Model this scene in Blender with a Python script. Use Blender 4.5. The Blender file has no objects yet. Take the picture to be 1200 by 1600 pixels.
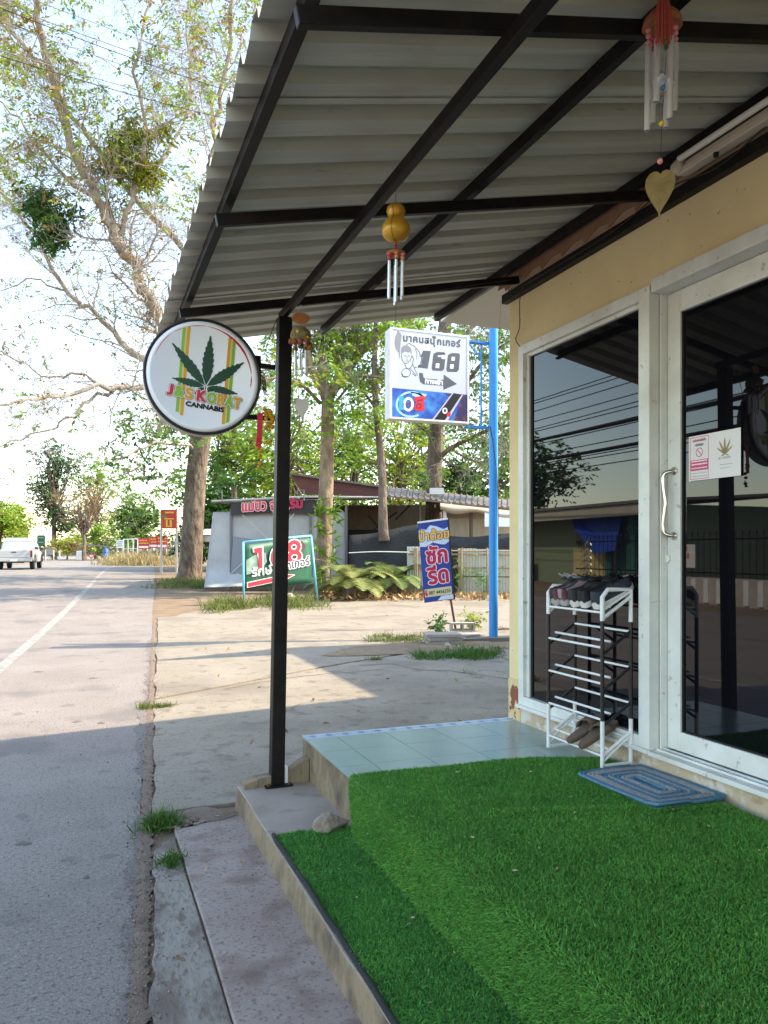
import bpy, bmesh, math, random
import numpy as np
from mathutils import Vector, Matrix
random.seed(7)
rng = np.random.default_rng(7)
R = math.radians
scene = bpy.context.scene
C = scene.collection

# ------------------------------------------------------------------ camera
CAM_H = 1.42
FPX = 1202.0
HOR = 862.0
YAW = R(21.15)
cam_data = bpy.data.cameras.new('camera')
cam = bpy.data.objects.new('camera', cam_data)
C.objects.link(cam)
cam.location = (0, 0, CAM_H)
cam.rotation_euler = (R(90), 0, -YAW)
cam_data.sensor_fit = 'VERTICAL'
cam_data.sensor_height = 36.0
cam_data.lens = 36.0 * FPX / 1600.0
cam_data.shift_y = (HOR - 800.0) / 1600.0
cam_data.clip_start = 0.05
cam_data.clip_end = 4000
scene.camera = cam

# ------------------------------------------------------------------ light
SUN_A, SUN_B = 1.0, 0.28            # a shadow falls SUN_A to -X and SUN_B to +Y for each metre of height
sun_vec = Vector((SUN_A, -SUN_B, 1.0)).normalized()
elev = math.asin(sun_vec.z)
azim = math.atan2(sun_vec.x, sun_vec.y)   # clockwise from +Y
world = bpy.data.worlds.new('World')
scene.world = world
world.use_nodes = True
nt = world.node_tree
sky = nt.nodes.new('ShaderNodeTexSky')
sky.sky_type = 'NISHITA'
sky.sun_disc = False
sky.sun_elevation = elev
sky.sun_rotation = azim
sky.altitude = 150
sky.air_density = 1.15
sky.dust_density = 0.8
sky.ozone_density = 1.0
bgn = nt.nodes['Background']
nt.links.new(sky.outputs[0], bgn.inputs[0])
bgn.inputs[1].default_value = 0.15
sl = bpy.data.lights.new('sun', 'SUN')
sl.energy = 2.0
sl.angle = R(0.6)
sl.color = (1.0, 0.92, 0.80)
so = bpy.data.objects.new('sun', sl)
C.objects.link(so)
so.location = (20, -10, 40)
so.rotation_euler = sun_vec.to_track_quat('Z', 'Y').to_euler()
scene.view_settings.view_transform = 'Standard'
scene.view_settings.look = 'None'
scene.view_settings.gamma = 1.0
scene.view_settings.use_curve_mapping = False
scene.view_settings.exposure = 2.28
scene.view_settings.use_white_balance = True          # the photograph is balanced for the blue shade
scene.view_settings.white_balance_temperature = 7550
scene.view_settings.white_balance_tint = 9
scene.render.engine = 'CYCLES'
scene.cycles.max_bounces = 8
scene.cycles.transparent_max_bounces = 8

# ------------------------------------------------------------------ helpers
cY, sY = math.cos(YAW), math.sin(YAW)
def pix(px, py, d):
    l = (px - 600.0) / FPX * d
    return Vector((l * cY + d * sY, d * cY - l * sY, CAM_H - (py - HOR) / FPX * d))
def on_z(px, py, z=0.0):
    return pix(px, py, FPX * (CAM_H - z) / (py - HOR))
def on_x(px, py, X):
    return pix(px, py, X / ((px - 600) / FPX * cY + sY))
def on_y(px, py, Y):
    return pix(px, py, Y / (cY - (px - 600) / FPX * sY))
def ter(Y):
    t = min(1.0, max(0.0, (Y - 12.0) / 33.0))
    return 0.45 * t * t * (3 - 2 * t)
def on_ter(px, py):
    z = 0.0
    for _ in range(12):
        p = on_z(px, py, z)
        z = 0.5 * z + 0.5 * ter(p.y)
    return on_z(px, py, z)

class MB:
    def __init__(self):
        self.v = []; self.f = []; self.m = []; self.uvx = None; self.mi = 0
    def _add(self, vs, fs):
        b = len(self.v)
        self.v += [tuple(p) for p in vs]
        self.f += [tuple(b + i for i in f) for f in fs]
        self.m += [self.mi] * len(fs)
        return self
    def box(self, x0, x1, y0, y1, z0, z1):
        vs = [(x0,y0,z0),(x1,y0,z0),(x1,y1,z0),(x0,y1,z0),(x0,y0,z1),(x1,y0,z1),(x1,y1,z1),(x0,y1,z1)]
        return self._add(vs, [(0,3,2,1),(4,5,6,7),(0,1,5,4),(1,2,6,5),(2,3,7,6),(3,0,4,7)])
    def hexa(self, vs):
        return self._add(vs, [(0,3,2,1),(4,5,6,7),(0,1,5,4),(1,2,6,5),(2,3,7,6),(3,0,4,7)])
    def obox(self, c, ax, ay, az):
        c = Vector(c); ax = Vector(ax); ay = Vector(ay); az = Vector(az)
        vs = [c-ax-ay-az, c+ax-ay-az, c+ax+ay-az, c-ax+ay-az, c-ax-ay+az, c+ax-ay+az, c+ax+ay+az, c-ax+ay+az]
        return self.hexa(vs)
    def bar(self, p0, p1, w, h, up=(0,0,1)):
        p0 = Vector(p0); p1 = Vector(p1)
        d = (p1 - p0); L = d.length; d.normalize()
        u = Vector(up); s = d.cross(u)
        if s.length < 1e-4: s = d.cross(Vector((1,0,0)))
        s.normalize(); u = s.cross(d)
        return self.obox((p0+p1)/2, d*L/2, s*w/2, u*h/2)
    def tube(self, pts, rad, n=8, caps=True, closed=False):
        pts = [Vector(p) for p in pts]
        k = len(pts)
        if not hasattr(rad, '__len__'): rad = [rad] * k
        vs = []; fs = []
        ref = None
        for i in range(k):
            if i == 0: t = pts[1] - pts[0]
            elif i == k-1: t = pts[-1] - pts[-2]
            else: t = pts[i+1] - pts[i-1]
            if t.length < 1e-9: t = Vector((0,0,1))
            t.normalize()
            if ref is None:
                ref = Vector((1,0,0)) if abs(t.x) < 0.8 else Vector((0,1,0))
            a = ref - t * ref.dot(t)
            if a.length < 1e-5: a = t.orthogonal()
            a.normalize(); b = t.cross(a); ref = a
            for j in range(n):
                an = 2*math.pi*j/n
                vs.append(pts[i] + (a*math.cos(an) + b*math.sin(an)) * rad[i])
        for i in range(k-1):
            for j in range(n):
                fs.append((i*n+j, i*n+(j+1)%n, (i+1)*n+(j+1)%n, (i+1)*n+j))
        if caps:
            fs.append(tuple(range(n-1,-1,-1))); fs.append(tuple((k-1)*n+j for j in range(n)))
        return self._add(vs, fs)
    def cyl(self, p0, p1, r, n=12, r1=None):
        return self.tube([p0, p1], [r, r if r1 is None else r1], n)
    def lathe(self, c, prof, n=16, axis=(0,0,1), sx=1.0):
        c = Vector(c); ax = Vector(axis).normalized(); a = ax.orthogonal().normalized(); b = ax.cross(a)
        vs = []; fs = []
        for (r, h) in prof:
            for j in range(n):
                an = 2*math.pi*j/n
                vs.append(c + ax*h + (a*math.cos(an)*sx + b*math.sin(an))*max(r,1e-5))
        k = len(prof)
        for i in range(k-1):
            for j in range(n):
                fs.append((i*n+j, i*n+(j+1)%n, (i+1)*n+(j+1)%n, (i+1)*n+j))
        fs.append(tuple(range(n-1,-1,-1))); fs.append(tuple((k-1)*n+j for j in range(n)))
        return self._add(vs, fs)
    def ball(self, c, r, n=8, sz=1.0):
        prof = [(r*math.sin(math.pi*i/6), -r*sz*math.cos(math.pi*i/6)) for i in range(7)]
        return self.lathe(c, prof, n)
    def prism(self, poly, O, U, V, N, t):
        """2D polygon in the plane O+u*U+v*V, pushed out along N by t (front and sides)."""
        O = Vector(O); U = Vector(U); V = Vector(V); N = Vector(N)
        k = len(poly)
        vs = [O + U*u + V*v for u, v in poly] + [O + U*u + V*v + N*t for u, v in poly]
        fs = [tuple(range(k-1,-1,-1)), tuple(k+i for i in range(k))]
        fs += [(i, (i+1)%k, k+(i+1)%k, k+i) for i in range(k)]
        return self._add(vs, fs)
    def sheet(self, grid):
        """grid[i][j] of points"""
        n = len(grid[0]); vs = [p for row in grid for p in row]; fs = []
        for i in range(len(grid)-1):
            for j in range(n-1):
                fs.append((i*n+j, i*n+j+1, (i+1)*n+j+1, (i+1)*n+j))
        return self._add(vs, fs)
    def mesh(self, name, mats=None, smooth=False):
        me = bpy.data.meshes.new(name)
        me.from_pydata(self.v, [], self.f)
        if mats is not None:
            for m in (mats if isinstance(mats, (list, tuple)) else [mats]): me.materials.append(m)
            if isinstance(mats, (list, tuple)) and len(mats) > 1:
                me.polygons.foreach_set('material_index', self.m)
        if smooth: me.polygons.foreach_set('use_smooth', [True]*len(me.polygons))
        me.update()
        return me
    def build(self, name, mats, parent=None, smooth=False, bevel=0.0, kind=None, seg=2, fixn=False, angle=None):
        me = self.mesh(name, mats, smooth)
        if fixn:
            bm = bmesh.new(); bm.from_mesh(me); bmesh.ops.recalc_face_normals(bm, faces=bm.faces); bm.to_mesh(me); bm.free()
        o = link(name, me, parent)
        if bevel:
            md = o.modifiers.new('bevel', 'BEVEL'); md.width = bevel; md.segments = seg; md.limit_method = 'ANGLE'; md.angle_limit = R(40)
        if smooth and angle:
            me.set_sharp_from_angle(angle=R(angle))
        if kind: o['kind'] = kind
        return o

LOCAL = set()
def link(name, me, parent=None):
    o = bpy.data.objects.new(name, me)
    C.objects.link(o)
    if parent is not None:
        o.parent = parent
        if parent.type == 'EMPTY' and parent.name not in LOCAL:
            o.location = -parent.location     # parts are modelled in world space
    return o
def thing(name, label, cat, loc=(0,0,0), group=None, local=False):
    o = bpy.data.objects.new(name, None)
    C.objects.link(o)
    o.empty_display_size = 0.1
    o.location = loc
    tag(o, label, cat, group)
    if local: LOCAL.add(o.name)
    return o
def tag(o, label, cat, group=None):
    o['label'] = label; o['category'] = cat
    if group: o['group'] = group
    return o
def copy_tree(o, parent=None):
    c = o.copy(); C.objects.link(c); c.parent = parent
    for ch in o.children: copy_tree(ch, c)
    return c
def struct(o):
    o['kind'] = 'structure'; return o

def text_mb(body, size, bold=0.0, mb=None, O=(0,0,0), U=(1,0,0), V=(0,0,1), N=(0,-1,0), z=0.0, rot=0.0, align='LEFT', sx=1.0, shear=0.0, spacing=1.0):
    """flat lettering as thin mesh: glyph outlines filled, a few shifted copies make it bold"""
    cu = bpy.data.curves.new('lettering', 'FONT')
    cu.body = body; cu.size = size; cu.align_x = align; cu.resolution_u = 3; cu.shear = shear; cu.space_character = spacing
    ob = bpy.data.objects.new('lettering', cu)
    C.objects.link(ob)
    dg = bpy.context.evaluated_depsgraph_get()
    me = bpy.data.meshes.new_from_object(ob.evaluated_get(dg))
    vs = [tuple(v.co) for v in me.vertices]; fs = [tuple(p.vertices) for p in me.polygons]
    bpy.data.objects.remove(ob); bpy.data.curves.remove(cu); bpy.data.meshes.remove(me)
    mb = mb or MB()
    O = Vector(O); U = Vector(U); V = Vector(V); N = Vector(N)
    cr, sr = math.cos(rot), math.sin(rot)
    offs = [(0,0)]
    if bold: offs = [(bold*math.cos(k*math.pi/4), bold*math.sin(k*math.pi/4)) for k in range(8)] + [(0,0)]
    for i, (ox, oy) in enumerate(offs):
        zz = z + i * 0.00012
        P = []
        for x, y, _ in vs:
            x = x*sx + ox; y = y + oy
            P.append(O + U*(x*cr - y*sr) + V*(x*sr + y*cr) + N*zz)
        mb._add(P, fs)
    return mb

# ------------------------------------------------------------------ materials
_M = {}
def mat(name, col, rough=0.6, metal=0.0, col2=None, scale=4.0, detail=6.0, lo=0.35, hi=0.65, bump=0.0, bscale=40.0, spec=0.5,
        island=0.0, trans=0.0, ior=1.45, emit=None, stretch=None, speck=None, bdist=0.01):
    """procedural material: two colours mixed by noise, optional bump, specks, per-piece tone and leaf translucency"""
    if name in _M: return _M[name]
    m = bpy.data.materials.new(name); m.use_nodes = True
    n = m.node_tree.nodes; L = m.node_tree.links
    b = n['Principled BSDF']
    b.inputs['Roughness'].default_value = rough
    b.inputs['Metallic'].default_value = metal
    b.inputs['Specular IOR Level'].default_value = spec
    b.inputs['IOR'].default_value = ior
    tc = n.new('ShaderNodeTexCoord')
    vec = tc.outputs['Object']
    if stretch:
        mp = n.new('ShaderNodeMapping'); mp.inputs['Scale'].default_value = stretch
        L.new(vec, mp.inputs[0]); vec = mp.outputs[0]
    out = None
    def rgb(c):
        x = n.new('ShaderNodeRGB'); x.outputs[0].default_value = (*c, 1); return x.outputs[0]
    if col2 is not None:
        nz = n.new('ShaderNodeTexNoise'); nz.inputs['Scale'].default_value = scale; nz.inputs['Detail'].default_value = detail; nz.inputs['Roughness'].default_value = 0.65
        L.new(vec, nz.inputs[0])
        mr = n.new('ShaderNodeMapRange'); mr.inputs[1].default_value = lo; mr.inputs[2].default_value = hi
        L.new(nz.outputs[0], mr.inputs[0])
        mx = n.new('ShaderNodeMix'); mx.data_type = 'RGBA'
        L.new(mr.outputs[0], mx.inputs[0]); mx.inputs[6].default_value = (*col, 1); mx.inputs[7].default_value = (*col2, 1)
        out = mx.outputs[2]
    else:
        out = rgb(col)
    for sp in (speck or []):
        sc_, amount, c3, s0, s1 = sp
        nz = n.new('ShaderNodeTexNoise'); nz.inputs['Scale'].default_value = sc_; nz.inputs['Detail'].default_value = 3
        L.new(vec, nz.inputs[0])
        mr = n.new('ShaderNodeMapRange'); mr.inputs[1].default_value = s0; mr.inputs[2].default_value = s1; mr.inputs[4].default_value = amount
        L.new(nz.outputs[0], mr.inputs[0])
        mx = n.new('ShaderNodeMix'); mx.data_type = 'RGBA'
        L.new(mr.outputs[0], mx.inputs[0]); L.new(out, mx.inputs[6]); mx.inputs[7].default_value = (*c3, 1)
        out = mx.outputs[2]
    if island:
        g = n.new('ShaderNodeNewGeometry')
        hs = n.new('ShaderNodeHueSaturation')
        mr = n.new('ShaderNodeMapRange'); mr.inputs[3].default_value = 1-island; mr.inputs[4].default_value = 1+island
        L.new(g.outputs['Random Per Island'], mr.inputs[0]); L.new(mr.outputs[0], hs.inputs['Value'])
        ml = n.new('ShaderNodeMath'); ml.operation = 'MULTIPLY_ADD'; ml.inputs[1].default_value = 7.31; ml.inputs[2].default_value = 0
        fr = n.new('ShaderNodeMath'); fr.operation = 'FRACT'
        L.new(g.outputs['Random Per Island'], ml.inputs[0]); L.new(ml.outputs[0], fr.inputs[0])
        mh = n.new('ShaderNodeMapRange'); mh.inputs[3].default_value = 0.5-island*0.06; mh.inputs[4].default_value = 0.5+island*0.06
        L.new(fr.outputs[0], mh.inputs[0]); L.new(mh.outputs[0], hs.inputs['Hue'])
        L.new(out, hs.inputs['Color']); out = hs.outputs[0]
    L.new(out, b.inputs['Base Color'])
    if bump:
        nz = n.new('ShaderNodeTexNoise'); nz.inputs['Scale'].default_value = bscale; nz.inputs['Detail'].default_value = 8
        L.new(vec, nz.inputs[0])
        bp = n.new('ShaderNodeBump'); bp.inputs['Strength'].default_value = bump; bp.inputs['Distance'].default_value = bdist
        L.new(nz.outputs[0], bp.inputs['Height']); L.new(bp.outputs[0], b.inputs['Normal'])
    if trans:
        tr = n.new('ShaderNodeBsdfTranslucent'); L.new(out, tr.inputs[0])
        ms = n.new('ShaderNodeMixShader'); ms.inputs[0].default_value = trans
        L.new(b.outputs[0], ms.inputs[1]); L.new(tr.outputs[0], ms.inputs[2])
        L.new(ms.outputs[0], n['Material Output'].inputs['Surface'])
    _M[name] = m
    return m

STEEL = mat('black painted steel', (0.007, 0.007, 0.008), 0.5, col2=(0.016, 0.012, 0.010), scale=9, bump=0.1, bscale=60, spec=.2)
ALU = mat('white aluminium frame', (0.74, 0.76, 0.73), 0.4, col2=(0.62, 0.63, 0.60), scale=4, speck=[(26, 0.7, (0.34, 0.31, 0.25), 0.66, 0.72), (2.2, .45, (.50, .47, .40), .54, .66)])
WHITE = mat('white paint', (0.78, 0.78, 0.78), 0.4, col2=(0.68, 0.68, 0.68), scale=6)
BLACKP = mat('black plastic', (0.012, 0.012, 0.013), 0.5)
REDP = mat('red print', (0.62, 0.02, 0.04), 0.5)
WHITEP = mat('white print', (0.8, 0.8, 0.8), 0.5)
BLACKPR = mat('black print', (0.012, 0.012, 0.014), 0.5)
GREYP = mat('grey print', (0.16, 0.17, 0.19), 0.5)
STRING = mat('dark string', (0.03, 0.025, 0.02), 0.8)
CHROME = mat('steel handle', (0.6, 0.57, 0.52), 0.22, 1.0)
# ================================================================== THE SETTING
DIRT = mat('dry dirt', (0.185, 0.120, 0.072), 0.95, col2=(0.25, 0.18, 0.115), scale=0.9, lo=0.3, hi=0.7, bump=0.5, bscale=25, speck=[(14, 0.6, (0.10, 0.065, 0.04), 0.56, 0.66), (1.7, 0.6, (0.14, 0.092, 0.056), 0.5, 0.62)])
ASPH = mat('old asphalt', (0.218, 0.178, 0.153), 0.9, col2=(0.275, 0.231, 0.202), scale=0.9, lo=0.35, hi=0.65, bump=0.35, bscale=160, bdist=0.006,
           speck=[(75, 0.8, (0.34, 0.32, 0.30), 0.54, 0.70), (55, 0.75, (0.075, 0.07, 0.068), 0.54, 0.68), (130, 0.7, (0.10, 0.095, 0.09), 0.52, 0.62), (1.1, 0.5, (0.105, 0.094, 0.09), 0.56, 0.66), (4.1, 0.5, (0.10, 0.09, 0.085), 0.64, 0.70), (5.0, 0.5, (0.15, 0.13, 0.12), 0.68, 0.73)])
CONC = mat('driveway concrete', (0.225, 0.186, 0.138), 0.85, col2=(0.295, 0.252, 0.196), scale=1.6, lo=0.3, hi=0.7, bump=0.3, bscale=90, bdist=0.006,
           speck=[(45, 0.6, (0.12, 0.10, 0.08), 0.54, 0.68), (80, 0.5, (0.32, 0.29, 0.25), 0.58, 0.68), (5, 0.7, (0.14, 0.105, 0.078), 0.56, 0.68), (0.7, 0.55, (0.145, 0.118, 0.092), 0.50, 0.62)])
CONC_R = mat('reddish slab concrete', (0.275, 0.200, 0.172), 0.85, col2=(0.375, 0.305, 0.265), scale=2.6, lo=0.3, hi=0.7, bump=0.3, bscale=110, bdist=0.005,
           speck=[(60, 0.7, (0.12, 0.09, 0.08), 0.54, 0.68), (95, 0.6, (0.38, 0.34, 0.31), 0.58, 0.68), (3.4, 0.8, (0.17, 0.10, 0.08), 0.52, 0.66)])
CONC_B = mat('broken kerb concrete', (0.29, 0.255, 0.215), 0.9, col2=(0.18, 0.135, 0.11), scale=4.5, lo=0.44, hi=0.58, bump=0.8, bscale=30, bdist=0.012, stretch=(1, 0.5, 1),
           speck=[(60, 0.7, (0.15, 0.12, 0.10), 0.54, 0.68), (18, .7, (.16, .115, .09), .58, .66)])
STEPC = mat('step concrete', (0.285, 0.225, 0.185), 0.8, col2=(0.365, 0.30, 0.255), scale=3.4, bump=0.25, bscale=80, bdist=0.005, speck=[(9, 0.5, (0.19, 0.15, 0.12), 0.6, 0.7)])
KERBC = mat('stained kerb face', (0.255, 0.190, 0.120), 0.9, col2=(0.085, 0.065, 0.047), scale=5.5, lo=0.44, hi=0.68, bump=0.5, bscale=50, stretch=(1, 1.0, 0.75), bdist=0.006,
            speck=[(70, 0.4, (0.1, 0.08, 0.06), 0.6, 0.7)])

def ground_mesh():
    mb = MB()
    xs = [-900, -300, -100, -50, -30, -20, -14, -9, -5, 0, 5, 10, 16, 24, 40, 70, 150, 400, 900]
    ys = [-200, -60, -20, -5, 5, 12] + [12 + 3*k for k in range(1, 12)] + [50, 60, 80, 110, 150, 220, 350, 600, 1200, 2500]
    mb.sheet([[(x, y, ter(y) - 0.012) for x in xs] for y in ys])
    return mb
struct(ground_mesh().build('ground', DIRT))

def lerp_tab(tab, y):
    for (y0, x0), (y1, x1) in zip(tab, tab[1:]):
        if y <= y1:
            t = (y - y0) / (y1 - y0); return x0 + (x1 - x0) * t
    return tab[-1][1]
EDGE = [(-40, -3.35), (0, -0.07), (30, 2.39), (50, 3.95), (62, 4.75), (75, 5.2), (90, 5.3), (105, 4.9), (125, 3.4), (150, 0.0), (200, -12), (300, -60)]
LINE = [(-40, -4.2), (10.4, -0.98), (18.8, -0.47), (44.2, 1.0), (58, 1.95), (72, 2.5), (88, 2.75), (101, 2.45), (120, 1.2), (150, -2.6), (200, -14.5), (300, -62)]
YS = [-40, -20, -10, -5, 0, 3, 6, 9, 12] + list(range(14, 130, 3)) + list(range(130, 300, 10))
def ribbon(fl, fr, dz, n=2, ys=YS, jitter=0.0):
    g = []
    for y in ys:
        a, b = fl(y), fr(y)
        g.append([(a + (b-a)*k/(n-1) + (random.uniform(-jitter, jitter) if jitter and k == n-1 else 0), y, ter(y) + dz) for k in range(n)])
    return MB().sheet(g)
road = struct(ribbon(lambda y: lerp_tab(EDGE, y) - 9.4, lambda y: lerp_tab(EDGE, y), 0.0, 6, jitter=0.03).build('road', ASPH))
LINEM = mat('worn road paint', (0.33, 0.305, 0.27), 0.8, col2=(0.18, 0.165, 0.155), scale=11, lo=0.42, hi=0.62, bump=0.2, bscale=150)
o = ribbon(lambda y: lerp_tab(LINE, y) - 0.075, lambda y: lerp_tab(LINE, y) + 0.075, 0.004).build('edge_line', LINEM); o['kind'] = 'structure'
o = ribbon(lambda y: lerp_tab(LINE, y) - 6.9, lambda y: lerp_tab(LINE, y) - 6.78, 0.004).build('edge_line', LINEM); o['kind'] = 'structure'
cl = thing('centre_line', 'x', 'line'); del cl['label'], cl['category']; cl['kind'] = 'structure'
for k in range(0, 14):
    y0 = 4 + k*9
    (ribbon(lambda y: lerp_tab(LINE, y) - 3.45, lambda y: lerp_tab(LINE, y) - 3.33, 0.004, ys=[y0, y0+1, y0+2, y0+3])).build('dash', LINEM, cl)

# concrete beside the road: separate slabs with open joints between them
def slab(name, poly, z, m, t=0.12, parent=None):
    mb = MB(); k = len(poly)
    mb._add([(x, y, ter(y)+z) for x, y in poly] + [(x, y, ter(y)+z-t) for x, y in poly],
            [tuple(range(k)), tuple(range(2*k-1, k-1, -1))] + [(i, k+i, k+(i+1) % k, (i+1) % k) for i in range(k)])
    return struct(mb.build(name, m, parent, fixn=True, bevel=0.006))
E0 = lambda y: lerp_tab(EDGE, y)
def wob(p, q, n, a):
    return [(p[0]+(q[0]-p[0])*k/n + (random.uniform(-a, a) if 0 < k < n else 0), p[1]+(q[1]-p[1])*k/n + (random.uniform(-a, a) if 0 < k < n else 0)) for k in range(n)]
slab('pavement', wob((0.401, -4), (0.80, -4), 2, 0) + wob((0.80, -4), (0.80, 4.16), 4, 0) + wob((0.80, 4.16), (0.42, 4.02), 8, 0.02) + wob((0.416, 4.02), (0.401, -4), 24, 0.003), 0.012, CONC_R)
slab('kerb_strip', wob((E0(-4)+.035, -4), (0.394, -4), 2, 0) + wob((0.394, -4), (0.409, 3.95), 24, 0.003) + wob((0.409, 3.95), (E0(3.9)+.05, 3.8), 5, 0.02) + wob((E0(3.9)+.05, 3.8), (E0(-4)+.035, -4), 90, 0.014), 0.006, CONC_B)
slab('driveway', wob((E0(4.3)+.05, 4.32), (1.0, 4.36), 6, 0.015) + wob((1.0, 4.36), (9, 4.4), 2, 0) + [(9, 10.5), (5.2, 10.35)] + wob((3.1, 9.25), (E0(7.6)+.05, 7.62), 10, 0.02) + wob((E0(7.6)+.05, 7.62), (E0(4.3)+.05, 4.32), 14, 0.02), 0.010, CONC)
slab('side_street', wob((E0(7.75)+.05, 7.74), (3.1, 9.37), 10, 0.02) + [(5.2, 10.5), (8.5, 11.9), (40, 13.5), (40, 25.0), (14.5, 21.0), (9.5, 20.2), (5.4, 19.6)] + wob((3.2, 18.6), (E0(17)+.06, 16.8), 5, 0.15) + wob((E0(17)+.06, 16.8), (E0(7.75)+.05, 7.74), 16, 0.03), 0.006, CONC)
slab('sidewalk', wob((5.9, 11.4), (5.2, 10.62), 5, 0.04) + [(9, 10.62), (9, 13)] + wob((9, 12.0), (5.9, 11.4), 6, 0.06), 0.05, CONC)

# dirt washed along the edge of the asphalt
DIRT2 = mat('gutter dirt', (0.165, 0.115, 0.085), 0.95, col2=(0.22, 0.165, 0.125), scale=8, bump=0.8, bscale=70, speck=[(90, 0.7, (0.09, 0.06, 0.045), 0.55, 0.66)])
def gutter(y0, y1, n, wl, wr):
    g = []
    for k in range(n+1):
        y = y0 + (y1-y0)*k/n
        nl = 0.5+0.5*math.sin(k*0.9)*math.sin(k*0.37+1); a = E0(y) - wl*(0.3+0.9*nl*random.uniform(.6, 1.2)); b = E0(y) + wr*(0.5+0.5*random.random())
        g.append([(a, y, 0.0035), ((a+b)/2, y, 0.008+0.004*random.random()), (b, y, 0.004)])
    return MB().sheet(g)
o = gutter(-3, 17.0, 700, 0.016, 0.062).build('dirt', DIRT2, smooth=True); o['kind'] = 'stuff'; o['label'] = 'brown dirt and grit along the edge of the asphalt'
DUST = mat('dusty asphalt', (0.19, 0.145, 0.125), 0.95, col2=(0.165, 0.150, 0.142), scale=9, lo=.4, hi=.6, bump=.4, bscale=120, speck=[(75, 0.7, (0.30, 0.26, 0.23), 0.55, 0.70), (55, 0.7, (0.075, 0.06, 0.055), 0.54, 0.68)])
g = []
rd = random.Random(21)
for k in range(900):
    y = -3 + 20*k/899
    w = .05 + .035*math.sin(y*1.7)*math.sin(y*.6+1) + .02*math.sin(y*11) + rd.uniform(-.014, .014)
    g.append([(E0(y) - max(.008, w), y, 0.0022), (E0(y)+.04, y, .0032)])
o = MB().sheet(g).build('dust', DUST); o['kind'] = 'stuff'; o['label'] = 'reddish dust fringe on the edge of the asphalt'
# cracks across the driveway and a bare patch of soil by the stacked slabs
def crack(pts, w, seed):
    rc = random.Random(seed); P = []
    for a, b in zip(pts, pts[1:]):
        n = max(2, int(math.dist(a, b)/.09))
        for k in range(n): P.append((a[0]+(b[0]-a[0])*k/n+rc.gauss(0, .012), a[1]+(b[1]-a[1])*k/n+rc.gauss(0, .012)))
    P.append(pts[-1]); g = []
    for i, (x, y) in enumerate(P):
        q = P[min(i+1, len(P)-1)]; p0 = P[max(i-1, 0)]; dx, dy = q[0]-p0[0], q[1]-p0[1]; L = math.hypot(dx, dy) or 1
        ww = w*rc.uniform(.3, 1.0); g.append([(x-dy/L*ww, y+dx/L*ww, .0135), (x+dy/L*ww, y-dx/L*ww, .0135)])
    o = MB().sheet(g).build('crack', DIRT2); return struct(o)
W2 = lambda px, py: tuple(on_z(px, py, .01))[:2]
crack([W2(560, 1040), W2(615, 1037), W2(650, 1047), W2(700, 1048), W2(800, 1062)], .016, 1)
crack([W2(345, 1078), W2(430, 1062), W2(520, 1052), W2(600, 1046)], .012, 2)
crack([W2(760, 1022), W2(785, 1028), W2(800, 1034)], .03, 3)
crack([W2(430, 1120), W2(470, 1100), W2(540, 1092)], .006, 4)
crack([W2(240, 985), W2(360, 978), W2(520, 968), W2(700, 962)], .02, 5)
def patch(name, cx, cy, rx, ry, z, m, seed, n=40):
    rc = random.Random(seed); ph = [rc.uniform(0, 6) for _ in range(4)]
    pts = []
    for k in range(n):
        a = 2*math.pi*k/n; s = 1+.22*math.sin(2*a+ph[0])+.15*math.sin(3*a+ph[1])+.10*math.sin(7*a+ph[2])+rc.uniform(-.06, .06)
        pts.append((cx+rx*s*math.cos(a), cy+ry*s*math.sin(a), z))
    mb = MB(); mb._add(pts + [(cx, cy, z+.012)], [(k, (k+1) % n, n) for k in range(n)]); return struct(mb.build(name, m, smooth=True))
c_ = on_z(675, 1012, .0); patch('soil_patch', c_.x, c_.y, 1.3, .75, .014, DIRT, 3)
c_ = on_z(300, 1278, .0); patch('soil_patch', c_.x+.02, c_.y, .2, .10, .0145, DIRT2, 5)
STAIN = mat('oil stain', (.125, .108, .098), .85, col2=(.165, .142, .126), scale=12)
for k, (px, py, r) in enumerate(((335, 1060, 0), (145, 1060, .05), (120, 1128, .035), (158, 1130, .03), (35, 1318, .035), (135, 1372, .012), (60, 1050, .05))):
    if r: 
        c_ = on_z(px, py, .0); patch('oil_stain', c_.x, c_.y, r, r*.8, .0025, STAIN, 30+k, 18)
# loose grit
def grit(n):
    vs = []; fs = []
    for i in range(n):
        y = random.uniform(0.8, 9.0) if random.random() < .85 else random.uniform(1.5, 4.2)
        x = E0(y) + random.gauss(0.02, 0.05)
        if random.random() < 0.12: x = random.uniform(E0(y)-1.3, 0.75)
        if random.random() < 0.10: x, y = random.gauss(0.77, 0.02), random.uniform(1.8, 4.1)
        if random.random() < 0.06: x, y = random.uniform(0.40, 0.66), 4.13 + random.gauss(0, 0.045)
        s = random.choice([.0015, .002, .002, .003, .003, .004, .006])
        z = 0.008 + s*0.3
        b = len(vs)
        j = lambda: random.uniform(.6, 1.3)
        vs += [(x+s*j(), y, z), (x-s*j(), y, z), (x, y+s*j(), z), (x, y-s*j(), z), (x, y, z+s*j()*.8), (x, y, z-s)]
        fs += [(b, b+2, b+4), (b+2, b+1, b+4), (b+1, b+3, b+4), (b+3, b, b+4), (b+2, b, b+5), (b+1, b+2, b+5), (b+3, b+1, b+5), (b, b+3, b+5)]
    mb = MB(); mb._add(vs, fs); return mb
GRIT = mat('grit', (0.20, 0.15, 0.12), 0.9, island=0.6)
o = grit(3600).build('gravel', GRIT); o['kind'] = 'stuff'; o['label'] = 'loose grit and pebbles at the road edge'
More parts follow.
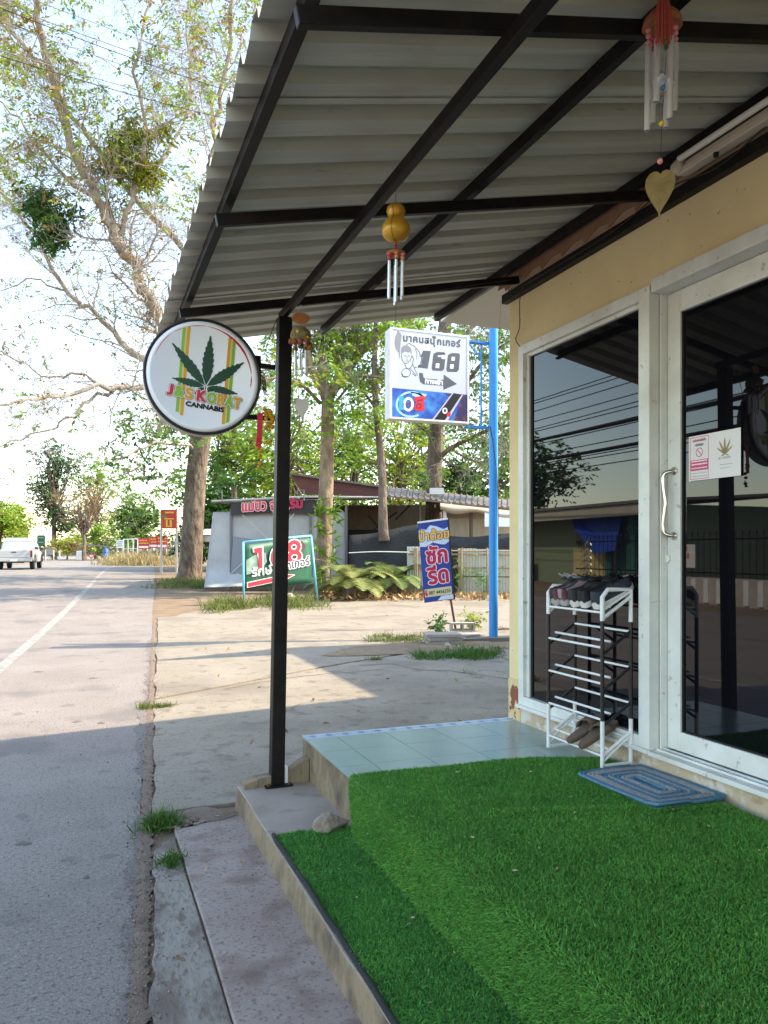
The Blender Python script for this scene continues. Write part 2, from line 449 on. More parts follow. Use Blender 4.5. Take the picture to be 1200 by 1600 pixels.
# cracked lumps of asphalt and dry mud at the end of the pavement slab
def lump(mb, c, s, sq=0.6, n=7, seed=None):
    rr = random.Random(seed)
    prof = [(0.15, -0.5), (0.8, -0.42), (1.0, 0.0), (0.75, 0.4), (0.2, 0.52)]
    vs = []; fs = []
    for (r, h) in prof:
        for j in range(n):
            an = 2*math.pi*j/n + rr.uniform(-.2, .2)
            k = r * rr.uniform(.75, 1.2)
            vs.append((c[0]+math.cos(an)*k*s, c[1]+math.sin(an)*k*s*rr.uniform(.7, 1), c[2]+h*s*sq*rr.uniform(.8, 1.2)))
    for i in range(4):
        for j in range(n): fs.append((i*n+j, i*n+(j+1) % n, (i+1)*n+(j+1) % n, (i+1)*n+j))
    fs.append(tuple(range(n-1, -1, -1))); fs.append(tuple(4*n+j for j in range(n)))
    mb._add(vs, fs)
mb = MB()
for i in range(60):
    t = random.random()
    lump(mb, (0.40+0.26*t+random.gauss(0, .02), 4.06+0.12*t+random.gauss(0, .03), 0.014), random.uniform(.008, .022), .7, 6, i)
o = mb.build('rubble', GRIT); o['kind'] = 'stuff'; o['label'] = 'dark crumbled rubble at the end of the pavement slab'

# ------------------------------------------------------------------ entrance step and tiled porch
ZS1, ZT = 0.13, 0.354
PX0, XW, YF = 1.165, 2.545, 4.335
mb = MB()
edge = []
ys = [-4 + 0.15*k for k in range(55)] + [4.245]
g_top = [(0.765 + 0.010*(y/4.2) + random.uniform(-.005, .005), y) for y in ys]
vs = []; n = len(ys)
for (x, y) in g_top: vs.append((x, y, ZS1 - random.uniform(0, .004)))
for (x, y) in g_top: vs.append((x - 0.012 + random.uniform(-.004, .004), y, -0.05))
for (x, y) in g_top: vs.append((PX0+0.05, y, ZS1))
fs = [(i, n+i, n+i+1, i+1) for i in range(n-1)] + [(i, i+1, 2*n+i+1, 2*n+i) for i in range(n-1)]
mb._add(vs, fs); mb.m = [1]*(n-1) + [0]*(n-1)
mb.mi = 1
mb._add([vs[n-1], vs[2*n-1], (PX0+.05, 4.245, -.05), (PX0+.05, 4.245, ZS1)], [(0, 1, 2, 3)])
step = struct(mb.build('step', [STEPC, KERBC], bevel=0.008))
mb = MB()   # raised broken lip at the far end of the step
lip = [(0.80, .135, .15), (0.88, .13, .175), (0.97, .13, .185), (1.06, .13, .205), (1.12, .13, .245), (1.166, .13, .262)]
for (x0, a0, b0), (x1, a1, b1) in zip(lip, lip[1:]):
    mb.hexa([(x0, 4.17, .05), (x1, 4.17, .05), (x1, 4.262, -.02), (x0, 4.262, -.02), (x0, 4.175, b0), (x1, 4.175, b1), (x1, 4.255, b1), (x0, 4.255, b0)])
mb.build('lip', KERBC, step, bevel=0.004)
mb = MB(); mb.box(PX0+.004, XW+.3, -4, YF-.004, -0.05, ZT-0.012)
porch = struct(mb.build('porch_floor', KERBC, bevel=0.004))
TILE = mat('pale green floor tile', (0.27, 0.375, 0.34), 0.22, col2=(0.31, 0.41, 0.38), scale=5, lo=.3, hi=.7, spec=0.5, speck=[(25, .3, (0.30, 0.36, 0.33), .62, .7)])
GROUT = mat('tile grout', (0.30, 0.33, 0.30), 0.9)
mb = MB(); mb.box(PX0+.002, XW+.2, -4, YF-.002, ZT-0.013, ZT-0.0035); mb.build('grout_bed', GROUT, porch)
tm = MB(); tm.box(0.002, 0.298, 0.002, 0.298, -0.010, 0.0); tme = tm.mesh('tile', TILE)
for i in range(5):
    for j in range(4):
        x = XW - 0.30*(i+1); y = 4.235 - 0.30*(j+1)
        if x < PX0 - 0.001: continue
        t = link('tile', tme, porch); t.location = (x, y, ZT); t.rotation_euler = (random.uniform(-.002, .002), random.uniform(-.002, .002), 0)
# a cut strip of tile at the outer edge
for j in range(4):
    t = MB().box(PX0, 1.343, 4.235-0.30*(j+1)+.002, 4.235-0.30*j-.002, ZT-.010, ZT-.0005)
    t.build('tile', TILE, porch)
# blue and white diamond border tiles on the far edge
BT0 = mat('pale blue border glaze', (0.50, 0.58, 0.70), 0.25); BT1 = mat('mid blue diamond glaze', (0.16, 0.27, 0.55), 0.25); BT2 = mat('light diamond glaze', (0.30, 0.42, 0.66), 0.25)
bt = MB(); bt.box(0.0015, 0.1985, 0.0, 0.095, -0.010, 0.0)
def dia(mb, cx, cy, rx, ry, z):
    mb._add([(cx-rx, cy, z), (cx, cy-ry, z), (cx+rx, cy, z), (cx, cy+ry, z)], [(0, 1, 2, 3)])
bt.mi = 2
for cx in (0.0515, 0.1485): dia(bt, cx, .0475, .048, .046, 0.0004)
bt.mi = 0
for cx in (0.0515, 0.1485): dia(bt, cx, .0475, .040, .038, 0.0007)
bt.mi = 1
for cx in (0.0515, 0.1485): dia(bt, cx, .0475, .028, .025, 0.0010)
bme = bt.mesh('border_tile', [BT0, BT1, BT2])
for i in range(7):
    t = link('border_tile', bme, porch); t.location = (PX0+0.001 + 0.2*i, 4.238, ZT)

# ------------------------------------------------------------------ the shop
WALLC = mat('cream wall paint', (0.80, 0.66, 0.37), 0.75, col2=(0.72, 0.575, 0.31), scale=2.2, bump=0.12, bscale=60, bdist=0.004, speck=[(32, 0.8, (0.16, 0.10, 0.05), 0.71, 0.735), (1.3, 0.5, (0.68, 0.53, 0.29), .5, .64)])
PLINTH = mat('worn plinth plaster', (0.50, 0.39, 0.27), 0.9, col2=(0.60, 0.56, 0.50), scale=6, lo=.5, hi=.6, bump=.4, bscale=40, speck=[(11, .7, (0.33, 0.20, 0.11), .6, .68)])
GLASS = mat('tinted window glass', (0.004, 0.004, 0.006), 0.012, ior=1.47, spec=0.5, bump=.003, bscale=.8, bdist=.05)
GASK = mat('black rubber gasket', (0.008, 0.008, 0.009), 0.6)
ROOFT = mat('terracotta sheet roof', (0.30, 0.14, 0.09), 0.7, col2=(0.24, 0.11, 0.07), scale=3)
shop = thing('shop_building', 'cream shop building with tall dark tinted window and sliding glass door', 'building', (2.545, 4.0, 0))
mb = MB()
Y1 = YF          # far corner
mb.box(XW, XW+.18, 4.163, Y1, -.02, 3.34)            # corner pier
mb.box(XW, XW+.18, -5, 4.163, 2.70, 3.34)            # over the openings
mb.box(XW, XW+.18, -5, 0.9, -.02, 2.70)
mb.box(XW+.18, 14.2, Y1-.2, Y1-.002, -.02, 3.34)     # far gable wall
mb._add([(XW+.18, Y1-.2, 3.34), (14.2, Y1-.2, 3.34), (8.4, Y1-.2, 5.55), (XW+.18, Y1-.003, 3.34), (14.2, Y1-.003, 3.34), (8.4, Y1-.003, 5.55)], [(0, 1, 2), (3, 5, 4), (0, 2, 5, 3), (1, 4, 5, 2)])
mb.box(14.2, 14.38, -5, Y1, -.02, 3.34)
mb.box(XW, 14.2, -5.2, -5, -.02, 3.34)
mb.build('wall', WALLC, shop)
mb = MB(); mb.box(XW-.012, XW+.12, .9, 4.178, ZT-.02, 0.462); mb.build('plinth', PLINTH, shop, bevel=.006)
mb = MB(); mb.box(XW-.006, XW+.1, 4.20, Y1+.003, ZT-.1, ZT+.26)
FLAKE = mat('flaked paint patch', (0.66, 0.51, 0.27), .9, col2=(0.26, 0.085, 0.05), scale=9, lo=.47, hi=.5, bump=.3, bscale=30)
mb.build('flaked_pier_base', FLAKE, shop)
mb = MB(); mb._add([(XW-.02, Y1+.01, ZT-.30), (XW+.09, Y1+.01, ZT-.30), (XW+.09, Y1+.01, ZT+.07), (XW-.02, Y1+.12, ZT-.30), (XW+.09, Y1+.12, ZT-.30), (XW+.09, Y1+.04, ZT+.06)], [(0, 1, 2), (3, 5, 4), (0, 2, 5, 3), (1, 4, 5, 2), (0, 3, 4, 1)])
mb.build('mortar_wedge', mat('red mortar', (0.30, 0.13, 0.07), .9, bump=.4), shop)
# inner dark room behind the glass
mb = MB(); mb.box(XW+.2, XW+2.5, .95, 4.1, .3, 2.9); mb.build('interior', mat('dark interior', (0.01, 0.01, 0.011), .9), shop)
# window: frame + pane
wf = MB()
FX0, FX1 = 2.505, 2.565
wf.box(FX0, FX1, 4.105, 4.163, .466, 2.695)           # far stile
wf.box(FX0, FX1, 2.968, 3.045, .466, 2.695)           # near stile
wf.box(FX0, FX1, 3.045, 4.105, 2.637, 2.695)          # head
wf.box(FX0, FX1, 3.045, 4.105, .466, .528)            # sill
wf.box(FX0+.022, FX1, 4.072, 4.105, .528, 2.637)      # inner step
wf.box(FX0+.022, FX1, 3.045, 4.072, 2.615, 2.637)
wf.box(FX0-.02, FX0+.002, 2.965, 4.165, .455, .476)   # drip ledge
win = wf.build('window_frame', ALU, shop, bevel=.003)
mb = MB(); mb.box(2.545, 2.549, 3.045, 4.072, .528, 2.615); mb.build('pane', GLASS, win)
mb = MB(); mb.box(2.538, 2.5445, 4.052, 4.0718, .528, 2.615).box(2.538, 2.5445, 3.0452, 4.052, .5282, .536); mb.build('gasket', GASK, win)
# door: recessed frame, leaf, glass
df = MB()
DX = 2.62
df.box(FX1-.002, DX+.07, 2.955, 2.966, .466, 2.72)    # return beside the window
df.box(FX0, DX+.07, .9, 2.955, 2.652, 2.718)          # header
df.box(FX0-.012, DX+.07, .9, 2.967, .448, .470)       # threshold
df.box(FX0+.03, FX0+.038, .9, 2.955, .470, .482).box(FX0+.07, FX0+.078, .9, 2.955, .470, .482)
dfo = df.build('door_frame', ALU, shop, bevel=.003)
dl = MB()
dl.box(DX-.02, DX+.02, 2.868, 2.952, .482, 2.650)     # stile
dl.box(DX-.02, DX+.02, .9, 2.868, .482, .572)         # bottom rail
dl.box(DX-.02, DX+.02, .9, 2.868, 2.548, 2.650)       # top rail
dlo = dl.build('door', ALU, shop, bevel=.003)
mb = MB(); mb.box(DX-.002, DX+.004, .9, 2.868, .572, 2.548); mb.build('pane', GLASS, dlo)
mb = MB(); mb.box(DX-.0095, DX-.0022, 2.858, 2.8678, .572, 2.548).box(DX-.0095, DX-.0022, .9, 2.858, .5722, .580); mb.build('gasket', GASK, dlo)
# pull handle: bowed steel tube
hy = 2.915
hp = []
za, zb = on_x(1045, 838, DX).z, on_x(1045, 738, DX).z
hp = [(DX-.021, hy-.012, za), (DX-.045, hy-.004, za+.003), (DX-.060, hy+.012, za+.016), (DX-.064, hy+.016, za+.05), (DX-.060, hy+.008, (za+zb)/2-.03), (DX-.059, hy+.006, (za+zb)/2+.01), (DX-.064, hy+.016, zb-.05), (DX-.060, hy+.012, zb-.016), (DX-.045, hy-.004, zb-.004), (DX-.021, hy-.012, zb)]
def smooth_path(p, k=4):
    p = [Vector(q) for q in p]; out = []
    for i in range(len(p)-1):
        a = p[max(0, i-1)]; b = p[i]; c = p[i+1]; d = p[min(len(p)-1, i+2)]
        for j in range(k):
            t = j/k
            out.append(0.5*((2*b) + (c-a)*t + (2*a-5*b+4*c-d)*t*t + (3*b-a-3*c+d)*t**3))
    out.append(p[-1]); return out
mb = MB(); mb.tube(smooth_path(hp, 4), .0105, 10)
mb.cyl((DX-.0205, hy-.012, za), (DX-.027, hy-.012, za), .02, 14).cyl((DX-.0205, hy-.012, zb), (DX-.027, hy-.012, zb), .02, 14)
mb.build('handle', CHROME, dlo, smooth=True, angle=40)
p = on_x(1049, 873, DX)
mb = MB(); mb.cyl((DX-.0205, p.y, p.z), (DX-.031, p.y, p.z), .019, 16); mb.build('lock', WHITE, dlo, smooth=True, angle=40)
mb = MB(); mb.box(2.575, 2.66, 2.9525, 2.9548, p.z-.06, p.z+.06)
lp = mb.build('lock_plate', ALU, dfo)
mb = MB()
for dy in (.0022,):
    for (xx, zz) in ((2.583, .05), (2.583, -.05), (2.65, .05), (2.65, -.05)): mb.box(xx-.002, xx+.002, 2.9505, 2.9524, p.z+zz-.002, p.z+zz+.002)
mb.build('screw', CHROME, lp)
# ledger beam on the wall and scalloped edge of the older roof above it
mb = MB(); mb.box(2.50, XW-.001, -5, 4.36, 3.018, 3.075); mb.build('ledger_beam', STEEL, shop, bevel=.003)
TAN = mat('tan fascia', (0.42, 0.30, 0.20), .8, col2=(0.36, 0.24, 0.15), scale=4)
mb = MB(); mb.box(2.53, XW-.0015, -5, 4.33, 3.086, 3.33); mb.build('fascia', TAN, shop)
poly = [(-5, 3.34)]
y = -5
while y < 4.3:
    poly += [(y, 3.135), (y+.11, 3.10), (y+.125, 3.13), (y+.21, 3.135)]; y += .21
poly += [(4.3, 3.34)]
mb = MB(); mb.prism(poly, (2.527, 0, 0), (0, 1, 0), (0, 0, 1), (-1, 0, 0), .004)
mb.build('roof_edge', mat('brown roof sheet edge', (0.26, 0.13, 0.075), .7, col2=(0.33, 0.19, 0.12), scale=5), shop)
mb = MB()
for sgn, xa, xb in ((1, 2.60, 8.4), (-1, 8.4, 14.8)):
    za_, zb_ = (3.36, 5.62) if sgn == 1 else (5.62, 3.36)
    mb.hexa([(xa, -5.6, za_), (xb, -5.6, zb_), (xb, 5.45, zb_), (xa, 5.45, za_), (xa, -5.6, za_+.06), (xb, -5.6, zb_+.06), (xb, 5.45, zb_+.06), (xa, 5.45, za_+.06)])
mb.build('roof', ROOFT, shop)
mb = MB(); mb.hexa([(2.56, 4.34, 3.20), (3.4, 4.34, 3.20), (3.4, 5.40, 3.20), (2.56, 5.40, 3.20), (2.56, 4.34, 3.352), (3.4, 4.34, 3.60), (3.4, 5.40, 3.60), (2.56, 5.40, 3.352)])
mb.build('soffit', mat('whitewashed soffit', (0.62, 0.58, 0.52), .8), shop)
# thin wires along the wall
def cable(name, pts, r, m=STRING, n=5, k=5, parent=None):
    mb = MB(); mb.tube(smooth_path(pts, k), r, n, caps=False)
    return mb.build(name, m, parent, smooth=True)
w1 = [on_x(1198, 196, 2.49), on_x(1120, 262, 2.49), on_x(1040, 296, 2.49), on_x(960, 360, 2.49), on_x(880, 410, 2.49), on_x(818, 446, 2.47)]
cable('wire', w1, .0035, parent=shop)
w2 = [on_x(818, 446, 2.47), on_x(812, 470, 2.50), on_x(812, 510, 2.525), on_x(806, 530, 2.53), on_x(812, 541, 2.50)]
cable('wire', w2, .003, parent=shop)
w3 = [(2.46, 4.30, 3.02), (2.46, 4.32, 2.7), (2.47, 4.335, 2.3)]
cable('wire', w3, .0018, m=mat('pale cord', (.5, .45, .36), .8), parent=shop)

# ------------------------------------------------------------------ the canopy
def zsheet(X): return 2.685 + 0.214*X
can = thing('canopy', 'lean-to canopy of grey corrugated sheets on black steel beams and one post', 'canopy', (1.0, 4.2, ZS1))
SHEET = mat('galvanised roof sheet', (0.50, 0.49, 0.43), 0.6, metal=0.1, col2=(0.42, 0.41, 0.36), scale=2.4, stretch=(0.4, 6, 1), speck=[(3, .5, (.36, .32, .26), .52, .66), (14, .5, (.30, .21, .14), .66, .72)])
prof = []
def sheet_profile(y1, ncell=5, p=0.2):
    out = []
    for c in range(ncell):
        y = y1 - c*p
        out += [(y, 0.0), (y-.100, 0.0), (y-.116, .040), (y-.178, .040), (y-.195, 0.0)]
    out += [(y1 - ncell*p, 0.0), (y1 - ncell*p - .03, 0.0)]
    return out
CFAR = 5.32
for k in range(9):
    y1 = CFAR - k*1.0
    pr = sheet_profile(y1 + (0.012 if k else 0))
    g = []
    dz = 0.004*(k % 2)
    for X in (0.405, 1.0, 1.6, 2.2, 2.70):
        g.append([(X + random.uniform(-.004, .004) if X < .5 else X, y, zsheet(X) + dzz + dz) for (y, dzz) in pr])
    MB().sheet(g).build('roof_sheet', SHEET, can)
def raf_z(X): return 2.69 + .214*(X - .493)
for y in (4.2, 2.97, 1.77, 0.57, -0.63, -1.83, -3.0):
    mb = MB(); a = (0.462, y, raf_z(.462)); b = (2.53, y, raf_z(2.53))
    mb.bar(a, b, .028, .046); mb.build('rafter', STEEL, can, bevel=.003)
for X, w in ((0.505, .034), (1.565, .030), (2.455, .030)):
    zt = zsheet(X) - .004
    mb = MB()     # C-section purlin
    mb.box(X-w/2, X+w/2, -3.6, CFAR-.06, zt-.008, zt).box(X-w/2, X-w/2+.006, -3.6, CFAR-.06, zt-.046, zt-.008).box(X-w/2, X+w/2, -3.6, CFAR-.06, zt-.052, zt-.046)
    mb.box(X+w/2-.012, X+w/2, -3.6, CFAR-.06, zt-.046, zt-.038)
    mb.build('purlin', STEEL, can)
mb = MB(); mb.box(1.014, 1.046, -3.6, 4.28, 2.726, 2.772); mb.build('main_beam', STEEL, can, bevel=.004)
mb = MB()
pb, pt = Vector((0.985, 4.20, ZS1)), Vector((1.03, 4.20, 2.722))
mb.obox((pb+pt)/2, (pt-pb)/2, Vector((.037, 0, 0)), Vector((0, .037, 0)))
post = mb.build('post', STEEL, can, bevel=.004)
mb = MB(); mb.box(pb.x-.075, pb.x+.075, pb.y-.075, pb.y+.075, ZS1+.001, ZS1+.008); bp = mb.build('base_plate', STEEL, post)
mb = MB()
for sx_ in (-1, 1):
    for sy_ in (-1, 1): mb.cyl((pb.x+sx_*.058, pb.y+sy_*.058, ZS1+.008), (pb.x+sx_*.058, pb.y+sy_*.058, ZS1+.02), .007, 6)
mb.build('bolt', mat('rusty bolt', (.12, .06, .03), .7), post)
mb = MB(); mb.box(pb.x+.04, pb.x+.056, pb.y-.03, pb.y+.01, ZS1+.0085, ZS1+.10); mb.build('white_tab', WHITE, post)
cable('wire', [on_y(433, 497, 4.15), on_y(424, 520, 4.15), on_y(413, 553, 4.15)], .0022, parent=can)
cable('wire', [(2.45, 4.15, 3.10), (2.0, 4.16, 2.99), (1.5, 4.15, 2.86)], .0022, parent=can)
# ================================================================== TURF CARPETS
TURFB = mat('turf backing', (0.012, 0.05, 0.014), 0.9)
def turf_mat(name, c, c2):
    return mat(name, c, 0.55, col2=c2, scale=3.0, lo=.35, hi=.65, island=0.45, trans=0.25, spec=.3)
TURF1 = turf_mat('turf blades', (0.100, 0.305, 0.056), (0.135, 0.385, 0.068))
TURF2 = turf_mat('lower turf blades', (0.080, 0.285, 0.056), (0.108, 0.355, 0.068))
def blades_mesh(P, Nn, length, width, lean, comb):
    """P, Nn: (n,3) roots and normals. Three-triangle curved blades."""
    n = len(P)
    d = rng.normal(size=(n, 3)) * lean + Nn + comb
    d /= np.linalg.norm(d, axis=1)[:, None]
    side = np.cross(d, rng.normal(size=(n, 3))); side /= np.linalg.norm(side, axis=1)[:, None]
    L = length * rng.uniform(.65, 1.25, n)[:, None]
    bend = rng.normal(size=(n, 3)) * 0.35
    bend[:, 2] -= 0.25
    w = width * rng.uniform(.7, 1.3, n)[:, None]
    mid = P + d*L*0.55
    tip = P + (d + bend*0.8) * L
    V = np.empty((n, 5, 3))
    V[:, 0] = P - side*w*.5; V[:, 1] = P + side*w*.5
    V[:, 2] = mid + side*w*.42; V[:, 3] = mid - side*w*.42; V[:, 4] = tip
    base = np.arange(n)[:, None]*5
    q = base + np.array([0, 1, 2, 3]); t = base + np.array([3, 2, 4])
    return V.reshape(-1, 3), q, t
def np_mesh(name, V, quads, tris, m, parent=None):
    me = bpy.data.meshes.new(name)
    nq, ntr = len(quads), len(tris)
    me.vertices.add(len(V)); me.vertices.foreach_set('co', np.ascontiguousarray(V, dtype=np.float32).ravel())
    li = np.concatenate([np.asarray(quads).ravel(), np.asarray(tris).ravel()]).astype(np.int32)
    me.loops.add(len(li)); me.loops.foreach_set('vertex_index', li)
    ls = np.concatenate([np.arange(nq)*4, nq*4 + np.arange(ntr)*3]).astype(np.int32)
    me.polygons.add(nq+ntr); me.polygons.foreach_set('loop_start', ls)
    me.materials.append(m); me.update(calc_edges=True); me.validate()
    return link(name, me, parent)
def carpet(root, path, yfun0, yfun1, zbump, n, m, length=.026, comb=(0, 0, 0), nx=70, ny=120):
    """path(u)->(x,z) across, v along Y between yfun0(x) and yfun1(x)"""
    us = np.linspace(0, 1, nx); vs_ = np.linspace(0, 1, ny)
    G = np.empty((nx, ny, 3))
    for i, u in enumerate(us):
        x, z = path(u)
        a, b = yfun0(x), yfun1(x)
        for j, v in enumerate(vs_):
            y = a + (b-a)*v
            G[i, j] = (x, y, z + zbump(x, y))
    mb = MB(); mb.sheet([[tuple(G[i, j]) for j in range(ny)] for i in range(nx)])
    mb.build('backing', TURFB, root, smooth=True)
    # sample by area
    A = G[:-1, :-1]; B = G[1:, :-1]; D = G[:-1, 1:]
    nr = np.cross(B-A, D-A); ar = np.linalg.norm(nr, axis=2)
    nr = nr/ar[..., None]
    nr[(nr[..., 2] - nr[..., 0]) < 0] *= -1
    p = (ar/ar.sum()).ravel()
    idx = rng.choice(len(p), n, p=p)
    ii, jj = np.unravel_index(idx, ar.shape)
    fu, fv = rng.random(n)[:, None], rng.random(n)[:, None]
    C4 = G[1:, 1:]
    P = A[ii, jj]*(1-fu)*(1-fv) + B[ii, jj]*fu*(1-fv) + D[ii, jj]*(1-fu)*fv + C4[ii, jj]*fu*fv
    V, q, t = blades_mesh(P, nr[ii, jj], length, .0030, .62, np.array(comb))
    o = np_mesh('blades', V, q, t, m, root); o['kind'] = 'stuff'
    return o
def ridge(x, y, x0, y0, x1, y1, w, h):
    dx, dy = x1-x0, y1-y0; L2 = dx*dx+dy*dy
    t = ((x-x0)*dx+(y-y0)*dy)/L2; tt = min(1, max(0, t))
    px, py = x0+dx*tt, y0+dy*tt
    return h*math.exp(-((x-px)**2+(y-py)**2)/(w*w))
def up_path(u):
    # from the wall side out to the edge of the porch, over it and down
    L1, L2, L3 = 1.30, .07, .19
    s = u*(L1+L2+L3)
    if s < L1: return (2.492 - s, ZT+.006)
    s -= L1
    if s < L2:
        a = s/L2*math.pi/2*0.95; return (1.192 - .045*math.sin(a), ZT+.006-.045*(1-math.cos(a)))
    s -= L2
    return (1.147 - .052*(s/L3)**1.4, ZT-.038 - s*0.80)
def up_bump(x, y):
    if x < 1.16: return 0.0
    b = ridge(x, y, 1.55, 2.72, 2.45, 2.44, .035, .014) + ridge(x, y, 1.35, 2.95, 1.6, 2.88, .03, .006) + ridge(x, y, 2.2, 2.0, 2.45, 1.9, .05, .012)
    b += ridge(x, y, 1.9, 1.8, 2.4, 1.5, .05, .01) + .003*math.sin(x*9+y*5)*math.sin(y*7)
    return b
tc1 = thing('turf_carpet', 'large bright green artificial turf carpet draped over the porch edge', 'carpet', (1.8, 2.5, ZT), 'green turf carpets at the entrance')
carpet(tc1, up_path, lambda x: 0.9, lambda x: 3.445 + .012*math.sin(x*7) - .15*max(0, (x-1.7)/.8)**1.5 - (0.16*((1.165-x)/.045)**1.2 if x < 1.165 else 0)*1.0, up_bump, 330000, TURF1, .0155, (-.12, .05, 0))
tc2 = thing('turf_carpet', 'narrow strip of green turf carpet lying on the lower step behind the kerb', 'carpet', (.95, 2.5, ZS1), 'green turf carpets at the entrance')
carpet(tc2, lambda u: (.787 + .36*u, ZS1+.006), lambda x: 0.9, lambda x: 3.425 + .006*math.sin(x*30), lambda x, y: .002*math.sin(y*9), 95000, TURF2, .0145, (-.05, -.03, 0), nx=20)
mb = MB()
pts = [(.785 + random.uniform(-.004, .004), .9 + .12*k, ZS1+.010+random.uniform(-.003, .004)) for k in range(22)]
mb.tube(smooth_path(pts, 2), .011, 6)
mb.build('dark_hem', mat('dark carpet hem', (.02, .022, .02), .9, bump=.4, bscale=120), tc2, smooth=True)

# scraps of dry leaf and grit trodden into the turf
rl_ = random.Random(8); mb = MB()
for i in range(70):
    x, y = (rl_.uniform(1.2, 2.45), rl_.uniform(1.2, 3.35)) if i < 48 else (rl_.uniform(.82, 1.1), rl_.uniform(1.6, 3.3))
    z = (ZT if i < 48 else ZS1)+.022; a = rl_.uniform(0, 6.3); L = rl_.uniform(.004, .013); w = L*rl_.uniform(.2, .5)
    c_, s_ = math.cos(a), math.sin(a)
    mb._add([(x-c_*L, y-s_*L, z), (x-s_*w, y+c_*w, z+.003), (x+c_*L, y+s_*L, z+.002), (x+s_*w, y-c_*w, z)], [(0, 1, 2, 3)])
o = mb.build('leaf_litter', mat('pale dry scraps', (.42, .34, .2), .8, island=.5)); o['kind'] = 'stuff'; o['label'] = 'tiny dry scraps scattered on the turf carpets'
# ================================================================== ROCK
ROCK = mat('pale rock', (.40, .34, .28), .95, col2=(.27, .21, .16), scale=14, bump=.9, bscale=35, bdist=.012)
def rock(c, sx, sy, sz, seed, rot=0):
    rr = random.Random(seed)
    bm = bmesh.new(); bmesh.ops.create_icosphere(bm, subdivisions=3, radius=1.0)
    pl = [(Vector((rr.uniform(-1, 1), rr.uniform(-1, 1), rr.uniform(-.6, 1))).normalized(), rr.uniform(.42, .72)) for _ in range(9)]
    for v in bm.verts:
        for nrm, dd in pl:
            t = v.co.dot(nrm)
            if t > dd: v.co -= nrm*(t-dd)
        v.co += Vector((rr.uniform(-1, 1), rr.uniform(-1, 1), rr.uniform(-1, 1)))*.025
    me = bpy.data.meshes.new('rock')
    mtx = Matrix.Translation(c) @ Matrix.Rotation(rot, 4, 'Z') @ Matrix.Diagonal((sx, sy, sz, 1))
    bm.transform(mtx); bm.to_mesh(me); bm.free(); me.materials.append(ROCK)
    return link('rock', me)
tag(rock(Vector((1.055, 3.40, ZS1+.045)), .105, .06, .055, 5, .35), 'pale rough rock lying on the step holding the turf carpet down', 'rock')

# ================================================================== DOOR MAT
BLUEW = mat('blue braided cotton', (.065, .185, .27), .95, col2=(.11, .26, .36), scale=60, bump=.7, bscale=140)
TANW = mat('beige braided cotton', (.44, .37, .33), .95, col2=(.27, .31, .35), scale=55, lo=.45, hi=.6, bump=.7, bscale=140)
dm = thing('door_mat', 'blue and beige braided rectangular door mat in front of the glass door', 'mat', (2.33, 2.77, ZT))
def mat_ring(hx, hy, z, r, m, name):
    pts = []
    for (sx_, sy_) in ((1, 1), (-1, 1), (-1, -1), (1, -1)):
        for k in range(4):
            a = math.atan2(sy_, sx_) + (k-1.5)*.35
            c = .02
            pts.append((sx_*(hx-c)+c*math.cos(a), sy_*(hy-c)+c*math.sin(a)))
    P = []
    n = len(pts)
    rr = []
    for i in range(n):
        a, b = pts[i], pts[(i+1) % n]
        L = math.hypot(a[0]-b[0], a[1]-b[1]); k = max(1, int(L/.008))
        for j in range(k):
            x = a[0]+(b[0]-a[0])*j/k; y = a[1]+(b[1]-a[1])*j/k
            xr = 2.332 + x*math.cos(.02)-y*math.sin(.02); yr = 2.768 + y*math.cos(.02)+x*math.sin(.02)
            lift = .02*max(0, (y+.18)/.1)*0 + .012*max(0, -y-.2)/.07*(1 if x < 0 else .3)
            P.append((xr, yr, ZT+.030+z+lift+.0025*math.sin(x*14+y*9)))
            rr.append(r*(1.0 if len(rr) % 2 else .78))
    P.append(P[0]); rr.append(rr[0])
    mb = MB(); mb.tube(P, rr, 6, caps=False); return mb.build(name, m, dm, smooth=True)
hx, hy = .185, .262
i = 0
while hx > .012:
    cols = [BLUEW, BLUEW, TANW, TANW, TANW, BLUEW, BLUEW, TANW, BLUEW, BLUEW, TANW, TANW, BLUEW, BLUEW]
    mat_ring(hx, hy, 0, .0085, cols[i % len(cols)], 'braid'); hx -= .0135; hy -= .0135; i += 1
mb = MB(); mb.box(2.155, 2.508, 2.512, 3.022, ZT+.018, ZT+.026); mb.build('underside', BLUEW, dm)

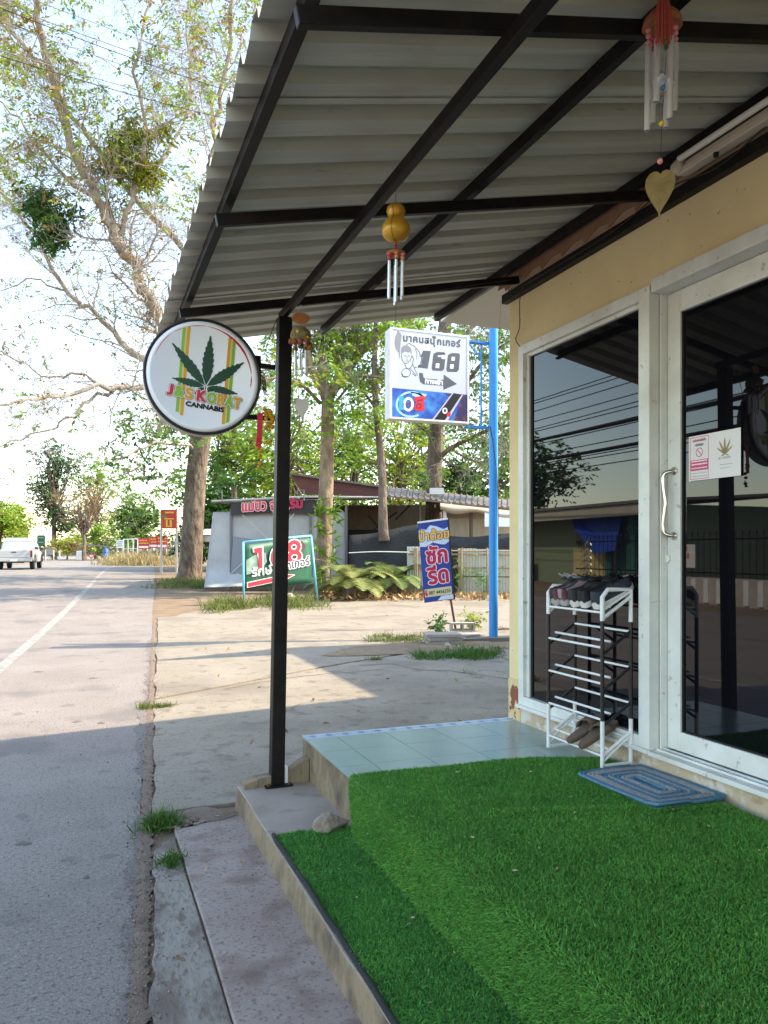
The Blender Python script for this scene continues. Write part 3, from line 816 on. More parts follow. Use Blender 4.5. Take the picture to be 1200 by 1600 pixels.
# ================================================================== SHOE RACK
RACKW = mat('white rack plastic', (.74, .75, .76), .35)
RACKB = mat('black rack tube', (.012, .012, .013), .4)
rk = thing('shoe_rack', 'tall narrow white and black tube shoe rack against the window', 'shoe rack', (2.42, 3.33, ZT))
XF, XB, YL, YR = 2.328, 2.497, 3.555, 3.09
ZB = ZT+.004; ZTOP = 1.235
base_z = {YL: ZB, YR: ZB+.012}
tiers = [.430, .605, .780, .955, 1.125]    # front rod heights; the back rods sit .07 higher
for y in (YL, YR):
    s = 1 if y == YL else -1
    b = base_z[y]
    w = MB(); w.tube([(XF, y, b+.006), (XF, y, .60)], .0105, 8).tube([(XB, y, b+.006), (XB, y, .60)], .0105, 8).tube([(XF, y, b+.012), (XB, y, b+.012)], .0095, 8)
    w.tube([(XF, y, .43), (XB, y, .535)], .008, 6).tube([(XF, y, b+.03), (XB, y, .52)], .006, 6)
    w.build('foot_frame', RACKW, rk, smooth=True, angle=50)
    k = MB(); k.tube([(XF, y, .60), (XF, y, 1.09)], .0098, 8).tube([(XB, y, .60), (XB, y, 1.09)], .0098, 8)
    for t in tiers[1:4]:
        k.tube([(XF, y, t-.035), (XB, y, t+.075)], .0075, 6)
    k.build('side_frame', RACKB, rk, smooth=True, angle=50)
    tp = MB()
    tp.tube([(XF, y, 1.085), (XF, y, ZTOP-.035), (XF+.03, y, ZTOP), (XB-.0, y, ZTOP), (XB, y, 1.075)], .0115, 8)
    tp.tube([(XF, y, 1.095), (XB, y, 1.20)], .009, 6).tube([(XF, y, 1.135), (XB, y, 1.225)], .006, 6)
    tp.build('top_frame', RACKW, rk, smooth=True, angle=50)
for t in tiers:
    for (x, z) in ((XF, t), (XF+.045, t+.028), (XB-.002, t+.072)):
        mb = MB(); mb.tube([(x, YL, z), (x, YR, z)], .0062, 8)
        mb.build('rod', RACKW, rk, smooth=True, angle=50)

# ================================================================== SHOES
def sneaker(name, label, loc, rot, pitch, m_up, m_heel, m_sole, m_trim, mirror=1, L=.265, group='shoes on the rack', lace_m=None):
    t = thing(name, label, 'shoe', loc, group, local=True)
    t.scale = (1.06, 1.0, 1.28)
    t.rotation_euler = (pitch, 0, rot)     # toe points +Y before rotation
    # stations: s along length, half widths at sole, upper bottom/top heights
    st = [(0.0, .020, .000, .035), (.03, .032, .000, .085), (.12, .036, .0, .092), (.25, .036, .0, .086), (.38, .036, .0, .080), (.52, .040, .0, .078), (.66, .045, .0, .064), (.80, .046, .002, .052), (.92, .036, .006, .044), (1.0, .014, .012, .034)]
    def skew(s): return mirror*.010*math.sin(s*math.pi)*1.0
    sole = MB(); up = MB(); n = 10
    g = []
    for (s, hw, z0, z1) in st:
        y = s*L; x0 = skew(s)
        g.append([(x0-hw, y, z0+.022), (x0-hw*1.05, y, z0+.010), (x0-hw*.9, y, z0), (x0+hw*.9, y, z0), (x0+hw*1.05, y, z0+.010), (x0+hw, y, z0+.022), (x0+hw*.8, y, z0+.027), (x0-hw*.8, y, z0+.027), (x0-hw, y, z0+.022)])
    sole.sheet(g); sole._add(g[0][:-1], [tuple(range(8))]); sole._add(g[-1][:-1], [tuple(range(7, -1, -1))])
    sole.build('sole', m_sole, t, smooth=True, fixn=True, angle=60)
    g = []
    for (s, hw, z0, z1) in st:
        y = s*L + (-.004 if s == 0 else 0); x0 = skew(s); row = []
        for k in range(n+1):
            a = math.pi*k/n
            ex = .55
            cx = math.copysign(abs(math.cos(a))**ex, math.cos(a)); sz = abs(math.sin(a))**.75
            row.append((x0 + cx*hw*.97*(1-.25*sz if s < .6 else 1-.1*sz), y, z0+.022 + (z1-.022)*sz))
        g.append(row)
    # opening: push the collar down between stations 1 and 4
    for i, (s, hw, z0, z1) in enumerate(st):
        if .05 < s < .45:
            for k in range(3, n-2): g[i][k] = (g[i][k][0], g[i][k][1], g[i][k][2] - .045*(1-abs(k-n/2)/3.2))
    up.sheet(g)
    for i in range(len(st)-1):
        pass
    up.mi = 0
    faces_per = n
    up.m = []
    for i in range(len(st)-1):
        for k in range(n):
            s = st[i][0]
            up.m.append(1 if (s < .10 and (k < 3 or k >= n-3)) else (2 if (.05 < s < .45 and 3 <= k < n-3) else 0))
    o = up.build('upper', [m_up, m_heel, m_trim], t, smooth=True)
    sd = o.modifiers.new('sub', 'SUBSURF'); sd.levels = 1; sd.render_levels = 2
    # tongue and laces
    tg = MB(); tg.sheet([[(skew(.4)+dx, L*.36, .088+dz) for dx, dz in ((-.018, 0), (0, .006), (.018, 0))], [(skew(.45)+dx, L*.46, .086+dz) for dx, dz in ((-.02, -.002), (0, .006), (.02, -.002))], [(skew(.6)+dx, L*.62, .067+dz) for dx, dz in ((-.018, -.002), (0, .004), (.018, -.002))]])
    tgo = tg.build('tongue', m_trim, t, smooth=True); sdd = tgo.modifiers.new('solid', 'SOLIDIFY'); sdd.thickness = .006
    la = MB()
    for k in range(5):
        s = .42+.05*k; z = .0935 - .0055*k*1.0
        la.tube([(skew(s)-.024, L*s, z-.008), (skew(s)-.008, L*(s+.01), z+.003), (skew(s)+.008, L*(s+.015), z+.003), (skew(s)+.024, L*(s+.025), z-.008)], .0028, 5)
    la.tube([(0, L*.42, .097), (-.02, L*.40, .108), (-.034, L*.44, .098), (-.01, L*.43, .096)], .0025, 5).tube([(0, L*.42, .097), (.024, L*.42, .108), (.036, L*.47, .094)], .0025, 5)
    la.build('laces', lace_m or m_trim, t, smooth=True)
    return t
MAUVE = mat('mauve knit', (.17, .075, .085), .85, col2=(.12, .05, .06), scale=60, bump=.3, bscale=300)
MAUVEL = mat('pale mauve knit', (.30, .22, .26), .85, bump=.3, bscale=300)
CHAR = mat('charcoal mesh fabric', (.022, .023, .026), .85, col2=(.035, .036, .04), scale=50, bump=.3, bscale=300)
BLK = mat('black shoe fabric', (.010, .010, .012), .8, bump=.2, bscale=300)
NAVY = mat('navy shoe fabric', (.030, .036, .052), .8, bump=.3, bscale=250)
SOLEW = mat('white foam sole', (.62, .60, .58), .7)
SOLEG = mat('grey foam sole', (.36, .35, .34), .7)
LACEG = mat('grey lace', (.33, .32, .34), .9)
zt = tiers[4] + .012
pit = math.atan2(.072, XB-XF)
# heels towards the room, toes raised against the window: toe direction +X
for k, (y, sole, up, heel, trim, mir, lab) in enumerate([
        (3.500, SOLEG, CHAR, MAUVE, CHAR, 1, 'mauve heeled sneaker at the far end of the rack top'),
        (3.420, SOLEG, MAUVEL, MAUVE, CHAR, -1, 'mauve heeled sneaker next to the charcoal pair on the rack top'),
        (3.330, SOLEW, CHAR, CHAR, BLK, 1, 'charcoal sneaker with white sole beside the mauve shoes'),
        (3.245, SOLEW, BLK, CHAR, BLK, -1, 'charcoal sneaker with white sole in the middle of the rack top'),
        (3.140, SOLEW, NAVY, NAVY, BLK, 1, 'navy sneaker with thick white sole at the near end of the rack')]):
    sneaker('sneaker', lab, (XF+.004, y, zt), -math.pi/2 + (.10 if k == 4 else random.uniform(-.06, .06)), pit, up, heel, sole, trim, mir, L=.25, lace_m=LACEG if k < 2 else trim)
# brown sandals on the bottom tier
BRN = mat('brown sandal rubber', (.115, .075, .055), .75, col2=(.15, .10, .075), scale=20, bump=.2, bscale=160)
def sandal(label, loc, rot, pitch, mir):
    t = thing('sandal', label, 'sandal', loc, 'brown sandals', local=True); t.rotation_euler = (pitch, 0, rot)
    L = .265
    out = []
    for k in range(28):
        a = 2*math.pi*k/28
        s = .5 - .5*math.cos(a); hw = (.040 if s > .5 else .034)*math.sin(math.acos(max(-1, min(1, 1-2*s))))**.6 if 0 < s < 1 else 0
        sg = 1 if math.sin(a) >= 0 else -1
        out.append((sg*hw + mir*.008*math.sin(s*math.pi*1.2), s*L))
    mb = MB(); mb.prism(out, (0, 0, 0), (1, 0, 0), (0, 1, 0), (0, 0, 1), .026); mb.build('sole', BRN, t, bevel=.006, fixn=True)
    st = MB()
    for (ya, yb, zz) in ((.135, .185, .060), (.185, .160, .058)):
        g = []
        for k in range(9):
            a = math.pi*k/8
            x = -.041*math.cos(a); z = .018+(zz-.018)*math.sin(a)**.8; yc = ya + (yb-ya)*k/8
            g.append([(x, yc-.022, z), (x, yc+.022, z-.004)])
        st.sheet(g)
    so_ = st.build('strap', BRN, t, smooth=True); m_ = so_.modifiers.new('solid', 'SOLIDIFY'); m_.thickness = .005
    return t
sandal('brown rubber slide sandal at the far side of the lowest rack tier', (2.305, 3.335, tiers[0]+.004), -math.pi/2+.18, math.atan2(.072, .169), 1)
sandal('brown rubber slide sandal nearer the mat on the lowest rack tier', (2.300, 3.225, tiers[0]+.002), -math.pi/2+.12, math.atan2(.072, .169), -1)

# ================================================================== ROUND LIGHTBOX SIGN
SX, SYY, SZ, SR = 0.577, 4.13, 2.343, .302
rs = thing('round_sign', 'round white lightbox sign with a dark green leaf and coloured lettering', 'sign', (SX, SYY, SZ-SR))
CAS = mat('sign casing', (.42, .41, .40), .5)
mb = MB(); mb.lathe((SX, SYY+.11, SZ), [(SR-.012, -.108), (SR-.002, -.10), (SR, -.02), (SR, .0), (SR-.01, .004)], 64, axis=(0, 1, 0)); mb.build('casing', CAS, rs, smooth=True, angle=40)
FACEW = mat('white acrylic face', (.84, .86, .90), .35)
mb = MB(); mb.lathe((SX, SYY, SZ), [(SR-.010, .012), (SR-.012, -.004), (SR-.03, -.012), (SR-.036, -.008)], 64, axis=(0, 1, 0)); mb.build('face', FACEW, rs, smooth=True, angle=60)
mb = MB()
pr = []
for k in range(73):
    a = 2*math.pi*k/72
    mb.v += [(SX+(SR-.004)*math.cos(a), SYY-.006, SZ+(SR-.004)*math.sin(a)), (SX+(SR+.004)*math.cos(a), SYY-.004, SZ+(SR+.004)*math.sin(a)), (SX+(SR+.005)*math.cos(a), SYY+.016, SZ+(SR+.005)*math.sin(a)), (SX+(SR-.010)*math.cos(a), SYY-.001, SZ+(SR-.010)*math.sin(a))]
    if k: 
        b = 4*(k-1)
        for j in range(3): mb.f.append((b+j, b+j+1, b+4+j+1, b+4+j))
        mb.f.append((b+3, b, b+4, b+7)); mb.m += [0]*4
mb.build('rim', BLACKP, rs, smooth=True)
SU, SV, SN = Vector((1, 0, 0)), Vector((0, 0, 1)), Vector((0, -1, 0))
SO = Vector((SX, SYY-.0085, SZ))
k_ = .61/180     # metres for a photo pixel on this sign
def sp(x, y): return ((x-317)*k_, -(y-590)*k_)
def zp(x, y): return sp(220+x/5, 480+y/5)      # from the enlarged crop
# stripes
GRN = mat('lime green print', (.24, .48, .05), .5); ORG = mat('orange print', (.72, .36, .03), .5); PAL = mat('pale yellow print', (.72, .64, .34), .5); DKG = mat('dark green print', (.012, .065, .035), .5); REDM = mat('red letter print', (.60, .02, .06), .5)
def bar2(mb, x0, y0, x1, y1, w, z=0.0):
    a, b = Vector(zp(x0, y0)), Vector(zp(x1, y1)); d = (b-a).normalized(); s = Vector((-d.y, d.x))*w/2
    mb.prism([tuple(a-s), tuple(b-s), tuple(b+s), tuple(a+s)], SO + SN*z, SU, SV, SN, .0006)
mb = MB()
for (x0, y0, x1, y1) in ((340, 170, 283, 838), (722, 250, 668, 905)): bar2(mb, x0, y0, x1, y1, .0165)
mb.build('stripe', GRN, rs)
mb = MB()
for (x0, y0, x1, y1) in ((374, 162, 316, 862), (688, 228, 634, 912)): bar2(mb, x0, y0, x1, y1, .0165)
mb.build('stripe', ORG, rs)
mb = MB()
for (x0, y0, x1, y1) in ((356, 165, 299, 850), (705, 240, 651, 908)): bar2(mb, x0, y0, x1, y1, .006, .0002)
mb.build('stripe', PAL, rs)
# red arc
mb = MB()
for a0, a1, wmax in ((R(163), R(128), .002), (R(125), R(112), .003), (R(109), R(86), .004), (R(85), R(4), .006), (R(3), R(-12), .003)):
    n = 14; out = []; inn = []
    for k in range(n+1):
        a = a0+(a1-a0)*k/n; w = wmax*math.sin(math.pi*(k+.4)/(n+.8))*(.7+.5*random.random())
        r = SR*.845
        out.append(((r+w)*math.cos(a)-.004, (r+w)*math.sin(a)+.012)); inn.append(((r-w)*math.cos(a)-.004, (r-w)*math.sin(a)+.012))
    for k in range(n): mb.prism([out[k], out[k+1], inn[k+1], inn[k]], SO, SU, SV, SN, .0007)
mb.build('red_arc', REDM, rs)
def leaflet(ang, L, W, teeth=9):
    pts_l = []; pts_r = []
    for k in range(teeth*2+1):
        t = k/(teeth*2)
        w = W*(math.sin(math.pi*min(1, t**.85))**.9)*(1-.25*t)
        if k % 2 == 1: w *= 1.0; tt = t+.02
        else: w *= .80; tt = t-.012
        pts_l.append((tt*L, w)); pts_r.append((tt*L, -w))
    pts = pts_l[:-1] + [(L, 0)] + pts_r[:-1][::-1]
    c, s = math.cos(ang), math.sin(ang)
    return [(x*c-y*s, x*s+y*c) for x, y in pts]
mb = MB(); c0 = zp(500, 628)
for (tx, ty, W) in ((537, 225, .036), (245, 310, .033), (800, 412, .033), (243, 580, .024), (750, 668, .024), (412, 692, .016), (572, 702, .015)):
    a, b = Vector(c0), Vector(zp(tx, ty)); d = b-a
    gap = .010
    poly = leaflet(math.atan2(d.y, d.x), d.length-gap, W)
    off = d.normalized()*gap
    mb.prism([(a.x+off.x+u, a.y+off.y+v) for u, v in poly], SO+SN*.0008, SU, SV, SN, .0006)
mb.prism([zp(497, 620), zp(503, 620), zp(499, 695), zp(494, 695)], SO+SN*.0008, SU, SV, SN, .0006)
mb.build('leaf_emblem', DKG, rs)
# lettering
rot = -R(7.5)
def letter_box(ch, x0, x1, base, hgt, bold, z, mb):
    """one glyph stretched to a box given in crop pixels"""
    t = text_mb(ch, 1.0, 0, U=(1, 0, 0), V=(0, 1, 0), N=(0, 0, 1))
    xs = [p[0] for p in t.v]; ys_ = [p[1] for p in t.v]; x_a, x_b, y_a, y_b = min(xs), max(xs), min(ys_), max(ys_)
    w = (x1-x0)/5*k_ - .004; h = hgt/5*k_
    u, v = zp(x0, base)
    cr, sr = math.cos(rot), math.sin(rot)
    offs = [(bold*math.cos(q*math.pi/6), bold*math.sin(q*math.pi/6)) for q in range(12)] + [(0, 0)]
    for i, (ox, oy) in enumerate(offs):
        P = []
        for x, y, _ in t.v:
            xx = (x-x_a)/(x_b-x_a)*w + ox; yy = (y-y_a)/(y_b-y_a)*h + oy
            P.append(SO + SU*(u+xx*cr-yy*sr) + SV*(v+xx*sr+yy*cr) + SN*(z+i*.0001))
        mb._add(P, t.f)
    return mb
let = [('J', REDM, 208, 250), ('&', GRN, 262, 330), ('S', ORG, 342, 400), ('K', REDM, 432, 498), ('O', GRN, 508, 578), ('R', ORG, 588, 644), ('A', GRN, 646, 708), ('T', ORG, 712, 768)]
halo = MB(); red = MB()
for ch, m, x0, x1 in let:
    base = 706 + (x0-205)*.135
    letter_box(ch, x0, x1, base, 76, .0098, .0016, halo); letter_box(ch, x0, x1, base, 76, .0078, .0032, red)
halo.build('lettering_halo', mat('dark red outline print', (.20, .03, .03), .5), rs)
red.build('lettering_outline', WHITEP, rs)
for ch, m, x0, x1 in let:
    letter_box(ch, x0, x1, 706 + (x0-205)*.135, 76, .0042, .0048, MB()).build('letter', m, rs)
u, v = zp(345, 785)
mb = text_mb('CANNABIS', .0335, .0024, O=SO+SU*u+SV*v, N=SN, z=.0012, rot=-R(6.5), sx=1.22)
mb.build('lettering', BLACKPR, rs)
# brackets to the post
mb = MB(); mb.bar((SX+SR-.03, SYY+.07, SZ+.105), (.975, 4.19, SZ+.095), .022, .026); mb.build('bracket', STEEL, rs)
mb = MB(); mb.bar((SX+SR-.09, SYY+.07, SZ-.185), (.972, 4.19, SZ-.187), .022, .026); mb.build('bracket', STEEL, rs)
mb = MB(); mb.bar((SX+SR-.002, SYY+.05, SZ+.02), (SX+SR-.002, SYY+.05, SZ+.15), .02, .03); mb.build('bracket_plate', STEEL, rs)
# dried grass tuft stuck behind the sign edge
mb = MB()
for i in range(26):
    a = Vector((SX+SR+.008, SYY+.03+random.uniform(-.01, .02), SZ+.0+random.uniform(-.02, .1)))
    mb.tube([a, a+Vector((random.uniform(.0, .03), 0, -.03)), a+Vector((random.uniform(.01, .05), random.uniform(-.02, .02), -random.uniform(.05, .12)))], .0012, 3)
tag(mb.build('dry_sprig', mat('dry plant', (.06, .045, .04), .9)), 'dark dried plant sprig tucked behind the round sign edge', 'plant')

# ================================================================== GARLANDS
YEL = mat('marigold petals', (.62, .33, .02), .8, col2=(.50, .22, .01), scale=60, bump=.8, bscale=120)
RIB = mat('red ribbon', (.62, .03, .05), .5)
WFL = mat('white jasmine', (.75, .72, .6), .8)
def garland(label, px, beads, ribbon):
    top = on_y(px, 640, 4.16)
    t = thing('flower_garland', label, 'garland', top, 'garlands hung from the sign bracket')
    m1 = MB(); m2 = MB(); m3 = MB()
    for (dx, py, r, kind) in beads:
        q = on_y(px+dx, py, 4.155)
        MB().ball(q, r, 8, .85).build('flower' if kind == 'y' else 'blossom', YEL if kind == 'y' else WFL, t, smooth=True)
    if ribbon:
        a = on_y(px-8, 645, 4.15); b = on_y(px+1, 645, 4.15); c = on_y(px-1, 685, 4.145); d = on_y(px-9, 685, 4.145)
        e = on_y(px-2, 700, 4.15); f = on_y(px-11, 702, 4.15)
        m3.sheet([[a, b], [d, c], [f, e]])
        for k in range(6):
            p0 = on_y(px-5+random.uniform(-4, 5), 688+random.uniform(-4, 10), 4.148)
            m3.ball(p0, .011, 6, .7)
        o_ = m3.build('ribbon', RIB, t)
        s_ = o_.modifiers.new('solid', 'SOLIDIFY'); s_.thickness = .002
    return t
garland('yellow marigold garland with a bright red ribbon under the round sign', 410, [(-8, 700, .013, 'y'), (-2, 704, .013, 'y'), (-4, 712, .013, 'y'), (-2, 719, .006, 'w'), (-3, 724, .014, 'y'), (-5, 729, .011, 'y')], True)
gb = [(random.uniform(-8, 8), 640+k*1.5, random.uniform(.010, .015), 'y') for k in range(20)]
gb += [(0, 672, .010, 'y'), (0, 678, .006, 'w'), (1, 684, .006, 'w'), (1, 690, .011, 'y'), (-2, 692, .010, 'y')]
garland('bunched yellow marigold garland hanging against the black post', 421, gb, False)

# ================================================================== WIND CHIMES
TUBE = mat('chime aluminium', (.80, .80, .82), .36, 0.6)
BEADS = [mat('%s bead' % nm, c, .3) for nm, c in (('yellow', (.65, .5, .05)), ('green', (.03, .22, .07)), ('blue', (.06, .22, .42)), ('red', (.5, .03, .08)), ('orange', (.7, .22, .08)), ('pink', (.72, .25, .28)))]
TERRA = mat('terracotta clay', (.38, .13, .05), .8, col2=(.28, .09, .04), scale=25, bump=.4, bscale=60)
def chime_tubes(t, c, zt, R_, n, r, lens, beads, zbead, ph=0.3, tilt=0.0):
    for k in range(n):
        a = 2*math.pi*k/n + ph
        x, y = c[0]+R_*math.cos(a), c[1]+R_*math.sin(a)
        z1 = zt; z0 = zt - lens[k % len(lens)]
        dx = tilt*(zt-z0)
        mb = MB(); mb.tube([(x, y, z1), (x+dx, y, z0)], r, 12, caps=False).tube([(x+dx, y, z0), (x, y, z1)], r*.78, 12, caps=False)
        mb._add([], [])
        mb.build('chime_tube', TUBE, t, smooth=True)
        s = MB(); s.tube([(x, y, z1-.006), (x, y, zbead)], .0009, 4, caps=False); s.build('string', STRING, t)
        bm_ = MB()
        for q in range(beads): bm_.ball((x, y, zbead - .004 - q*(zbead-z1)/max(1, beads)), min(.0075, (zbead-z1)/beads*.5), 8)
        bm_.build('bead', BEADS[(k*2+1) % 6] if beads > 2 else BEADS[(k) % 6], t, smooth=True)
# near chime with red tassel and heart leaf
c = Vector((1.492, 1.715))
def zz(py, d=2.135): return CAM_H + (HOR-py)/FPX*d
ch1 = thing('wind_chime', 'aluminium tube wind chime with red thread tassel and golden heart leaf', 'wind chime', (c.x, c.y, zz(350)), 'wind chimes under the canopy')
mb = MB(); mb.tube([(c.x, c.y, zz(40)), (c.x, c.y, zsheet(c.x)-.008)], .0012, 4); mb.build('string', STRING, ch1)
mb = MB(); mb.lathe((c.x, c.y, zz(30)), [(.048, -.022), (.054, -.020), (.05, .0), (.036, .016), (.010, .024)], 24); mb.build('disc', TERRA, ch1, smooth=True)
TASS = mat('red thread', (.48, .09, .06), .85, island=.3)
mb = MB()
for i in range(46):
    a = random.uniform(0, 2*math.pi); r0 = .012*random.random()**.5; r1 = .030*random.random()**.6
    # threads fall in front of the disc
    p0 = Vector((c.x-.040+r0*math.cos(a), c.y-.050+r0*math.sin(a)*.5, zz(0)))
    p1 = Vector((c.x-.044+r1*math.cos(a), c.y-.060+r1*math.sin(a)*.4, zz(45)))
    p2 = Vector((c.x-.044+r1*1.0*math.cos(a), c.y-.060+r1*math.sin(a)*.4, zz(random.uniform(80, 100))))
    mb.tube([p0, p1, p2], .0011, 4, caps=False)
mb.build('tassel', TASS, ch1)
chime_tubes(ch1, c, zz(70), .036, 6, .0085, [.215, .20, .235, .175, .225, .19], 4, zz(32), ph=.5, tilt=-.02)
mb = MB(); mb.tube([(c.x-.004, c.y-.02, zz(95)), (c.x-.018, c.y-.02, zz(205)), (c.x-.024, c.y-.02, zz(265))], .0008, 4); mb.build('string', STRING, ch1)
mb = MB(); mb.obox((c.x-.01, c.y-.02, zz(135)), (.028, .004, -.004), (0, .02, 0), (.0, 0, .0015)); mb.build('clapper', TUBE, ch1)
for (py, m, r) in ((127, BEADS[5], .006), (144, BEADS[2], .007), (200, BEADS[0], .0075), (259, BEADS[5], .008)):
    mb = MB(); mb.ball((c.x-.01-(py-100)*.00009, c.y-.02, zz(py)), r, 10); mb.build('bead', m, ch1, smooth=True)
def heart(mb, O, U, V, N, s, curl=.0):
    g = [(0, .36), (.07, .45), (.20, .48), (.34, .41), (.44, .26), (.47, .06), (.43, -.14), (.34, -.36), (.22, -.58), (.11, -.76), (.04, -.88), (.008, -1.15)]
    poly = [(x*s, y*s) for x, y in g] + [(-x*s, y*s) for x, y in g[::-1][:-1]]
    mb.prism(poly, O, U, V, N, .0012)
    for k in range(5):     # veins
        y = (.15-.2*k)*s; w = (.36-.07*k)*s
        for sg in (-1, 1): mb.tube([Vector(O)+Vector(V)*y+Vector(N)*.0013, Vector(O)+Vector(U)*sg*w+Vector(V)*(y+.16*s)+Vector(N)*.0013], .0005, 3)
    mb.tube([Vector(O)+Vector(V)*.3*s+Vector(N)*.0013, Vector(O)-Vector(V)*.95*s+Vector(N)*.0013], .0008, 4)
LEAFG = mat('golden dried leaf', (.235, .165, .06), .55, col2=(.17, .12, .04), scale=30)
d_ = Vector((c.x-.024, c.y-.02, 0)); ang = math.atan2(d_.x, d_.y)
U_ = Vector((math.cos(ang), -math.sin(ang), 0)); N_ = Vector((-math.sin(ang), -math.cos(ang), 0))
mb = MB(); heart(mb, (c.x-.024, c.y-.02, zz(296)), U_, Vector((0.04, 0, 1)), N_, .084); mb.build('heart_leaf', LEAFG, ch1)
# gourd chime
g0 = Vector((1.03, 2.545))
def z2(py): return CAM_H + (HOR-py)/FPX*2.745
ch2 = thing('wind_chime', 'wind chime with a golden bottle gourd above six slim tubes', 'wind chime', (g0.x, g0.y, z2(478)), 'wind chimes under the canopy')
mb = MB(); mb.tube([(g0.x, g0.y, z2(318)), (g0.x, g0.y, 2.712)], .0012, 4); mb.build('string', STRING, ch2)
GOLD = mat('gold lacquered gourd', (.50, .27, .025), .38, 0.25, col2=(.42, .2, .015), scale=14, spec=.6)
mb = MB(); zc = z2(378)
mb.lathe((g0.x, g0.y, zc), [(.006, 0), (.03, .004), (.046, .022), (.052, .042), (.047, .062), (.034, .078), (.026, .087), (.029, .096), (.034, .108), (.031, .122), (.018, .132), (.004, .136)], 24)
gourd_o = mb.build('gourd', GOLD, ch2, smooth=True)
mb = MB()
for a0 in (0.4, 2.2, 4.0):
    pts = []
    for (r, h) in [(.008, 0), (.031, .003), (.0475, .022), (.0535, .042), (.0485, .062), (.0355, .078), (.0275, .087), (.0305, .096), (.0355, .108), (.0325, .122), (.0195, .133)]:
        pts.append((g0.x+r*math.cos(a0), g0.y+r*math.sin(a0), zc+h))
    mb.tube(smooth_path(pts, 2), .0009, 4)
mb.build('cord', mat('brown cord', (.16, .06, .03), .9), ch2)
mb = MB(); mb.tube([(g0.x, g0.y, zc), (g0.x-.002, g0.y, z2(395))], .004, 6); mb.ball((g0.x-.001, g0.y-.003, z2(384)), .0055, 8); mb.build('knot', mat('maroon cord', (.2, .04, .03), .9), ch2)
mb = MB(); mb.lathe((g0.x, g0.y, z2(396)), [(.034, -.006), (.036, 0), (.028, .006), (.008, .012)], 18); mb.build('disc', TERRA, ch2, smooth=True)
chime_tubes(ch2, g0, z2(410), .027, 6, .0052, [.13, .145, .118, .135, .15, .125], 2, z2(397), ph=.2, tilt=-.015)
mb = MB(); mb.tube([(g0.x, g0.y, z2(400)), (g0.x, g0.y, z2(515))], .0007, 4); mb.build('string', STRING, ch2)
# pottery chime beside the post, with a pale heart pendant
c3 = Vector((1.05, 3.925))
def z3(py): return CAM_H + (HOR-py)/FPX*4.04
ch3 = thing('wind_chime', 'small terracotta bell wind chime hanging beside the black post', 'wind chime', (c3.x, c3.y, z3(590)), 'wind chimes under the canopy')
mb = MB()
for dx in (-.012, .0, .014): mb.tube([(c3.x+dx*.3, c3.y, 2.716), (c3.x+dx, c3.y, z3(490))], .0009, 4)
mb.build('string', mat('pale string', (.5, .45, .4), .9), ch3)
dv = Vector((c3.x, c3.y, 0)).normalized(); U3 = Vector((dv.y, -dv.x, 0)); N3 = -dv
mb = MB(); mb.prism([(.047*math.cos(2*math.pi*k/20), .029*math.sin(2*math.pi*k/20)) for k in range(20)], (c3.x, c3.y, z3(498)), U3, (0, 0, 1), N3, .012); mb.build('plaque', mat('orange wood plaque', (.45, .17, .05), .6, col2=(.25, .08, .02), scale=30, stretch=(1, 1, 6)), ch3, bevel=.003)
mb = MB(); mb.lathe((c3.x, c3.y, z3(533)), [(.045, -.01), (.052, .0), (.056, .03), (.05, .05), (.03, .068), (.012, .076)], 16); mb.build('pot', mat('mossy clay pot', (.14, .12, .07), .9, col2=(.3, .22, .1), scale=22, bump=.6), ch3, smooth=True)
mb = MB()
for k in range(10):
    a = 2*math.pi*k/10; p_ = (c3.x+.052*math.cos(a), c3.y+.052*math.sin(a), z3(535+random.uniform(-4, 8)))
    mb.lathe(p_, [(.016, -.016), (.013, 0), (.004, .010)], 7)
mb.build('clay_bell', TERRA, ch3, smooth=True)
for k, m in ((0, BEADS[0]), (2, BEADS[0]), (4, WFL)):
    mb = MB(); mb.ball((c3.x+.03*math.cos(k+3.6), c3.y-.045, z3(522+k*4)), .010, 8); mb.build('bead', m, ch3, smooth=True)
chime_tubes(ch3, c3, z3(549), .032, 6, .0058, [.115, .125, .14, .13, .10, .12], 1, z3(538), ph=.1)
mb = MB(); heart(mb, on_y(472, 633, 3.90), U3, Vector((0, 0, 1)), N3, .075); mb.build('heart_pendant', mat('pale leaf pendant', (.5, .48, .42), .7), ch3)
mb = MB(); mb.tube([(c3.x, c3.y, z3(550)), on_y(472, 625, 3.90)], .0006, 4); mb.build('string', STRING, ch3)

# ================================================================== FLUORESCENT LAMP
LAMPW = mat('aged lamp housing', (.60, .53, .42), .5, col2=(.52, .44, .33), scale=5)
fl = thing('fluorescent_lamp', 'unlit white fluorescent tube lamp fixed along the wall under the canopy', 'lamp', (2.46, 2.2, 3.08))
ya, yb = on_x(1062, 300, 2.46).y, 1.75
zl = 3.135
mb = MB(); mb.box(2.455, 2.50, yb, ya, zl-.045, zl+.005); mb.box(2.44, 2.455, yb, ya, zl-.05, zl-.02); mb.build('housing', LAMPW, fl, bevel=.006)
mb = MB(); mb.tube([(2.43, yb, zl+.01), (2.43, ya-.03, zl+.01)], .014, 12); mb.build('tube', mat('lamp tube glass', (.72, .68, .60), .25), fl, smooth=True, angle=50)
mb = MB(); mb.lathe((2.445, ya+.01, zl-.012), [(.03, -.045), (.032, -.02), (.026, .004), (.008, .012)], 12, axis=(0, 1, 0)); mb.build('end_cap', LAMPW, fl, smooth=True)
mb = MB(); mb.cyl((2.452, ya-.22, zl-.048), (2.452, ya-.22, zl-.066), .011, 8); mb.build('starter', BLACKP, fl)

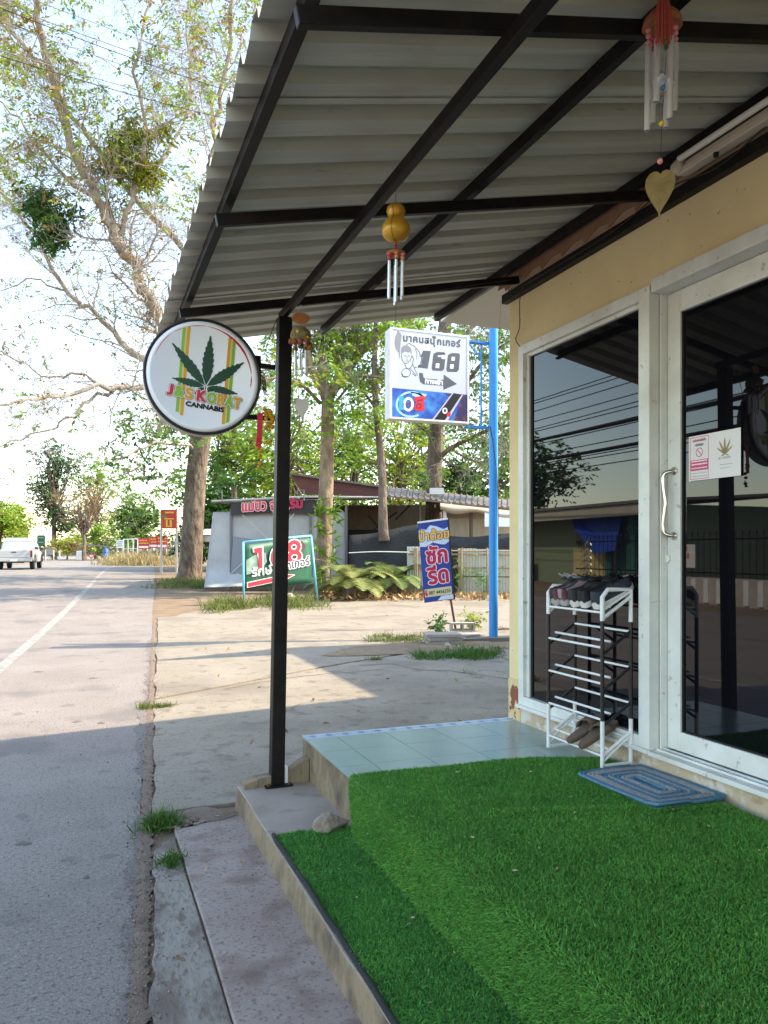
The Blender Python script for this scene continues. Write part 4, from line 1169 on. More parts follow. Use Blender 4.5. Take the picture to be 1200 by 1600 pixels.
# ================================================================== NOTICE ON THE DOOR
NX = DX - .0105
def dxp(x, y): return on_x(1060+x*140/1200, 650+y*140/1200, NX)
q = [dxp(140, 282), dxp(835, 152), dxp(830, 798), dxp(145, 875)]
y0_, y1_ = q[1].y, q[0].y
zt_, zb_ = (q[0].z+q[1].z)/2, (q[2].z+q[3].z)/2
nt_ = thing('door_notice', 'white and pink printed notice with a tan leaf on the glass door', 'notice', (NX, y1_, zb_))
mb = MB(); mb.box(NX, NX+.0008, y0_, y1_, zb_, zt_); mb.build('paper', mat('white sticker paper', (.72, .70, .70), .5), nt_)
W_, H_ = y1_-y0_, zt_-zb_
NO = Vector((NX-.0002, y1_, zb_)); NU, NV, NN = Vector((0, -1, 0)), Vector((0, 0, 1)), Vector((-1, 0, 0))
PINK = mat('pink print', (.60, .07, .20), .5); TANP = mat('tan print', (.32, .25, .12), .5)
def rect(mb, u0, v0, u1, v1, z=0, O=NO, U=NU, V=NV, N=NN, W=None, H=None):
    W = W_ if W is None else W; H = H_ if H is None else H
    mb.prism([(u0*W, v0*H), (u1*W, v0*H), (u1*W, v1*H), (u0*W, v1*H)], O+N*z, U, V, N, .0004)
mb = MB()
for (a, b, c_, d_) in ((.03, .03, .40, .042), (.03, .955, .40, .967), (.03, .042, .037, .955), (.393, .042, .40, .955), (.037, .22, .393, .46)): rect(mb, a, b, c_, d_)
ring = []
for k in range(24):
    a0, a1 = 2*math.pi*k/24, 2*math.pi*(k+1)/24; cx, cy, r1, r2 = .215*W_, .62*H_, .052*H_*2, .043*H_*2
    mb.prism([(cx+r1*math.cos(a0), cy+r1*math.sin(a0)), (cx+r1*math.cos(a1), cy+r1*math.sin(a1)), (cx+r2*math.cos(a1), cy+r2*math.sin(a1)), (cx+r2*math.cos(a0), cy+r2*math.sin(a0))], NO, NU, NV, NN, .0004)
mb.prism([(cx-.04*W_, cy+.055*H_), (cx-.03*W_, cy+.066*H_), (cx+.045*W_, cy-.055*H_), (cx+.035*W_, cy-.066*H_)], NO, NU, NV, NN, .0005)
text_mb('งดจำหน่ายสินค้า', .034*H_*2.2, .0004, mb=mb, O=NO+NU*.215*W_+NV*.865*H_, U=NU, V=NV, N=NN, z=.0005, align='CENTER', sx=.8)
mb.build('border', PINK, nt_)
mb = text_mb('กลุ่มกัญชา', .034*H_*2.2, .0003, O=NO+NU*.215*W_+NV*.765*H_, U=NU, V=NV, N=NN, z=.0005, align='CENTER', sx=.8)
text_mb('J&S : CANNABIS', .030*H_*2, 0, mb=mb, O=NO+NU*.71*W_+NV*.40*H_, U=NU, V=NV, N=NN, z=.0005, align='CENTER', sx=.8)
mb.build('lettering', GREYP, nt_)
mb = MB()      # lines of print too small to read
rl = random.Random(3)
def dashes(mb, u0, u1, v, h, z=.0006):
    u = u0
    while u < u1:
        w = rl.uniform(.02, .07); rect(mb, u, v, min(u+w, u1), v+h, z); u += w+.008
for v in (.415, .345): dashes(mb, .06, .375, v, .028)
dashes(mb, .06, .375, .265, .02)
mb.build('lettering', WHITEP, nt_)
mb = MB(); dashes(mb, .06, .375, .155, .014); dashes(mb, .06, .375, .085, .018); dashes(mb, .62, .86, .27, .016); dashes(mb, .62, .82, .20, .012)
mb.build('lettering', mat('pale grey print', (.38, .38, .40), .5), nt_)
mb = MB()
for an, L_, wd in ((90, .36, .040), (62, .34, .036), (118, .34, .036), (35, .27, .03), (145, .27, .03), (10, .14, .02), (170, .14, .02), (-20, .12, .02), (200, .12, .02)):
    poly = leaflet(R(an), L_*H_, wd*H_, 2) if an not in (10, 170) else None
    if poly: mb.prism([(.71*W_+u, .50*H_+v) for u, v in poly], NO, NU, NV, NN, .0004)
mb.build('leaf_emblem', TANP, nt_)
# ================================================================== BLUE POLE WITH LIGHTBOX SIGN
BLUEPAINT = mat('sky blue paint', (.015, .26, .62), .45, col2=(.012, .22, .55), scale=3, speck=[(18, .5, (.10, .16, .22), .70, .74)])
pb_ = on_z(771, 995, .05); PXx, PYy = pb_.x, pb_.y
bs = thing('pole_sign', 'white lightbox sign reading 168 with an arrow on a tall blue pole', 'sign', (PXx, PYy, .04))
mb = MB(); mb.tube([(PXx, PYy, .02), (PXx, PYy, 6.4)], .072, 20); mb.build('pole', BLUEPAINT, bs, smooth=True, angle=50)
SY = PYy
L0 = on_y(610, 510, SY); L1 = on_y(732, 527, SY)
sx0, sx1 = L0.x, L1.x
sz1 = (on_y(610, 511, SY).z + on_y(732, 526, SY).z)/2; sz0 = (on_y(610, 653, SY).z + on_y(733, 662, SY).z)/2
W2, H2 = sx1-sx0, sz1-sz0
mb = MB(); mb.box(sx0, sx1, SY+.004, SY+.24, sz0, sz1); mb.build('casing', mat('white sign casing', (.62, .62, .62), .5, col2=(.5, .49, .47), scale=5), bs, bevel=.01)
mb = MB()
fw = .022
mb.box(sx0-.005, sx1+.005, SY-.012, SY+.0035, sz1-fw, sz1+.005).box(sx0-.005, sx1+.005, SY-.012, SY+.0035, sz0-.005, sz0+fw).box(sx0-.005, sx0+fw, SY-.0118, SY+.0033, sz0+fw, sz1-fw).box(sx1-fw, sx1+.005, SY-.0118, SY+.0033, sz0+fw, sz1-fw)
mb.build('face_frame', WHITE, bs)
mb = MB(); mb.box(sx0+fw, sx1-fw, SY-.004, SY+.003, sz0+fw, sz1-fw); mb.build('face', mat('white sign vinyl', (.50, .52, .56), .4), bs)
FO = Vector((sx0, SY-.0042, sz0)); FU, FV, FN = Vector((1, 0, 0)), Vector((0, 0, 1)), Vector((0, -1, 0))
# photo crop coords (5x) -> face uv; corners TL(150,150) TR(760,235) BR(765,915) BL(150,860)
def fuv(x, y):
    u = (x-150)/612.0
    top = 150+85*u; bot = 860+55*u
    return (u*W2, (1-(y-top)/(bot-top))*H2)
def fpoly(mb, pts, z=0.0): mb.prism([fuv(*p) for p in pts], FO+FN*z, FU, FV, FN, .0012)
DG = mat('slate grey print', (.075, .08, .10), .5)
mb = MB()
u, v = fuv(242, 258)
text_mb('มาคนสนุ๊กเกอร์', .150, .006, mb=mb, O=FO+FU*u+FV*v, N=FN, z=.0015, rot=0, sx=.98, spacing=1.12)
fpoly(mb, [(400, 338), (460, 342), (435, 480), (360, 468), (362, 450), (385, 448), (392, 395), (398, 390), (378, 385)])
def sixeight(mb, x0, x1, y0, y1, six):
    # squared digit drawn with polygons: outer block, white counters laid over it
    s = 16
    fpoly(mb, [(x0+s+14, y0), (x1+6, y0+4), (x1+16, y0+18), (x1+6, y1-14), (x1-12, y1), (x0-2, y1-4), (x0-12, y1-20), (x0+2, y0+14)])
sixeight(mb, 478, 560, 350, 500, True); sixeight(mb, 594, 676, 362, 512, False)
fpoly(mb, [(368, 510), (398, 514), (402, 545), (412, 556), (560, 570), (562, 528), (668, 605), (560, 648), (558, 616), (400, 600), (376, 580), (370, 550)])
mb.build('lettering', DG, bs)
mb = MB()
for pts in ([(516, 378), (548, 380), (546, 392), (514, 390)], [(548, 376), (585, 378), (582, 408), (544, 406)], [(500, 440), (528, 442), (524, 478), (496, 475)], [(626, 392), (652, 394), (648, 424), (622, 421)], [(614, 450), (642, 452), (638, 486), (610, 483)]):
    fpoly(mb, pts, .0014)
u, v = fuv(412, 592)
text_mb('ทางเข้า', .098, .006, mb=mb, O=FO+FU*u+FV*v, N=FN, z=.0016, rot=0, sx=1.15)
mb.build('lettering', WHITEP, bs)
# player leaning over the cue ball, line drawing
mb = MB()
fpoly(mb, [(205, 175), (222, 190), (236, 215), (228, 270), (222, 330), (220, 405), (212, 350), (190, 320), (180, 270), (186, 225)], .0003)       # cue and shaded shape
fpoly(mb, [(232, 310), (250, 292), (285, 295), (308, 320), (312, 365), (300, 345), (285, 350), (262, 340), (240, 355), (233, 380), (230, 340)], .0003)   # hair
mb.build('player_drawing', mat('soft grey print', (.22, .22, .24), .5), bs)
mb = MB()
def pline(pts, w=.010):
    P = [Vector(fuv(*p)) for p in pts]
    for a, b in zip(P, P[1:]):
        d = (b-a)
        if d.length < 1e-6: continue
        d.normalize(); s = Vector((-d.y, d.x))*w/2
        mb.prism([tuple(a-s-d*w*.3), tuple(b-s+d*w*.3), tuple(b+s+d*w*.3), tuple(a+s-d*w*.3)], FO+FN*.0006, FU, FV, FN, .0006)
pline([(232, 375), (240, 410), (258, 435), (280, 432), (300, 412), (312, 380)])
pline([(258, 375), (270, 378)], .012); pline([(282, 378), (296, 376)], .012); pline([(276, 385), (272, 402), (280, 404)], .006); pline([(264, 416), (284, 414)], .007)
pline([(270, 290), (290, 278), (330, 300), (368, 345), (388, 400), (380, 440), (360, 470)])
pline([(312, 370), (325, 400), (318, 440), (330, 468), (352, 470)]); pline([(340, 320), (352, 360), (350, 400)], .007)
pline([(258, 440), (270, 470), (290, 480), (310, 460), (318, 440)])
pline([(300, 475), (320, 500), (345, 528), (340, 535), (318, 515)], .008); pline([(330, 470), (352, 520), (356, 530)], .008)
c_ = [(268+34*math.cos(2*math.pi*k/16), 508+34*math.sin(2*math.pi*k/16)) for k in range(17)]
pline(c_, .008); pline([(236, 515), (242, 532), (258, 540), (276, 538)], .016)
mb.build('player_outline', DG, bs)
# drink panel at the foot of the face
PB = mat('cobalt blue print', (.012, .065, .36), .45, col2=(.04, .25, .62), scale=3.5, lo=.45, hi=.65)
mb = MB(); fpoly(mb, [(154, 622), (757, 692), (757, 910), (154, 848)], .0002); mb.build('panel', PB, bs)
mb = MB(); fpoly(mb, [(560, 675), (757, 698), (757, 908), (640, 897), (700, 740)], .0016); mb.build('panel_dark', mat('dark indigo print', (.03, .02, .08), .45, col2=(.25, .06, .03), scale=6, lo=.5, hi=.7), bs)
mb = MB(); fpoly(mb, [(640, 675), (705, 690), (565, 893), (484, 880)], .0030); mb.build('bottle_print', mat('black bottle print', (.012, .010, .012), .4), bs)
mb = MB(); fpoly(mb, [(630, 674), (640, 675), (484, 880), (470, 878)], .0030); fpoly(mb, [(705, 690), (716, 692), (590, 895), (565, 893)], .0030); mb.build('bottle_edge', mat('pale lilac print', (.5, .45, .55), .5), bs)
def ring(mb, cx, cy, rx, ry, w, z, a0=0, a1=360, n=28):
    for k in range(n):
        t0, t1 = R(a0+(a1-a0)*k/n), R(a0+(a1-a0)*(k+1)/n)
        fpoly(mb, [(cx+rx*math.cos(t0), cy+ry*math.sin(t0)), (cx+rx*math.cos(t1), cy+ry*math.sin(t1)), (cx+(rx-w)*math.cos(t1), cy+(ry-w)*math.sin(t1)), (cx+(rx-w)*math.cos(t0), cy+(ry-w)*math.sin(t0))], z)
mb = MB(); ring(mb, 308, 756, 120, 104, 16, .0016, 60, 330); fpoly(mb, [(300, 655), (430, 680), (400, 720), (320, 690)], .0016); mb.build('swirl', mat('ice blue print', (.35, .60, .78), .45), bs)
mb = MB(); fpoly(mb, [(215, 690), (248, 690), (250, 800), (212, 800)], .0034); mb.build('logo_bar', mat('teal print', (.02, .35, .50), .45), bs)
mb = MB(); ring(mb, 285, 755, 42, 56, 19, .0034); ring(mb, 570, 812, 20, 24, 10, .0046); mb.build('logo_ring', WHITEP, bs)
mb = MB(); fpoly(mb, [(330, 700), (395, 690), (425, 700), (405, 730), (412, 800), (385, 812), (335, 806), (330, 770), (350, 745), (332, 730)], .0034); mb.build('logo_red', REDP, bs)
mb = MB(); fpoly(mb, [(590, 822), (618, 830), (612, 862), (582, 852)], .0046); mb.build('bottle_mark', REDP, bs)
mb = MB(); ring(mb, 366, 770, 22, 20, 8, .0048); fpoly(mb, [(350, 722), (400, 716), (398, 726), (352, 732)], .0048); ring(mb, 285, 760, 16, 18, 6, .0048); mb.build('logo_lines', mat('dark red print', (.25, .01, .02), .45), bs)
# brackets
for zc in (on_y(780, 536, SY).z, on_y(780, 668, SY).z):
    mb = MB(); mb.box(sx1, PXx+.05, SY+.07, SY+.13, zc-.02, zc+.02)
    mb.hexa([(sx1, SY+.03, zc-.018), (PXx-.06, SY+.06, zc-.018), (PXx-.06, SY+.14, zc-.018), (sx1, SY+.2, zc-.018), (sx1, SY+.03, zc-.008), (PXx-.06, SY+.06, zc-.008), (PXx-.06, SY+.14, zc-.008), (sx1, SY+.2, zc-.008)])
    mb.build('bracket', BLUEPAINT, bs)
    if zc == on_y(780, 536, SY).z: ztop_ = zc
    zlow_ = zc
mb = MB(); mb.bar((PXx-.17, SY+.1, zlow_), (PXx-.17, SY+.1, ztop_), .022, .022, up=(1, 0, 0)); mb.bar((sx1+.02, SY+.1, ztop_), (PXx-.17, SY+.1, ztop_-.25), .02, .02); mb.build('stay', BLUEPAINT, bs)
mb = MB(); a = on_y(742, 488, SY); mb.bar((a.x, SY, a.z), (PXx, SY, a.z+.18), .05, .05); mb.build('strut', BLUEPAINT, bs)
cable('wire', [(PXx-.075, SY-.03, zlow_), (PXx-.03, SY-.078, zlow_-.4), (PXx+.03, SY-.078, zlow_-.9), (PXx+.05, SY-.07, zlow_-1.6)], .006, parent=bs)

# ================================================================== LEANING BLUE BANNER
base = on_z(713, 985, .0)
bd = FPX*CAM_H/(985-HOR)
T_ = lambda px, py: pix(px, py, bd)
bn = thing('laundry_banner', 'narrow blue banner with red Thai letters tilted on a rusty stake', 'banner', base)
RUST = mat('rusty stake', (.10, .045, .03), .85, col2=(.17, .08, .05), scale=20)
mb = MB(); mb.tube([T_(713, 986)+Vector((.03, .08, 0)), T_(697, 890)+Vector((.03, .08, 0)), T_(689, 800)+Vector((.03, .08, 0))], .022, 8); mb.build('stake', RUST, bn, smooth=True)
q = [T_(653, 817), T_(698, 811), T_(709, 934), T_(663, 942)]   # TL TR BR BL
BU = (q[1]-q[0]).normalized(); BV = (q[0]-q[3]).normalized(); BW = ((q[1]-q[0]).length+(q[2]-q[3]).length)/2; BH = (q[0]-q[3]).length
BN = BU.cross(BV).normalized()
if BN.y > 0: BN = -BN
BO = q[3]
BLUEB = mat('blue vinyl banner', (.012, .035, .22), .45, col2=(.02, .06, .32), scale=2)
mb = MB(); mb.prism([(0, 0), (BW, 0), (BW, BH), (0, BH)], BO, BU, BV, BN, .012); mb.build('board', BLUEB, bn)
mb = MB(); mb.prism([(-.01, BH-.012), (BW+.01, BH-.012), (BW+.01, BH+.02), (-.01, BH+.02)], BO, BU, BV, BN, .03); mb.build('top_rail', WHITE, bn)
mb = MB(); mb.prism([(BW, 0), (BW+.03, 0), (BW+.03, BH), (BW, BH)], BO-BN*.01, BU, BV, BN, .02); mb.build('side_rail', BLACKP, bn)
BF = BO + BN*.0125
def brect(mb, u0, v0, u1, v1, z=0): mb.prism([(u0*BW, v0*BH), (u1*BW, v0*BH), (u1*BW, v1*BH), (u0*BW, v1*BH)], BF+BN*z, BU, BV, BN, .001)
def bpoly(mb, pts, z=0): mb.prism([(u*BW, v*BH) for u, v in pts], BF+BN*z, BU, BV, BN, .001)
mb = MB(); bpoly(mb, [(0, .70), (.2, .69), (.45, .735), (.7, .70), (.85, .69), (1, .72), (1, .90), (.85, .88), (.6, .93), (.4, .95), (.25, .90), (.1, .92), (0, .90)]); CLD = mat('pale blue print', (.42, .55, .75), .5, col2=(.6, .66, .75), scale=8); mb.build('cloud_print', CLD, bn)
mb = MB(); bpoly(mb, [(.45, .01), (.6, .06), (.8, .06), (1, .06), (1, .005)]); mb.build('splash_print', CLD, bn)
mb = MB(); brect(mb, .04, .065, .96, .165, .0012); mb.build('number_panel', mat('cream print', (.55, .50, .30), .5), bn)
mb = MB(); bpoly(mb, [(.06, .08), (.14, .08), (.15, .10), (.10, .13), (.14, .15), (.07, .155), (.05, .12)], .0024); mb.build('phone_icon', REDP, bn)
def btext(body, size, u, v, m, bold, z, name='lettering', sx=1.0, align='CENTER'):
    text_mb(body, size, bold, O=BF+BU*(u*BW)+BV*(v*BH), U=BU, V=BV, N=BN, z=z, align=align, sx=sx).build(name, m, bn)
btext('087 4456335', .088, .55, .092, BLACKPR, .002, .0026, sx=.86)
OUTL = mat('brown outline print', (.10, .03, .015), .5); CRM = mat('cream letter print', (.75, .45, .12), .5)
btext('ป้าต้อย', .235, .51, .765, OUTL, .017, .0024, sx=.86); btext('ป้าต้อย', .235, .51, .765, CRM, .007, .0040, sx=.86)
PKL = mat('pink white outline print', (.75, .60, .66), .5); CRIM = mat('crimson print', (.45, .012, .06), .5)
for body, v in (('ซัก', .475), ('รีด', .225)):
    btext(body, .40, .56, v, PKL, .030, .0024, sx=.88); btext(body, .40, .56, v, CRIM, .014, .0042, sx=.88)

# ================================================================== GREEN 168 BANNER
gl, gr = on_ter(381, 946), on_ter(497, 940)
gd = gl.x*sY+gl.y*cY; gd2 = gr.x*sY+gr.y*cY
gb_ = thing('snooker_banner', 'green vinyl banner with red 168 and arrow on a light blue frame', 'banner', gl)
LB = mat('light blue frame paint', (.16, .50, .62), .5)
TL, TR = pix(380, 847, gd), pix(486, 837, gd2)
mb = MB(); mb.tube([gl-Vector((0, 0, .1)), TL], .028, 8).tube([gr-Vector((0, 0, .1)), TR], .028, 8).tube([TL, TR], .026, 8); mb.build('frame', LB, gb_, smooth=True)
def gq(px, py):
    t = (px-380)/110.0
    return pix(px, py, gd+(gd2-gd)*t)
cn = [gq(382, 851), gq(485, 841), gq(487, 911), gq(382, 920)]
GRNV = mat('green vinyl banner', (.012, .075, .040), .5, col2=(.02, .12, .065), scale=2.5)
g = []
for i in range(9):
    v = i/8; row = []
    for j in range(13):
        u = j/12
        p = (cn[0]*(1-u)+cn[1]*u)*(1-v) + (cn[3]*(1-u)+cn[2]*u)*v
        p = p + Vector((0, -.03*math.sin(u*7+v*4)*math.sin(math.pi*v), 0)); row.append(p)
    g.append(row)
o = MB().sheet(g).build('vinyl', GRNV, gb_, smooth=True); s_ = o.modifiers.new('solid', 'SOLIDIFY'); s_.thickness = .01
GU = ((cn[1]-cn[0])+(cn[2]-cn[3])).normalized(); GV = ((cn[0]-cn[3])+(cn[1]-cn[2])).normalized(); GN = GU.cross(GV)
if GN.y > 0: GN = -GN
GO = (cn[3]) + GN*.05
GWd = (cn[1]-cn[0]).length; GHt = ((cn[0]-cn[3]).length+(cn[1]-cn[2]).length)/2
def gtext(body, size, u, v, m, bold, z, sx=1, rot=0.0, spacing=1.0): text_mb(body, size, bold, O=GO+GU*u*GWd+GV*v*GHt, U=GU, V=GV, N=GN, z=z, sx=sx, rot=rot, spacing=spacing).build('lettering', m, gb_)
mb = MB(); mb.prism([(0.02*GWd, .3*GHt), (.2*GWd, .34*GHt), (.32*GWd, .55*GHt), (.3*GWd, .75*GHt), (.15*GWd, .72*GHt), (.02*GWd, .62*GHt)], GO-GN*.012, GU, GV, GN, .002); mb.build('pale_print', mat('misty print', (.28, .36, .32), .5, col2=(.1, .2, .15), scale=4), gb_)
mb = MB(); mb.prism([(.70*GWd, .60*GHt), (.80*GWd, .55*GHt), (.92*GWd, .82*GHt), (.86*GWd, .96*GHt), (.72*GWd, .88*GHt)], GO-GN*.012, GU, GV, GN, .002); mb.build('dark_print', mat('maroon print', (.10, .03, .035), .5), gb_)
ONE = [(.13, .86), (.245, .88), (.25, .42), (.195, .41), (.19, .76), (.135, .75)]
def gone(grow, m, z):
    cx = sum(p[0] for p in ONE)/6; cy = sum(p[1] for p in ONE)/6; mb = MB()
    mb.prism([((u + (grow if u > cx else -grow))*GWd, (v + (grow*1.4 if v > cy else -grow*1.4))*GHt) for u, v in ONE], GO+GN*z, GU, GV, GN, .002); mb.build('lettering', m, gb_)
gone(.018, WHITEP, .004); gone(0, REDP, .008)
gtext('68', .88, .36, .42, WHITEP, .045, .004, 1.12, R(3), 1.05); gtext('68', .88, .36, .42, REDP, .018, .008, 1.12, R(3), 1.05)
SILV = mat('silver print', (.42, .45, .43), .5)
gtext('รักษ์', .30, .09, .25, SILV, .012, .004, 1.2, R(3)); gtext('สนุกเกอร์', .30, .42, .30, WHITEP, .03, .010, 1.0, R(6)); gtext('สนุกเกอร์', .30, .42, .30, BLACKPR, .006, .0145, 1.0, R(6))
def garrow(grow, m, z):
    mb = MB(); a = [(.035-grow, .03-grow), (.50, .10-grow), (.50, .05-grow*1.5), (.72+grow*2, .195), (.50, .245+grow*1.2), (.50, .205+grow), (.035-grow, .125+grow)]
    mb.prism([(u*GWd, v*GHt) for u, v in a], GO+GN*z, GU, GV, GN, .002); mb.build('arrow', m, gb_)
garrow(.012, WHITEP, .002); garrow(0, REDP, .006)

# ================================================================== SHACK EATERY
TARP = mat('grey mesh tarp', (.58, .575, .57), .8, col2=(.48, .48, .485), scale=1.5, bump=.3, bscale=4, bdist=.05, trans=.3)
NETM = mat('black shade net', (.016, .017, .02), .8, col2=(.05, .052, .056), scale=7, stretch=(1, 1, 14), lo=.45, hi=.7, bump=.6, bscale=10)
WOOD = mat('grey weathered wood', (.13, .09, .065), .9, col2=(.20, .15, .11), scale=7, stretch=(6, 6, .6))
TIN = mat('old tin roof', (.22, .20, .18), .6, metal=.2, col2=(.13, .095, .075), scale=2.4, speck=[(3, .7, (.17, .085, .05), .52, .66), (11, .6, (.08, .06, .05), .55, .68)])
MAROON = mat('maroon gable sheet', (.10, .035, .032), .7, col2=(.14, .05, .045), scale=3, stretch=(1, 1, 8))
PLY = mat('whitewashed board', (.50, .46, .40), .8, col2=(.40, .35, .29), scale=2, stretch=(6, 6, 1))
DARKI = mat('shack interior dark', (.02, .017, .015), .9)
sh_l = on_ter(335, 921); sd = sh_l.x*sY+sh_l.y*cY
SD = lambda px, py, k=0.0: pix(px, py, sd+k)
shk = thing('eatery_shack', 'low open shack with grey tarp front and rusty tin roof under the trees', 'shack', Vector((SD(560, 900).x, SD(560, 900).y, ter(26))))
# front grey tarp, gathered at the ground
g = []
for i in range(10):
    v = i/9; row = []
    for j in range(30):
        u = j/29
        px = 333 + (543-333)*u - (6 if u == 0 else 0)*v*1.0 + (-8*(1-u))*v
        py = 800 + v*(118-8*u)
        row.append(SD(px, py, .3*math.sin(u*23)*.3*v - 1.2*max(0, v-.85)*6*(1-u) - .0))
    g.append(row)
o = MB().sheet(g).build('tarp', TARP, shk, smooth=True); s_ = o.modifiers.new('solid', 'SOLIDIFY'); s_.thickness = .01
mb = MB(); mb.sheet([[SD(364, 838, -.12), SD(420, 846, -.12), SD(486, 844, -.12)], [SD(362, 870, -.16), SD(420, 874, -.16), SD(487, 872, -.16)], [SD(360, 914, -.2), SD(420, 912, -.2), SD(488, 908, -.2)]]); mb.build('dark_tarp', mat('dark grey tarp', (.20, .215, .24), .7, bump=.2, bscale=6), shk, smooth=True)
for px, y0, y1 in ((361, 795, 920), (485, 795, 912), (541, 790, 905)):
    mb = MB(); mb.tube([SD(px, y0, -.08), SD(px, y1, -.08)], .045, 6); mb.build('post', mat('grey post', (.16, .16, .165), .7), shk)
for a, b in (((376, 802), (425, 848)), ((462, 800), (452, 812)), ((362, 895), (392, 868)), ((470, 830), (500, 858))):
    mb = MB(); mb.tube([SD(*a, -.2), SD(*b, -.3)], .012, 4); mb.build('rope', mat('white rope', (.6, .58, .54), .9), shk)
# sign cloth over the tarp
mb = MB(); mb.sheet([[SD(360, 784, -.25), SD(430, 780, -.25), SD(497, 777, -.25)], [SD(361, 805, -.25), SD(430, 800, -.25), SD(491, 804, -.25)]]); sc_ = mb.build('sign_cloth', mat('black sign cloth', (.035, .03, .032), .7), shk)
so_ = SD(377, 799, -.32); su_ = (SD(477, 794, -.32)-so_).normalized(); sn_ = -Vector((sY, cY, 0))
text_mb('แม่ปิว จุ่มแ', .47, .035, O=so_, U=su_, V=Vector((0, 0, 1)), N=sn_, z=.0, sx=.78).build('lettering', mat('pale pink print', (.65, .45, .45), .5), shk)
text_mb('แม่ปิว จุ่มแ', .47, .010, O=so_, U=su_, V=Vector((0, 0, 1)), N=sn_, z=.006, sx=.78).build('lettering', REDP, shk)
so2 = SD(453, 794, -.32)
text_mb('ริม', .44, .025, O=so2, U=su_, V=Vector((0, 0, 1)), N=sn_, z=0, sx=.9).build('lettering', CRIM, shk)
# roof of the front bay: tin sheets on a rail
def roof_quad(name, a, b, c, d, m, t=.05, ribs=0):
    a, b, c, d = map(Vector, (a, b, c, d)); n = (b-a).cross(d-a).normalized()
    if n.z < 0: n = -n
    mb = MB(); mb.hexa([a, b, c, d, a+n*t, b+n*t, c+n*t, d+n*t])
    for k in range(ribs):
        t0 = (k+.5)/ribs
        mb.bar(a+(b-a)*t0+n*(t+.02), d+(c-d)*t0+n*(t+.02), .05, .04)
    return mb.build(name, m, shk, fixn=True)
roof_quad('roof', SD(330, 786, -.3), SD(606, 778, -.3), SD(606, 780, 5), SD(350, 787, 5), TIN, .03, 0)
mb = MB(); mb.tube([SD(331, 783, -.34), SD(475, 776, -.34), SD(602, 777, -.34)], .035, 6); mb.build('gutter', mat('pale gutter', (.45, .44, .43), .5), shk)
for px in (343, 471): 
    mb = MB(); mb.tube([SD(px-6, 772, -.5), SD(px-6, 766, -.5), SD(px+4, 766, -.5), SD(px+4, 782, -.5)], .022, 5); mb.build('pipe_hook', mat('grey pipe', (.2, .2, .2), .6), shk)
mb = MB(); A, B_, C_ = SD(455, 741, 1.5), SD(604, 763, 1.5), SD(604, 776, 1.5); D_ = SD(474, 772, 1.5)
mb.hexa([D_, C_, C_+Vector((0, .1, 0)), D_+Vector((0, .1, 0)), A, B_, B_+Vector((0, .1, 0)), A+Vector((0, .1, 0))])
mb.build('gable_sheet', MAROON, shk)
mb = MB(); mb.bar(SD(450, 740, 1.45), SD(606, 762, 1.45), .25, .07); mb.build('gable_trim', TIN, shk)
# right wing: long low roof
roof_quad('roof', SD(604, 777, -1.0), SD(845, 801, -1.0), SD(845, 788, 4.5), SD(606, 763, 4.5), TIN, .05, 26)
mb = MB()
for px in (606, 640, 680, 730, 770, 810): mb.bar(SD(px, 783+(px-606)*.1, -.9), SD(px, 775, 4), .06, .1)
mb.build('rafters', WOOD, shk)
for px, y1 in ((594, 900), (657, 890), (736, 900), (775, 900), (830, 900)):
    mb = MB(); mb.tube([SD(px, 778+(px-600)*.12, -.3), SD(px, y1, -.3)], .07 if px != 657 else .035, 6); mb.build('post', WOOD, shk)
mb = MB(); mb.tube([SD(695, 790, -.9), SD(695, 900, -.9)], .06, 8); mb.build('post', mat('pale pipe post', (.5, .5, .5), .5), shk)
mb = MB(); mb.obox(SD(680, 840, 4.2), Vector((cY, -sY, 0))*4.6, Vector((sY, cY, 0))*.08, Vector((0, 0, 1.25))); mb.build('back_wall', PLY, shk)
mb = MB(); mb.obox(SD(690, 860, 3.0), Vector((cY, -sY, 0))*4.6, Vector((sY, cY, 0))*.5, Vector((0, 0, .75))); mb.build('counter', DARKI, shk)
mb = MB(); mb.obox(SD(550, 850, 3), Vector((cY, -sY, 0))*1.0, Vector((sY, cY, 0))*.08, Vector((0, 0, 1.4))); mb.build('partition', WOOD, shk)
mb = MB(); mb.obox(SD(750, 833, 1.2), Vector((cY, -sY, 0))*1.2, Vector((sY, cY, 0))*.05, Vector((0, 0, .5))); mb.build('cupboard', PLY, shk)
for a, b in (((620, 800), (575, 835)), ((575, 805), (605, 840)), ((640, 790), (618, 812))):
    mb = MB(); mb.bar(SD(*a, 1.0), SD(*b, 1.0), .05, .06); mb.build('brace', DARKI, shk)
# torn awning cloth under the right roof
g = []
for i in range(5):
    v = i/4
    g.append([SD(688+u*112, 786+u*12+v*(10+4*math.sin(u*9)+5*u), -1.05-.2*math.sin(v*3)) for u in [k/16 for k in range(17)]])
MB().sheet(g).build('awning_cloth', mat('dusty beige cloth', (.36, .29, .23), .9, bump=.4, bscale=5), shk, smooth=True)
mb = MB(); mb.obox(SD(782, 812, -1.2), Vector((cY, -sY, 0))*.5, Vector((sY, cY, 0))*.02, Vector((0, 0, .22))); mb.build('white_board', WHITE, shk)
mb = MB(); mb.obox(SD(682, 768, -.8), Vector((cY, -sY, 0))*.22, Vector((sY, cY, 0))*.2, Vector((0, 0, .1))); mb.build('vent', mat('pale vent', (.5, .5, .5), .5), shk)
